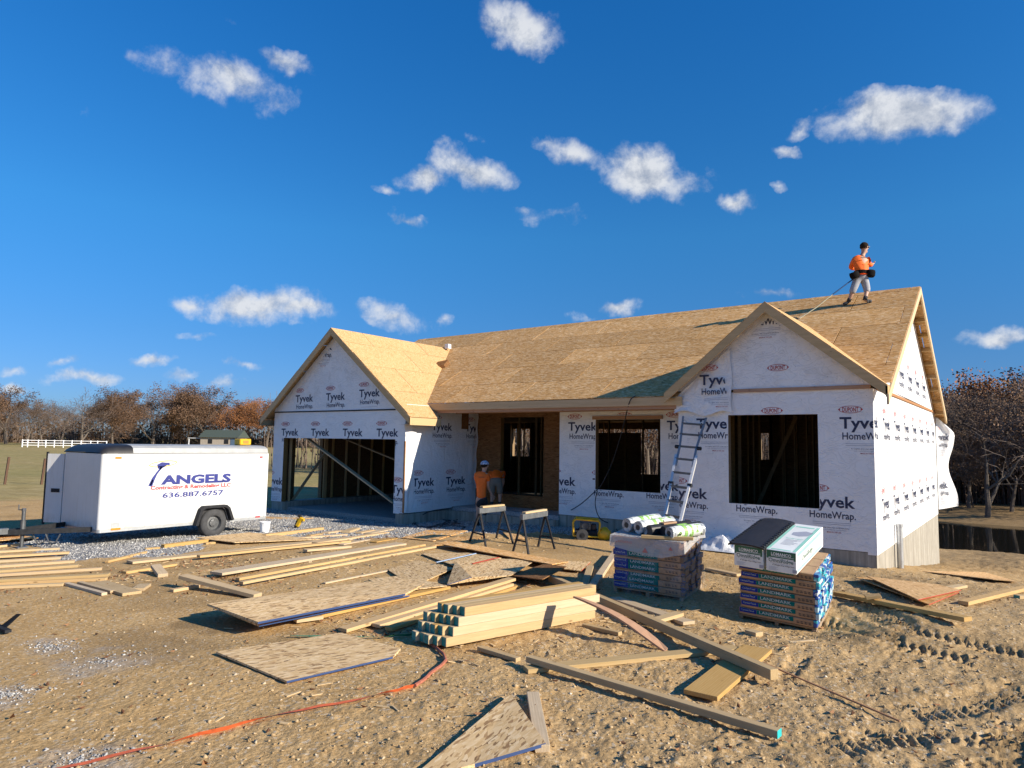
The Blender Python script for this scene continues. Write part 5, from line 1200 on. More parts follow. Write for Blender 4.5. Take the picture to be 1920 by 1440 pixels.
# ------------------------------------------------------------------ shingle pallets
def dark_end():
    m, nt, b = nodes('shaded_bundle_side'); g = G(nt); c = g.shift(g.co(), 1)
    v = g.noise(g.map(c, (2, 5, 20)), 2.2, 3, .6); col = g.ramp(v, ((.3, (.17, .105, .06)), (.5, (.20, .125, .07)), (.54, (.03, .06, .20)), (.60, (.02, .11, .16)), (.63, (.17, .105, .06))), 'CONSTANT')  # kraft and print darkened: this side's shade under the film is in the colour
    nt.links.new(col, b.inputs['Base Color']); b.inputs['Roughness'].default_value = .5; return m
CARDE = dark_end()
def pallet(pose, nlayer, lh, word, covered, lbl):
    px_, py_, pz_, ta, tb_, tc_, Wd, depth, _h = pose
    M0 = Matrix.Translation((px_, py_, pz_)) @ Matrix.Rotation(tc_, 4, 'Z') @ Matrix.Rotation(tb_, 4, 'Y') @ Matrix.Rotation(ta, 4, 'X')
    pal = empty('wooden_pallet', (0, 0, 0), lbl, 'pallet', 'shingle pallets'); pal.matrix_world = M0
    for i in range(6): mb = MB(); mb.box((0, depth * i / 6 + .01, .085), (Wd, depth * i / 6 + .12, .105)); mb.build('deck_board', PALW, pal)
    for i in range(3): mb = MB(); mb.box((Wd * i / 2 * .95, .0, .0), (Wd * i / 2 * .95 + .045, depth, .084)); mb.build('stringer', PALW, pal)
    nb = 3; bd_ = depth / nb; rr = random.Random(len(lbl)); z = .106
    for l in range(nlayer):
        jx = rr.uniform(-.012, .012) + (.025 if (l % 2 and not covered) else 0)
        for k in range(nb):
            loc = M0 @ Vector((jx, k * bd_ + rr.uniform(-.004, .004), z + l * lh))
            row = ('front', 'middle', 'back')[k]
            bn = empty('shingle_bundle', loc, f'shingle bundle, {ORD[l]} layer up, {row} row of the ' + ('film-wrapped pallet' if covered else 'uncovered pallet'), 'shingle bundle', 'bundles on the wrapped pallet' if covered else 'bundles on the uncovered pallet'); bn.rotation_euler = M0.to_euler()
            mb = MB(); mb.box((0, .003, .002), (Wd - .03, bd_ - .003, lh - .004), mats=[0, 0, 0, 0, 0, 0]); mb.build('wrapper', CARD, bn, bevel=.008)
            if k == 0:
                fr = Frame((0, .002, 0), (1, 0, 0), (0, 0, 1)); h0, h1 = lh * (.38 if not covered else .10), lh * (.93 if not covered else .9)
                if covered and l in (1, 3, 5): h1 = lh * .995
                if covered and l in (2, 4, 6): h0 = .0; h1 = lh * .62
                if covered and l == 7: h0 = h1 = 0
                if h1 <= h0: continue
                mb = MB(); mb.quad(fr.p(.01, h0, .003), fr.p(.215, h0, .003), fr.p(.215, h1, .003), fr.p(.01, h1, .003)); q = mb.build('blue_panel', LBLU, bn)
                print_on('lettering', letters('CertainTeed', .03, h0 + (h1 - h0) * .40, .155, .022, 0), fr, [LWHT], q, proud=.006)
                mb = MB(); mb.quad(fr.p(.218, h0, .003), fr.p(Wd * (.72 if not covered else .66), h0, .003), fr.p(Wd * (.72 if not covered else .66), h1, .003), fr.p(.218, h1, .003)); q = mb.build('teal_panel', LTEA, bn)
                print_on('lettering', letters(word, .25, h0 + (h1 - h0) * .28, .36, .036, 0, .01), fr, [LWHT], q, proud=.006)
                e_ = []
                for i in range(4): e_ += rect2(Wd * .76 + i * .045, lh * .3, Wd * .76 + i * .045 + .03, lh * .42, 0) + rect2(Wd * .76 + i * .045, lh * .5, Wd * .76 + i * .045 + .022, lh * .6, 0)
                e_ += rect2(Wd * .44, .0, Wd * .445, lh, 0)
                print_on('lettering', e_, fr, [LDRK], bn, proud=.004)
            # ends of the bundles on the right
            mb = MB(); e0 = Wd - .031; n_ = 2
            mb.box((e0, .006, .004), (e0 + .03 + rr.uniform(0, .03), bd_ * .55, lh * .97)); mb.box((e0, bd_ * .56, .004), (e0 + .012 + rr.uniform(0, .04), bd_ - .008, lh * .9)); mb.build('folded_end', CARDE if covered else BEND, bn, bevel=.006)
    return M0, Wd, depth, z + nlayer * lh
M1, W1, D1, H1 = pallet((-2.3915, -5.9024, -.1391, .08, .0215, .0706, 1.0, .8316, 0), 8, .088, 'LANDMARK', True, 'wooden pallet under the film-wrapped shingle stack')
M2, W2, D2, H2 = pallet((-.6278, -5.908, -.2416, .15, .0449, .0351, .90, .9252, 0), 7, .0925, 'LANDMARK', False, 'wooden pallet under the uncovered shingle stack')
# film over the first stack
def film():
    mb = MB(); top = H1 + .012; ring = []
    for zlev, ex in ((.02, .02), (.35, .015), (H1 - .02, .022), (top, .0)):
        r = []
        for (u0, v0), (u1, v1) in zip(((0, 0), (1, 0), (1, 1), (0, 1)), ((1, 0), (1, 1), (0, 1), (0, 0))):
            for i in range(10):
                t = i / 10; u = u0 + (u1 - u0) * t; v = v0 + (v1 - v0) * t; w = .012 * nz(u * 6 + v * 5, zlev * 4, 4)
                r.append(M1 @ Vector((u * (W1 + .02) - .01 + (u - .5) * 2 * (ex + w), v * D1 + (v - .5) * 2 * (ex + w), zlev + .01 * nz(u * 5, v * 5, 2))))
        ring.append(r)
    n = 40; mb.v = [tuple(p) for r in ring for p in r]
    for i in range(3):
        for j in range(n): mb.f.append((i * n + j, i * n + (j + 1) % n, (i + 1) * n + (j + 1) % n, (i + 1) * n + j)); mb.m.append(0)
    mb.f.append(tuple(3 * n + j for j in range(n))); mb.m.append(0)
    o = mb.build('stretch_film', FILM, None, smooth=True); tag(o, 'clear stretch film wrapped round the first shingle stack', 'plastic film')
    mb = MB(); t2 = H1 + .02
    P = [(0, 0), (.30, 0), (.7, 0), (1, 0), (1, .35), (1, .7), (1, 1), (.5, 1), (0, 1), (0, .5)]
    vs = [M1 @ Vector((u * W1 + (u - .5) * .06, v * D1 + (v - .5) * .07, t2)) for u, v in P]; lo = [M1 @ Vector((u * W1 + (u - .5) * .075, v * D1 + (v - .5) * .09, t2 - d)) for (u, v), d in zip(P, (.15, .20, .24, .15, .10, .06, .1, .1, .1, .13))]
    k = len(P); mb.v = [tuple(p) for p in vs + lo]; mb.f = [tuple(range(k))] + [(i, k + i, k + (i + 1) % k, (i + 1) % k) for i in range(k)]; mb.m = [0] * (k + 1)
    fm, nt, b = nodes('milky_film'); b.inputs['Base Color'].default_value = (.72, .72, .72, 1); b.inputs['Roughness'].default_value = .25; b.inputs['Alpha'].default_value = .5
    g = G(nt); nt.links.new(g.bump(g.noise(g.co(), 7, 6, .6, 1.5), .9, .05), b.inputs['Normal'])
    o = mb.build('top_cover', fm); tag(o, 'milky white plastic cover on top of the wrapped shingle stack', 'plastic cover')
    fr = Frame(M1 @ Vector((0, -.047, 0)), (M1.to_3x3() @ Vector((1, 0, 0))), (M1.to_3x3() @ Vector((0, 0, 1))))
    print_on('lettering', letters('ROOFING', .10, H1 - .07, .20, .03, 0) + [([(.08, H1 - .055), (.05, H1 - .075), (.08, H1 - .075)], 0), ([(.45, H1 - .17), (.53, H1 - .17), (.49, H1 - .10)], 0), ([(.82, H1 - .10), (.88, H1 - .10), (.85, H1 - .05)], 0)], fr, [plain('faded_red_print', (.5, .18, .16), .5)], o)
film()
# rolls and stick on the first stack
def roll_mats():
    m, nt, b = nodes('clear_wrapped_roll'); b.inputs['Base Color'].default_value = (.50, .53, .54, 1); b.inputs['Roughness'].default_value = .18; b.inputs['Specular IOR Level'].default_value = .7
    g = G(nt); v = g.noise(g.map(g.co(), (9, 2, 2)), 4, 5, .6, 1); nt.links.new(g.ramp(v, ((.35, (.16, .17, .18)), (.6, (.52, .55, .56)), (.75, (.72, .74, .75)))), b.inputs['Base Color']); nt.links.new(g.bump(v, .5, .02), b.inputs['Normal']); return m
def blotch():
    m, nt, b = nodes('printed_white_label'); g = G(nt); v = g.noise(g.co(), 9, 3, .6, .6)
    nt.links.new(g.ramp(v, ((0, (.03, .03, .03)), (.38, (.30, .50, .14)), (.43, (.64, .67, .64)), (.60, (.50, .54, .52)), (.64, (.64, .67, .64))), 'CONSTANT'), b.inputs['Base Color']); b.inputs['Roughness'].default_value = .3; return m
RW = roll_mats(); LIME = plain('lime_print', (.28, .52, .12), .45); WLAB = blotch()
zt = H1 + .022
rolls = [((.10, .30), (.34, 1.0), .095, 'clear', 'first clear-wrapped roll from the left with white and lime label'), ((.30, .22), (.56, .96), .09, 'clear', 'second clear-wrapped roll from the left with white and lime label'), ((.48, .16), (.84, .92), .075, 'black', 'black roll in the middle of the stack top carrying a tan card'),
         ((.68, .18), (1.0, .9), .075, 'black2', 'black roll with a lime band at the right of the stack top'), ((.80, .06), (1.08, .66), .085, 'clear', 'rightmost clear-wrapped roll near the loose stick'), ((.40, .22), (.62, .55), .055, 'grey', 'thin grey plastic tube lying between the rolls')]
for a, b2, r, kind, lb in rolls:
    p = M1 @ Vector((a[0] * W1, a[1] * D1, zt + r)); q = M1 @ Vector((b2[0] * W1, b2[1] * D1, zt + r)); d = (q - p); L_ = d.length; x = d.normalized(); y = Vector((0, 0, 1)).cross(x).normalized(); M_ = Matrix((x, y, x.cross(y))).transposed().to_4x4(); M_.translation = p
    t = empty('membrane_roll', (0, 0, 0), lb, 'roll', 'rolls on the wrapped shingle stack'); t.matrix_world = M_
    def cyl(x0, x1, rr, name, mat):
        mb = MB(); mb.tube([(x0, 0, 0), (x1, 0, 0)], rr, 18); mb.build(name, mat, t, smooth=False)
    cyl(0, L_, r, 'sleeve', RW if kind in ('clear', 'grey') else BLK)
    if kind == 'clear': cyl(L_ * .12, L_ * .34, r + .002, 'label_band', WLAB); cyl(L_ * .36, L_ * .44, r + .002, 'label_band', LIME); cyl(L_ * .45, L_ * .9, r + .002, 'label_band', WLAB); cyl(L_ * .56, L_ * .62, r + .004, 'label_band', LIME); cyl(-.006, .0, r * .9, 'end_cap', RW); cyl(-.012, -.004, r * .42, 'core', CORD)
    if kind == 'black2': cyl(L_ * .35, L_ * .6, r + .002, 'label_band', LIME)
    if kind == 'black': mb = MB(); mb.box((L_ * .3, -.06, r * .86), (L_ * .62, .05, r + .012)); mb.build('tan_card', CARD, t)
sp = M1 @ Vector((.44 * W1, -.05, H1 + .045)); sq = M1 @ Vector((1.1 * W1, .14, H1 + .05)); d = sq - sp; x = d.normalized(); y = Vector((0, 0, 1)).cross(x).normalized(); M_ = Matrix((x, y, x.cross(y))).transposed().to_4x4(); M_.translation = sp
mb = MB(); mb.box((0, -.045, -.02), (d.length, .045, .02)); tag(mb.build('board', WOODW, mat_world=M_, bevel=.003), 'short pale board resting on top of the wrapped shingle stack', 'board')
# ridge vent boxes on the second stack
def vent_box(u0, lbl, cover):
    t = empty('ridge_vent_box', (0, 0, 0), lbl, 'carton', 'cartons on the uncovered shingle stack'); t.matrix_world = M2 @ Matrix.Translation((u0, -.12, H2 + .002)) @ Matrix.Rotation(math.radians(-2), 4, 'Z')
    w, dp_, h = .348, 1.30, .262
    mb = MB(); mb.box((0, 0, 0), (w, dp_, h)); mb.build('carton', BOXW, t, bevel=.006)
    fr = Frame((0, 0, 0), (1, 0, 0), (0, 0, 1))
    P = rect2(.008, h - .105, w - .008, h - .006, 0)
    print_on('front_band', P, fr, [BOXG], t, proud=.002)
    P = letters('LOMANCO', .06, h - .064, .23, .036, 0, .03) + rect2(.06, h - .075, .32, h - .070, 0)
    P += rect2(.03, .115, w - .03, .172, 0)
    P2 = letters('OmniRidge', .03, .118, w - .065, .046, 1, .03)
    P2 += letters("4' Shingle Over Ridge Vent", .075, .078, .25, .016, 2, .006) + letters('for use with all shingle roofs', .05, .10, .2, .009, 3)
    for i in range(4): P2 += rect2(.035, .055 - i * .012, .14 - .02 * (i % 2), .058 - i * .012, 3)
    P2 += rect2(.305, .018, .355, .058, 3)
    print_on('lettering', P + P2, fr, [BOXW, BOXG, LDRK, GREYP], t, proud=.004)
    ft = Frame((0, 0, h), (1, 0, 0), (0, 1, 0)); fs = Frame((w, 0, 0), (0, 1, 0), (0, 0, 1))
    if not cover:
        P = rect2(.0, .02, .035, 1.2, 0) + rect2(w - .05, .02, w - .012, 1.2, 0) + rect2(.05, .03, w - .07, .06, 0) + rect2(.05, 1.13, w - .07, 1.18, 0)
        P += [([(.10, .74), (.20, .70), (.29, .76), (.32, .92), (.22, .97), (.09, .86)], 1)]
        for i in range(6): P += rect2(.09, .50 - i * .045, .27 - .03 * (i % 3), .512 - i * .045, 1)
        P += letters('RIDGE VENT', .08, .55, .2, .04, 0, .01)
        print_on('lid_print', P, ft, [BOXM, GREYP], t, proud=.002)
        print_on('side_print', rect2(.04, h - .06, 1.18, h - .02, 0) + rect2(.04, .02, 1.18, .05, 0) + letters('OmniRidge', .25, .10, .5, .06, 1), fs, [BOXM, BOXG], t, proud=.002)
    return t
vent_box(-.015, 'left white ridge vent carton half hidden by the black vent strip', True)
vent_box(.365, 'right white ridge vent carton with green printed lid', False)
rv = empty('ridge_vent', (0, 0, 0), 'black plastic ridge vent lying on the left carton', 'ridge vent'); rv.matrix_world = M2 @ Matrix.Translation((-.045, -.16, H2 + .285)) @ Matrix.Rotation(math.radians(-2), 4, 'Z')
mb = MB(); sec = [(-.035, -.012), (.0, .0), (.10, .012), (.19, .016), (.28, .012), (.37, .0), (.40, -.012)]
for yv in (0, 1.36):
    for a, c in sec: mb.v.append((a, yv, c))
for i in range(len(sec) - 1): mb.f.append((i, i + 1, i + 8, i + 7)); mb.m.append(0)
for yv in (0, 1.36):
    for a, c in sec: mb.v.append((a, yv, c - .02))
for i in range(len(sec) - 1): mb.f.append((14 + i, 15 + i, 22 + i, 21 + i)); mb.m.append(0); mb.f.append((i, i + 1, 15 + i, 14 + i)); mb.m.append(0)
mb.f.append((0, 7, 21, 14)); mb.f.append((6, 13, 27, 20)); mb.m += [0, 0]; mb.build('vent_strip', BLK, rv)
for sx, zx in ((-.006, -.002), (.376, -.002)):
    for i in range(16): mb = MB(); mb.box((sx - .02, .03 + i * .078, zx - .004), (sx + .02, .03 + i * .078 + .05, zx + .010)); mb.build('vent_louvre', BLK, rv)
# crumpled plastic by the wall
pc = ground_at(1350, 1030); mb = MB(); n = 26
for i in range(n + 1):
    for j in range(n + 1):
        u, v = i / n, j / n; e = math.sin(math.pi * u) * math.sin(math.pi * v)
        mb.v.append((pc.x - .55 + 1.1 * u, pc.y - .35 + .7 * v, surf(pc.x, pc.y) + .02 + e * (.17 + .35 * abs(nz(u * 3.3, v * 3.3, 77)))))
for i in range(n):
    for j in range(n): a = i * (n + 1) + j; mb.f.append((a, a + 1, a + n + 2, a + n + 1)); mb.m.append(0)
tag(mb.build('plastic_sheet', plain('crumpled_white_plastic', (.70, .71, .72), .35, bump=.5)), 'crumpled white plastic sheet on the ground between the pallets and the wall', 'plastic sheet')
# ------------------------------------------------------------------ saw horses
def saw_horse(corners_l, corners_r, top_l, top_r, lb):
    "photo pixels: left pair of feet, right pair of feet, ends of the top"
    f = [ground_at(*c) for c in corners_l + corners_r]
    f = [Vector((p.x, p.y, surf(p.x, p.y))) for p in f]
    cl = (f[0] + f[1]) / 2; cr = (f[2] + f[3]) / 2; h = .70; z = max(p.z for p in f) * .5 + min(p.z for p in f) * .5 + h
    d = (cr - cl); d.z = 0; d.normalize(); a = cl + d * .06; b = cr - d * .06; a.z = b.z = z
    root = empty('saw_horse', (cl + cr) / 2, lb, 'saw horse', 'folding saw horses'); RI = inv(root)
    mb = MB(); mb.bar(a - d * .05, b + d * .05, .07, .11); mb.build('rail', plain('grey_horse_steel', (.13, .14, .15), .55, .3, .3, 8), root, mat_world=RI, bevel=.004)
    mb = MB(); mb.bar(a + d * .04 + Vector((0, 0, .075)), b + Vector((0, 0, .075)), .09, .038); mb.build('top_board', WOODW, root, mat_world=RI, bevel=.004)
    for p, t in ((f[0], a), (f[1], a), (f[2], b), (f[3], b)):
        mb = MB(); mb.bar(p, t + Vector((0, 0, -.01)), .035, .035); mb.build('leg', BLKM, root, mat_world=RI)
    for p, q, t in ((f[0], f[1], a), (f[2], f[3], b)):
        mb = MB(); mb.bar(p.lerp(t, .33), q.lerp(t, .33), .02, .03); mb.build('brace', BLKM, root, mat_world=RI)
saw_horse([(880, 1019), (911, 1026)], [(930, 1012), (962, 1020)], 0, 0, 'left folding saw horse with a chewed wooden top')
saw_horse([(962, 1033), (991, 1038)], [(1009, 1024), (1040, 1028)], 0, 0, 'right folding saw horse with a chewed wooden top')
# ------------------------------------------------------------------ ladder
lb_ = [on_z(1233, 1045, -.2), on_z(1257, 1052, -.2)]
lt = [on_y(1281, 781, -.07), on_y(1324, 784, -.07)]
ld = empty('ladder', (lb_[0] + lb_[1]) / 2, 'aluminium multi-position ladder leaning on the house front', 'ladder'); LI = inv(ld)
def rail_pt(s, t):
    p = lb_[s].lerp(lt[s], t); q = lb_[1 - s].lerp(lt[1 - s], t); k = .0
    if t > .55: k = -.10 * math.sin((t - .55) / .45 * math.pi)       # flare of the top section
    return p.lerp(q, -k * .0 + (.12 if .62 < t < .95 else 0) * 0)
for s in (0, 1):
    mb = MB(); pts = [rail_pt(s, t) for t in (0, .35, .70)]; mb.tube(pts, .036, 4); mb.build('outer_rail', ALU, ld, mat_world=LI)
    mid_ = (rail_pt(1 - s, .7) - rail_pt(s, .7)).normalized()
    mb = MB(); pts = [rail_pt(s, .62) + mid_ * .03, rail_pt(s, .76) + mid_ * .05, rail_pt(s, .87) + mid_ * .03, rail_pt(s, 1.0) + mid_ * .0]; mb.tube(pts, .027, 4); mb.build('inner_rail', plain('blue_grey_aluminium', (.26, .28, .30), .45, .3), ld, mat_world=LI)
    for t in (.49, .76): mb = MB(); c = rail_pt(s, t); mb.tube([c - mid_ * .055, c + mid_ * .03], .04, 10); mb.build('hinge_knob', BLK, ld, mat_world=LI)
    mb = MB(); c = rail_pt(s, 0); mb.box((c.x - .045, c.y - .04, c.z - .04), (c.x + .045, c.y + .04, c.z + .03)); mb.build('foot', BLK, ld, mat_world=LI)
for t in (.07, .17, .27, .37, .47, .57, .67, .765, .86, .945):
    a, b2 = rail_pt(0, t), rail_pt(1, t); mb = MB(); mb.bar(a, b2, .045, .045); mb.build('rung', STEEL, ld, mat_world=LI)
    if t > .9:
        for u in (0, 1): mb = MB(); mb.bar(rail_pt(u, .985), a.lerp(b2, .28 if u == 0 else .72), .02, .02); mb.build('brace', ALU, ld, mat_world=LI)
# ------------------------------------------------------------------ compressor
gp = ground_at(1100, 1010); gr_ = empty('air_compressor', (gp.x, gp.y, surf(gp.x, gp.y) - .02), 'yellow framed wheeled air compressor on the soil by the wall', 'air compressor', rz=math.atan2(RIGHT.y, RIGHT.x) - .1)
def loop(pts, r, name, mat, parent=gr_): mb = MB(); mb.tube(pts + [pts[0]], r, 8, 0, False); mb.build(name, mat, parent)
for y in (-.20, .20): loop([(-.30, y, .10), (-.31, y, .40), (-.24, y, .47), (.26, y, .44), (.30, y, .38), (.27, y, .08)], .022, 'roll_bar', YEL)
for p in ((-.27, .45), (.25, .43), (-.3, .12), (.27, .1)): mb = MB(); mb.tube([(p[0], -.2, p[1]), (p[0], .2, p[1])], .018, 8); mb.build('cross_bar', YEL, gr_)
mb = MB(); mb.tube([(-.26, -.08, .14), (.24, -.08, .14)], .085, 14); mb.tube([(-.26, .1, .14), (.24, .1, .14)], .085, 14); mb.build('air_tank', BLKM, gr_)
mb = MB(); mb.box((-.16, -.13, .22), (.1, .13, .40)); mb.tube([(-.04, -.16, .31), (-.04, -.12, .31)], .09, 16); mb.build('motor', STEEL, gr_, bevel=.015)
mb = MB(); mb.box((.1, -.1, .22), (.22, .1, .36)); mb.build('pump', BLK, gr_, bevel=.02)
for y in (-.25, .25):
    mb = MB(); mb.tube([(-.10, y - .035, .12), (-.10, y + .035, .12)], .135, 20); w_ = mb.build('wheel', RUB, gr_); mb = MB(); mb.tube([(-.10, y - .04, .12), (-.10, y + .04, .12)], .06, 14); mb.tube([(-.10, y - .05, .12), (-.10, y + .05, .12)], .025, 8); mb.build('hub', BLKM, w_)
mb = MB(); mb.tube([(.30, -.10, .13), (.44, -.16, .14), (.53, -.19, .14)], [.13, .15, .09], 14); mb.ball((.40, -.12, .25), (.09, .07, .06), 10); mb.build('yellow_shroud', YEL, gr_, smooth=True)
# ------------------------------------------------------------------ cords, straps, ropes
def ground_line(name, pts, r, mat, lb, cat, flat=None, wig=0.0, n=6):
    P = []
    pp = [ground_at(*p) for p in pts]
    for i in range(len(pp) - 1):
        k = max(2, int((pp[i + 1] - pp[i]).length / .12))
        for j in range(k): q = pp[i].lerp(pp[i + 1], j / k); P.append(q)
    P.append(pp[-1]); Q = []
    for i, q in enumerate(P):
        x, y = q.x + wig * math.sin(i * .9), q.y + wig * math.cos(i * 1.3); Q.append(Vector((x, y, surf(x, y) + r * 1.3)))
    mb = MB()
    if flat:
        for i in range(len(Q)):
            d = (Q[min(i + 1, len(Q) - 1)] - Q[max(i - 1, 0)]).normalized(); s = d.cross(Vector((0, 0, 1))).normalized(); tw = .5 + .5 * math.sin(i * .45 + .4)
            s = (s * (.35 + .65 * tw) + Vector((0, 0, 1)) * (.6 * (1 - tw))).normalized()
            mb.v += [tuple(Q[i] + s * flat + Vector((0, 0, .01))), tuple(Q[i] - s * flat + Vector((0, 0, .012)))]
        for i in range(len(Q) - 1): mb.f.append((2 * i, 2 * i + 1, 2 * i + 3, 2 * i + 2)); mb.m.append(0)
    else: mb.tube(Q, r, n)
    return tag(mb.build(name, mat), lb, cat)
ground_line('flagging_tape', [(100, 1446), (160, 1433), (250, 1414), (310, 1402), (370, 1385), (430, 1372), (480, 1357), (540, 1347), (600, 1334), (660, 1322), (700, 1311), (745, 1299), (775, 1292)], .004, ORG, 'orange flagging tape twisting over the soil at lower left', 'tape', flat=.022)
ground_line('air_hose', [(778, 1292), (792, 1283), (806, 1268), (826, 1252), (836, 1240), (832, 1226), (816, 1212), (800, 1202), (790, 1194)], .016, plain('dusty_red_hose', (.36, .12, .07), .6, var=.3, scale=20), 'dusty red hose curving from the tape to the timber pack', 'hose')
ground_line('strap', [(544, 1196), (600, 1195), (660, 1196), (720, 1195), (765, 1191), (800, 1186)], .01, GRN, 'green plastic strap leading to the teal timber ends', 'strap', flat=.02)
def air_line(name, pts, r, mat, lb, cat): mb = MB(); mb.tube(pts, r, 6); return tag(mb.build(name, mat), lb, cat)
hp = [on_y(1192, 742, -.17), on_y(1181, 752, -.2), on_y(1171, 790, .2), on_y(1160, 830, .55), on_y(1146, 872, .74), on_y(1128, 908, .76), on_y(1112, 925, .74), on_y(1085, 948, .6), on_z(1052, 966, -.0)]
def smooth_pts(P, k=5):
    out = []
    for i in range(len(P) - 1):
        a = P[max(i - 1, 0)]; b = P[i]; c = P[i + 1]; d = P[min(i + 2, len(P) - 1)]
        for j in range(k):
            t = j / k; out.append(.5 * ((2 * b) + (c - a) * t + (2 * a - 5 * b + 4 * c - d) * t * t + (3 * b - a - 3 * c + d) * t ** 3))
    return out + [P[-1]]
air_line('power_cord', smooth_pts(hp), .012, CORD, 'black cord hanging from the roof edge across the middle window', 'cord')
air_line('power_cord', smooth_pts([on_y(1120, 920, .70), on_y(1116, 945, .66), on_y(1125, 972, .5), on_z(1150, 985, -.1), ground_at(1160, 1000, .02)]), .012, CORD, 'short black cord dropping from the middle window sill', 'cord')
for i, (pts, lb) in enumerate([([(770, 985), (790, 972), (830, 966), (858, 972), (850, 985), (820, 992), (785, 988), (772, 978), (800, 968), (845, 978), (825, 988)], 'tangled black cord on the gravel at the garage corner'), ([(792, 990), (840, 984), (872, 990), (862, 1000), (820, 1000), (800, 994), (835, 980), (868, 984)], 'second black cord tangled in front of the garage side wall')]):
    ground_line('power_cord', pts, .013, CORD, lb, 'cord', wig=.05)
air_line('power_cord', smooth_pts([on_x(793, 965, -11.3), on_x(810, 958, -11.38), on_x(850, 952, -11.40), on_x(890, 948, -11.40)]), .012, CORD, 'black cord running along the foot of the garage side wall', 'cord')
ground_line('power_cord', [(1050, 975), (1130, 985), (1180, 995), (1150, 1008)], .013, CORD, 'black cord leading to the compressor', 'cord', wig=.03)
sl_ = on_z(990, 964, .0); mb = MB(); mb.ball((0, 0, 0), .07, 12); o = mb.build('work_lamp', WHP, smooth=True); tag(o, 'small round white lamp lying on the porch gravel', 'lamp'); o.location = (sl_.x, sl_.y, float(gz(sl_.x, sl_.y)) + .09)
# metal shoe bits and brush scrap at the left edge
pb_ = ground_at(5, 1180); mb = MB(); mb.prism([(pb_.x - .12, pb_.y, pb_.z), (pb_.x + .02, pb_.y + .02, pb_.z + .02), (pb_.x + .14, pb_.y + .1, pb_.z + .16), (pb_.x + .10, pb_.y + .08, pb_.z + .16)], (.0, .015, 0)); mb.box((pb_.x - .2, pb_.y - .03, pb_.z - .01), (pb_.x + .16, pb_.y + .03, pb_.z + .02)); tag(mb.build('metal_scrap', BLKM), 'black metal scrap sticking up at the left edge', 'scrap')
# ------------------------------------------------------------------ stones, clods, leaves
def scatter_stones(name, pts, mat, label, cat):
    "pts: (x, y, size, seed)"
    base = np.array([(1, 0, 0), (-1, 0, 0), (0, 1, 0), (0, -1, 0), (0, 0, 1), (0, 0, -1)], float); fc = np.array([(0, 2, 4), (2, 1, 4), (1, 3, 4), (3, 0, 4), (2, 0, 5), (1, 2, 5), (3, 1, 5), (0, 3, 5)])
    n = len(pts); rg = np.random.default_rng(n); pts = np.array(pts); x, y, s = pts[:, 0], pts[:, 1], pts[:, 2]
    z = gz(x, y) + relief(x, y) + track_relief(x, y)
    V = base[None] * (rg.uniform(.45, 1.15, (n, 6, 1))) * s[:, None, None]; V += rg.normal(0, .22, V.shape) * s[:, None, None]; V[:, :, 2] *= .75
    a = rg.uniform(0, 6.28, n); c, sn = np.cos(a), np.sin(a); X = V[:, :, 0] * c[:, None] - V[:, :, 1] * sn[:, None]; Y = V[:, :, 0] * sn[:, None] + V[:, :, 1] * c[:, None]
    V = np.stack([X + x[:, None], Y + y[:, None], V[:, :, 2] + (z + s * .18)[:, None]], -1).reshape(-1, 3)
    F = (fc[None] + (np.arange(n) * 6)[:, None, None]).reshape(-1, 3)
    me = bpy.data.meshes.new(name); me.vertices.add(len(V)); me.vertices.foreach_set('co', V.astype(np.float32).ravel()); me.loops.add(F.size); me.loops.foreach_set('vertex_index', F.astype(np.int32).ravel())
    me.polygons.add(len(F)); me.polygons.foreach_set('loop_start', np.arange(0, F.size, 3, dtype=np.int32)); me.polygons.foreach_set('loop_total', np.full(len(F), 3, np.int32)); me.update(); me.validate(); me.materials.append(mat)
    tag(link(name, me), label, cat, kind='stuff')
def stone_mat(name, stops):
    m, nt, b = nodes(name); g = G(nt); f = g.N.new('ShaderNodeNewGeometry').outputs['Random Per Island']; nt.links.new(g.ramp(f, stops), b.inputs['Base Color']); b.inputs['Roughness'].default_value = .9; b.inputs['Specular IOR Level'].default_value = .2; return m
GRAVM = stone_mat('crushed_limestone', ((0, (.17, .165, .16)), (.4, (.30, .295, .285)), (.8, (.42, .41, .395)), (1, (.54, .53, .50)))); CLODM = stone_mat('dry_clods', ((0, (.27, .185, .095)), (.5, (.37, .26, .14)), (.85, (.46, .345, .20)), (1, (.52, .42, .28)))); PEBM = stone_mat('pale_pebbles', ((0, (.36, .29, .19)), (.6, (.48, .40, .29)), (1, (.60, .55, .46))))
rg = np.random.default_rng(3)
xs = [p.x for p in GRAVEL_POLY]; ys = [p.y for p in GRAVEL_POLY]
x = rg.uniform(min(xs), max(xs), 60000); y = rg.uniform(min(ys), max(ys), 60000); k = in_poly(x + .5 * fbm(x * 1.3, y * 1.3, 4, 41), y + .6 * fbm(x * 2, y * 2, 3, 47), GRAVEL_POLY) & (x > -22); x, y = x[k][:26000], y[k][:26000]
gs = [(a, b, s) for a, b, s in zip(x, y, rg.uniform(.012, .032, len(x)))]
for p, a, b in PATCH:
    n = 190; rr = np.abs(rg.normal(0, .75, n)); th = rg.uniform(0, 6.28, n); gs += [(p.x + q * a * math.cos(t), p.y + q * b * math.sin(t), s) for q, t, s in zip(rr, th, rg.uniform(.006, .017, n))]
x = rg.uniform(-7.55, -4.0, 2500); y = rg.uniform(-.6, .85, 2500); gs += list(zip(x, y, rg.uniform(.01, .028, 2500)))
scatter_stones('gravel', gs, GRAVM, 'grey crushed gravel in front of the garage and under the trailer', 'gravel')
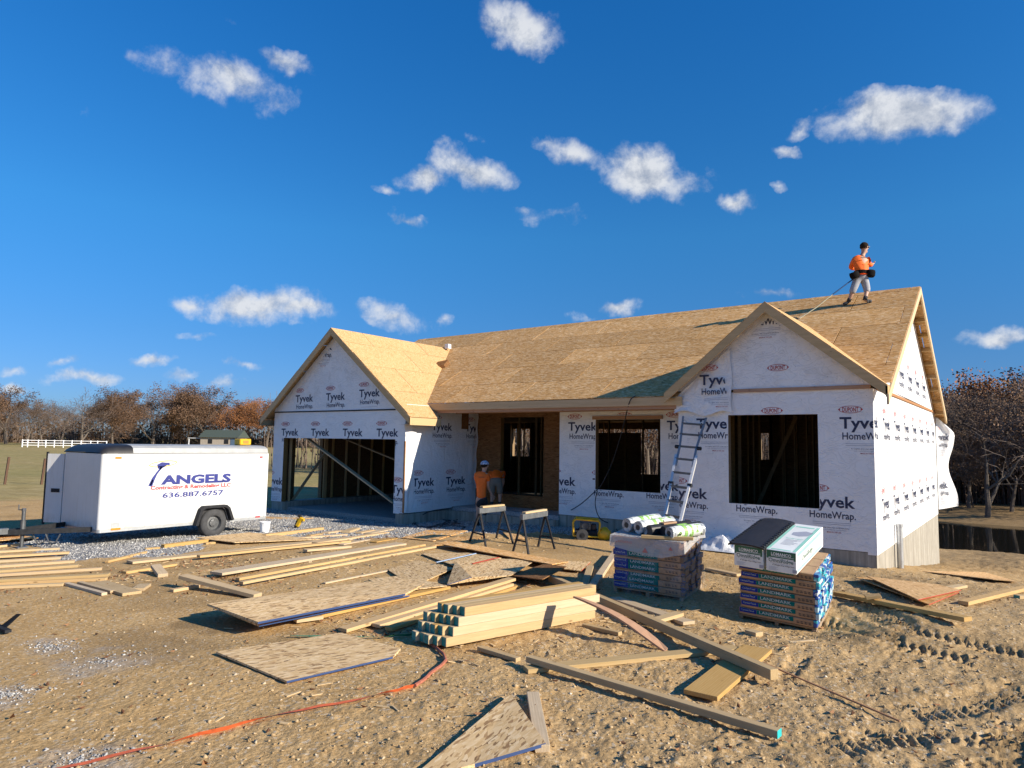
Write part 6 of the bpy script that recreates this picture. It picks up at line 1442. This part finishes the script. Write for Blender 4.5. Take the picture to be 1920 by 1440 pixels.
def in_view(n, r0, r1, a0=84, a1=169):
    a = np.radians(rg.uniform(a0, a1, n)); r = r0 * (r1 / r0) ** rg.uniform(0, 1, n); return CAM.x + r * np.cos(a), CAM.y + r * np.sin(a)
def free(x, y): return ~(((x > -17.6) & (x < .1) & (y > .85)) | ((x > -3.98) & (x < .1) & (y > -.05)) | ((x > -17.6) & (x < -11.4) & (y > -1.15)))
x, y = in_view(30000, 3.6, 15); k = free(x, y); dens = sst(-5, 0, x) * .5 + .12; k &= rg.uniform(0, 1, len(x)) < dens
scatter_stones('clods', list(zip(x[k], y[k], .004 + .022 * rg.uniform(0, 1, k.sum()) ** 4)), CLODM, 'dry clods and crumbs of clay scattered over the ground', 'clods')
x, y = in_view(800, 3.6, 14, 100, 169); k = free(x, y); scatter_stones('pebbles', list(zip(x[k], y[k], .004 + .018 * rg.uniform(0, 1, k.sum()) ** 3)), PEBM, 'pale pebbles scattered over the clay', 'pebbles')
def leaf_litter():
    rnd = random.Random(9); mb = MB(); spots = []
    for c, n, s in (((425, 1083), 60, .35), ((455, 1090), 40, .3), ((370, 1097), 40, .25), ((370, 1045), 60, .5), ((700, 1175), 70, .35), ((770, 1160), 40, .35), ((640, 1010), 60, .5), ((195, 1082), 40, .4), ((720, 1012), 60, .4), ((60, 1103), 60, .6), ((1100, 1270), 14, .4), ((1330, 1255), 12, .4), ((430, 1060), 60, .4), ((560, 1050), 20, .8), ((1000, 1100), 30, .5), ((350, 1055), 40, .5)):
        p = ground_at(*c)
        for i in range(n): spots.append((p.x + rnd.gauss(0, s), p.y + rnd.gauss(0, s)))
    xx, yy = in_view(420, 4, 14)
    spots += list(zip(xx, yy))
    for x_, y_ in spots:
        z = surf(x_, y_) + rnd.uniform(.008, .03); s = rnd.uniform(.016, .04); a = Vector((rnd.gauss(0, 1), rnd.gauss(0, 1), rnd.gauss(0, .35))).normalized(); b_ = a.cross(Vector((rnd.gauss(0, .4), rnd.gauss(0, .4), 1))).normalized(); c = Vector((x_, y_, z)); up = a.cross(b_) * s * .35
        mb.add([c - a * s, c + b_ * s * .5 + up, c + a * s, c - b_ * s * .5 + up], [(0, 1, 2), (0, 2, 3)])
    tag(mb.build('leaf_litter', stone_mat('fallen_leaves', ((0, (.11, .05, .025)), (.5, (.22, .105, .05)), (1, (.34, .18, .09))))), 'dry brown oak leaves blown over the boards and soil', 'fallen leaves', kind='stuff')
leaf_litter()
def chips():
    rnd = random.Random(21); mb = MB()
    for c, n, sx in (((620, 1000), 90, 1.3), ((700, 1040), 60, 1.2), ((560, 1060), 60, 1.2), ((900, 1080), 70, .9), ((1150, 1160), 40, .8), ((1000, 1150), 40, .9), ((760, 1190), 40, .7), ((300, 1075), 60, 1.0), ((940, 1012), 60, .8), ((1450, 1210), 20, .6), ((1650, 1120), 30, .7), ((640, 1330), 14, .8)):
        p = ground_at(*c)
        for i in range(n):
            x_, y_ = p.x + rnd.gauss(0, sx), p.y + rnd.gauss(0, sx * .6); q = Vector((x_, y_, surf(x_, y_) + .008)); a = rnd.uniform(0, 6.28); d = Vector((math.cos(a), math.sin(a), rnd.gauss(0, .12))) * rnd.uniform(.015, .07)
            mb.bar(q - d, q + d, rnd.uniform(.01, .03), .008)
    tag(mb.build('wood_chips', WOODW), 'pale saw chips and splinters strewn among the lumber', 'wood chips', kind='stuff')
chips()
# ------------------------------------------------------------------ people
def skin_mesh(J, edges, rad, root, lv=2):
    names = list(dict.fromkeys([n for e in edges for n in e])); ix = {n: i for i, n in enumerate(names)}
    me = bpy.data.meshes.new('sk'); me.from_pydata([tuple(J[n]) for n in names], [(ix[a], ix[b]) for a, b in edges], [])
    o = bpy.data.objects.new('sk', me); COL.objects.link(o); o.modifiers.new('s', 'SKIN')
    sv = me.skin_vertices[0].data
    for n in names: r = rad[n]; sv[ix[n]].radius = r if isinstance(r, tuple) else (r, r)
    sv[ix[root]].use_root = True
    ss = o.modifiers.new('u', 'SUBSURF'); ss.levels = lv; ss.render_levels = lv
    dg = bpy.context.evaluated_depsgraph_get(); m2 = bpy.data.meshes.new_from_object(o.evaluated_get(dg)); bpy.data.objects.remove(o); bpy.data.meshes.remove(me)
    m2.polygons.foreach_set('use_smooth', [True] * len(m2.polygons)); return m2
def mesh_mb(me): mb = MB(); mb.v = [tuple(v.co) for v in me.vertices]; mb.f = [tuple(p.vertices) for p in me.polygons]; mb.m = [0] * len(mb.f); return mb
def lerp(a, b, t): return Vector(a).lerp(Vector(b), t)
HZ = Vector((FWD.x, FWD.y, 0)).normalized(); HR = Vector((RIGHT.x, RIGHT.y, 0)).normalized()
def person(origin, J, face, label, shirt, shorts, sleeve, short_len, hair_fn, s=1.0, group=None):
    "J in (right, away, up) metres from origin; face = direction the head looks, same axes"
    root = empty('person', origin, label, 'person', group)
    cv = lambda v: HR * v[0] * s + HZ * v[1] * s + Vector((0, 0, v[2] * s))
    P = {k: cv(v) for k, v in J.items()}; F = cv(face).normalized(); up = (P['head_top'] - P['head_low']).normalized(); F = (F - up * F.dot(up)).normalized(); Rr = F.cross(up)
    E = [('pelvis', 'belly'), ('belly', 'chest'), ('chest', 'neck'), ('neck', 'head_low'), ('head_low', 'head_mid'), ('head_mid', 'head_top')]
    R_ = dict(pelvis=(.125, .11), belly=(.105, .09), chest=(.11, .095), neck=.052, head_low=.07, head_mid=(.088, .098), head_top=.06)
    for q in ('l', 'r'):
        P[q + '_foot'] = P[q + '_ankle'] + Vector((0, 0, -.05 * s)); d = (P[q + '_toe'] - P[q + '_ankle'])
        E += [('chest', q + '_shoulder'), (q + '_shoulder', q + '_elbow'), (q + '_elbow', q + '_wrist'), (q + '_wrist', q + '_palm'), ('pelvis', q + '_hip'), (q + '_hip', q + '_knee'), (q + '_knee', q + '_calf'), (q + '_calf', q + '_ankle'), (q + '_ankle', q + '_toe')]
        P[q + '_palm'] = P[q + '_wrist'] + (P[q + '_wrist'] - P[q + '_elbow']).normalized() * .075 * s; P[q + '_calf'] = lerp(P[q + '_knee'], P[q + '_ankle'], .32)
        R_.update({q + '_shoulder': .055, q + '_elbow': .038, q + '_wrist': .027, q + '_palm': (.036, .02), q + '_hip': .095, q + '_knee': .055, q + '_calf': .056, q + '_ankle': .037, q + '_toe': .032})
    R_ = {k: (tuple(a * s for a in v) if isinstance(v, tuple) else v * s) for k, v in R_.items()}
    mb = mesh_mb(skin_mesh(P, E, R_, 'pelvis'))
    for q in ('l', 'r'):   # five fingers each hand, curled a little
        w, pm = P[q + '_wrist'], P[q + '_palm']; d = (pm - w).normalized(); sdv = d.cross(F); sdv = sdv.normalized() if sdv.length > .2 else d.orthogonal().normalized(); n = d.cross(sdv).normalized()
        for i, ln in enumerate((.072, .082, .078, .06)):
            b = pm + sdv * (.027 - i * .018) * s; mb.tube([b, b + (d * .55 + n * .12) * ln * s, b + (d * .85 + n * .45) * ln * s], [.0095 * s, .0085 * s, .006 * s], 6)
        b = w + d * .03 * s + sdv * .03 * s; mb.tube([b, b + (d * .03 + sdv * .03) * s, b + (d * .06 + sdv * .036 + n * .015) * s], [.012 * s, .010 * s, .007 * s], 6)
    hm = P['head_mid']; hl = P['head_low']
    mb.tube([hm + F * .085 * s + up * .015 * s, hm + F * .118 * s - up * .022 * s, hm + F * .088 * s - up * .028 * s], [.010 * s, .016 * s, .012 * s], 6)
    for sg_ in (-1, 1): mb.ball(hm + Rr * sg_ * .088 * s - up * .01 * s, (.016 * s, .022 * s, .032 * s), 8)
    mb.tube([hl + F * .02 * s, hl + F * .075 * s + up * .005 * s], [.05 * s, .035 * s], 8)
    mb.build('body', SKIN, root, smooth=True)
    ey = MB()
    for sg_ in (-1, 1): ey.ball(hm + F * .088 * s + Rr * sg_ * .033 * s + up * .012 * s, .011 * s, 8)
    ey.build('eyes', HAIR, root)
    mt = MB(); c = hl + F * .098 * s + up * .022 * s; mt.bar(c - Rr * .022 * s, c + Rr * .022 * s, .008 * s, .008 * s); mt.build('mouth', plain('lips', (.35, .13, .11), .5), root)
    # shirt
    PS = dict(P); PS['collar'] = lerp(P['chest'], P['neck'], .88); PS['hem'] = lerp(P['pelvis'], P['belly'], .15)
    ES = [('hem', 'belly'), ('belly', 'chest'), ('chest', 'collar')]; RS = dict(hem=(.158, .135), belly=(.152, .13), chest=(.185, .160), collar=.092)
    for q in ('l', 'r'):
        PS[q + '_cuff'] = lerp(P[q + '_shoulder'], P[q + '_elbow'], min(1, sleeve)) if sleeve <= 1 else lerp(P[q + '_elbow'], P[q + '_wrist'], sleeve - 1)
        if sleeve > 1: ES += [('chest', q + '_shoulder'), (q + '_shoulder', q + '_elbow'), (q + '_elbow', q + '_cuff')]; RS[q + '_elbow'] = .062
        else: ES += [('chest', q + '_shoulder'), (q + '_shoulder', q + '_cuff')]
        RS[q + '_shoulder'] = .085; RS[q + '_cuff'] = .066 if sleeve <= 1 else .052
    sh = link('shirt', skin_mesh(PS, ES, {k: (tuple(a * s for a in v) if isinstance(v, tuple) else v * s) for k, v in RS.items()}, 'belly'), root); sh.data.materials.append(shirt)
    # shorts
    PT = dict(P); ET = [('waist', 'pelvis')]; PT['waist'] = lerp(P['pelvis'], P['belly'], .45); RT = dict(waist=(.142, .118), pelvis=(.155, .132))
    for q in ('l', 'r'):
        PT[q + '_leg'] = lerp(P[q + '_hip'], P[q + '_knee'], min(1, short_len)) if short_len <= 1 else lerp(P[q + '_knee'], P[q + '_ankle'], short_len - 1)
        if short_len > 1: ET += [('pelvis', q + '_hip'), (q + '_hip', q + '_knee'), (q + '_knee', q + '_leg')]; RT[q + '_knee'] = .088
        else: ET += [('pelvis', q + '_hip'), (q + '_hip', q + '_leg')]
        RT[q + '_hip'] = .118; RT[q + '_leg'] = .082 if short_len > 1 else .092
    so_ = link('shorts', skin_mesh(PT, ET, {k: (tuple(a * s for a in v) if isinstance(v, tuple) else v * s) for k, v in RT.items()}, 'pelvis'), root); so_.data.materials.append(shorts)
    for q in ('l', 'r'):
        PF = {'a': P[q + '_ankle'] + Vector((0, 0, .015 * s)), 'h': P[q + '_ankle'] + Vector((0, 0, -.035 * s)), 't': P[q + '_toe'] + Vector((0, 0, -.0 * s)), 'm': lerp(P[q + '_ankle'], P[q + '_toe'], .6)}
        f_ = link('shoe', skin_mesh(PF, [('a', 'h'), ('h', 'm'), ('m', 't')], {'a': .05 * s, 'h': .055 * s, 't': .042 * s, 'm': .05 * s}, 'h'), root); f_.data.materials.append(SHOE)
        mb = MB(); mb.tube([P[q + '_ankle'] + Vector((0, 0, .02 * s)), lerp(P[q + '_ankle'], P[q + '_knee'], .32)], [.046 * s, .054 * s], 10); mb.build('sock', SOCK, root, smooth=True)
    hair_fn(root, P, F, up, Rr, s); return root, P, F, up, Rr
def hair(root, P, F, up, Rr, s):
    mb = MB(); c = P['head_mid'] - F * .016 * s + up * .028 * s; n = 14
    for i in range(8):
        t = math.pi * .62 * i / 7
        for j in range(n):
            a = 2 * math.pi * j / n; back = max(0, -math.cos(a)); tt = t * (1 + .22 * back) * (.82 if math.cos(a) > .4 else 1); r = .108 * s * (1 + .05 * math.sin(5 * a + i * 2.1))
            mb.v.append(tuple(c + up * r * math.cos(tt) + (F * math.cos(a) * 1.02 + Rr * math.sin(a) * .93) * r * math.sin(tt)))
    for i in range(7):
        for j in range(n): mb.f.append((i * n + j, i * n + (j + 1) % n, (i + 1) * n + (j + 1) % n, (i + 1) * n + j)); mb.m.append(0)
    mb.build('hair', HAIR, root, smooth=True)
def cap_fn(root, P, F, up, Rr, s):
    hair(root, P, F, up, Rr, s)
    mb = MB(); c = P['head_mid'] + up * .035 * s - F * .01 * s; n = 16
    for i in range(7):
        t = math.pi * .5 * i / 6
        for j in range(n): a = 2 * math.pi * j / n; mb.v.append(tuple(c + up * .105 * s * math.cos(t) + (F * math.cos(a) * 1.05 + Rr * math.sin(a)) * .116 * s * math.sin(t)))
    for i in range(6):
        for j in range(n): mb.f.append((i * n + j, i * n + (j + 1) % n, (i + 1) * n + (j + 1) % n, (i + 1) * n + j)); mb.m.append(0)
    cp = mb.build('cap', CAPM, root, smooth=True)
    mb = MB(); V = []
    for j in range(9): a = -1.1 + 2.2 * j / 8; V += [c + (F * math.cos(a) + Rr * math.sin(a)) * .112 * s, c + F * (.10 + .09 * math.cos(a)) * s + (F * math.cos(a) + Rr * math.sin(a)) * .095 * s - up * .012 * s]
    mb.v = [tuple(v) for v in V]; mb.f = [(2 * j, 2 * j + 1, 2 * j + 3, 2 * j + 2) for j in range(8)]; mb.m = [0] * 8; mb.build('brim', CAPM, cp)
# roofer on the ridge, seen from behind, facing right
foot = Vector((0, 0, 0)); wl = Vector((-1.12, 4.42, 0)); 
def roof_hit(px, py):
    d = RM @ Vector((px - CXP, py - CYP, FPX)); a = 2.961 + PITCH * .315; t = (a + PITCH * CAM.y - CAM.z) / (d.z - PITCH * d.y); return CAM + d * t
fl_, fr_ = roof_hit(1591, 572), roof_hit(1624, 569)
o0 = (fl_ + fr_) / 2; kx = 1.0
dist = (o0 - CAM).dot(FWD); mpp = dist / FPX
def loc(v): v = v - o0; return (v.dot(HR), v.dot(HZ), v.z)
lfoot, rfoot = loc(fl_), loc(fr_)
def px(x, y, dep=0.0): return ((x - 1607.5) * mpp, dep, (570.5 - y) * mpp)
J = dict(pelvis=px(1617, 517, .02), belly=px(1617, 505, .02), chest=px(1616.5, 485.5, .0), neck=px(1621, 475, .01), head_low=px(1624, 469, .02), head_mid=px(1625, 461, .02), head_top=px(1624.5, 455, .02),
         l_shoulder=px(1605, 485, .02), l_elbow=px(1606, 496, .26), l_wrist=px(1622, 495, .42), r_shoulder=px(1627.5, 486, .0), r_elbow=px(1634, 495.5, .03), r_wrist=px(1642, 491, .10),
         l_hip=px(1611, 520, .02), l_knee=px(1601, 544, .03), l_ankle=(lfoot[0], lfoot[1], lfoot[2] + .075), l_toe=(lfoot[0] - .14, lfoot[1] + .02, lfoot[2] + .015),
         r_hip=px(1622, 520, .02), r_knee=px(1626, 543, -.02), r_ankle=(rfoot[0] - .03, rfoot[1], rfoot[2] + .08), r_toe=(rfoot[0] + .13, rfoot[1] - .05, rfoot[2] + .035))
rt_, P_, F_, U_, R_2 = person(o0, J, (1, .35, .0), 'dark-haired roofer in orange shirt and grey shorts standing on the roof ridge', SHIRT, SHORTS, 1.82, 1.28, hair, group=None)
mb = MB(); n = 18; c = P_['pelvis'].lerp(P_['belly'], .62); 
for k in range(2):
    for j in range(n): a = 2 * math.pi * j / n; mb.v.append(tuple(c + HR * .168 * math.cos(a) + HZ * .145 * math.sin(a) + Vector((0, 0, -.045 + .09 * k))))
mb.f = [(j, (j + 1) % n, n + (j + 1) % n, n + j) for j in range(n)]; mb.m = [0] * n; belt = mb.build('tool_belt', LEATH, rt_)
for (x, y), (w, h), rz in (((1601, 516.5), (.25, .15), .35), ((1631, 513), (.24, .17), -.15)):
    q = px(x, y, -.08); cc = HR * q[0] + HZ * q[1] + Vector((0, 0, q[2])); mb = MB()
    for zz, kk in ((-.5, .75), (-.25, 1.0), (.2, 1.0), (.5, .85)):
        for j in range(10): a = 2 * math.pi * j / 10; mb.v.append(tuple(cc + HR * (w * .5 * kk * math.cos(a) + zz * h * math.sin(-rz)) + HZ * .085 * math.sin(a) + Vector((0, 0, zz * h + rz * w * .4 * math.cos(a)))))
    for i in range(3):
        for j in range(10): mb.f.append((i * 10 + j, i * 10 + (j + 1) % 10, (i + 1) * 10 + (j + 1) % 10, (i + 1) * 10 + j)); mb.m.append(0)
    mb.f.append(tuple(range(10))); mb.m.append(0); mb.f.append(tuple(30 + j for j in range(10))); mb.m.append(0); mb.build('tool_pouch', LEATH, rt_, smooth=True)
mb = MB(); c = P_['head_mid'] + F_ * .09 + U_ * .012; mb.bar(c - R_2 * .07, c + R_2 * .07, .018, .034); mb.bar(c - R_2 * .08, c - R_2 * .085 - F_ * .10, .008, .012); mb.bar(c + R_2 * .08, c + R_2 * .085 - F_ * .10, .008, .012); mb.build('sunglasses', BLK, rt_)
mb = MB(); cc = P_['chest'] - HZ * .146 + Vector((0, 0, .02)); mb.bar(cc - HR * .09, cc + HR * .09, .006, .016); mb.build('back_print', LDRK, rt_)
for y in (551, 556):
    pass
ra = roof_hit(1500, 598); rb = P_['pelvis'] + Vector(o0) + HR * -.22 + Vector((0, 0, -.08)); rm_ = ra.lerp(rb, .62)
mb = MB(); mb.tube([ra + Vector((0, 0, .02)), ra.lerp(rb, .3) + Vector((0, 0, -.02)), rm_], .012, 6); tag(mb.build('safety_rope', plain('pale_rope', (.62, .60, .42), .7)), 'pale safety rope running down the roof from the roofer', 'rope')
mb = MB(); mb.tube([rm_, rb], .016, 6); tag(mb.build('lanyard', plain('blue_lanyard', (.03, .09, .22), .6)), 'dark blue lanyard between the roofer and the pale rope', 'lanyard')
# two helpers at the porch
def ground_person(px_, base_py, zfix): p = on_z(px_, base_py, zfix); return p
oA = on_z(897, 981, -.18); oA.z = surf(oA.x, oA.y); mA = (oA - CAM).dot(FWD) / FPX
def pa_(x, y, dep=0.0): return ((x - 897) * mA, dep, (981 - y) * mA)
JA = dict(pelvis=pa_(902, 931), belly=pa_(901, 915), chest=pa_(901.5, 889, .02), neck=pa_(905, 879.5, .05), head_low=pa_(906.5, 875.5, .07), head_mid=pa_(907, 868, .08), head_top=pa_(906, 862.5, .07),
          l_shoulder=pa_(891, 885.5, .02), l_elbow=pa_(893, 906, .22), l_wrist=pa_(901, 917, .36), r_shoulder=pa_(912, 886, -.0), r_elbow=pa_(914, 908, .02), r_wrist=pa_(921, 923, .14),
          l_hip=pa_(896, 934), l_knee=pa_(896.5, 953, -.02), l_ankle=pa_(895, 975, -.0), l_toe=pa_(897, 979.5, .15), r_hip=pa_(907, 934), r_knee=pa_(909, 949, .22), r_ankle=pa_(905, 958, .50), r_toe=pa_(910, 962, .62))
r_, PA, FA, UA, RA = person(oA, JA, (.45, .9, -.25), 'person in orange T-shirt, black shorts and patterned cap standing at the porch', SHIRT, SHORTB, .55, .78, cap_fn)
mb = MB(); cc = PA['chest'] - HZ * .155; 
for i in range(5): mb.bar(cc + HR * (-.07 + .03 * i), cc + HR * (-.05 + .03 * i), .006, .014)
mb.build('back_print', LDRK, r_)
oB = on_y(930, 950, 1.35); oB.z = .052; mB_ = (oB - CAM).dot(FWD) / FPX
def pb2(x, y, dep=0.0): return ((x - 930) * mB_, dep, (950 - y) * mB_)
JB = dict(pelvis=pb2(929, 899, .0), belly=pb2(929, 889, .14), chest=pb2(929, 884, .36), neck=pb2(931, 889, .55), head_low=pb2(932, 892, .62), head_mid=pb2(932, 897, .68), head_top=pb2(932, 902, .72),
          l_shoulder=pb2(918, 885, .38), l_elbow=pb2(917, 905, .48), l_wrist=pb2(921, 922, .55), r_shoulder=pb2(941, 885, .38), r_elbow=pb2(943, 904, .48), r_wrist=pb2(938, 922, .55),
          l_hip=pb2(922, 902), l_knee=pb2(922, 925, .04), l_ankle=pb2(922, 944.5), l_toe=pb2(921, 948, .15), r_hip=pb2(935.5, 902), r_knee=pb2(937, 925, .04), r_ankle=pb2(937, 944.5), r_toe=pb2(938, 948, .15))
person(oB, JB, (0, .7, -.7), 'person in orange T-shirt and khaki shorts bending over on the porch', SHIRT, SHORTK, .55, 1.0, hair)
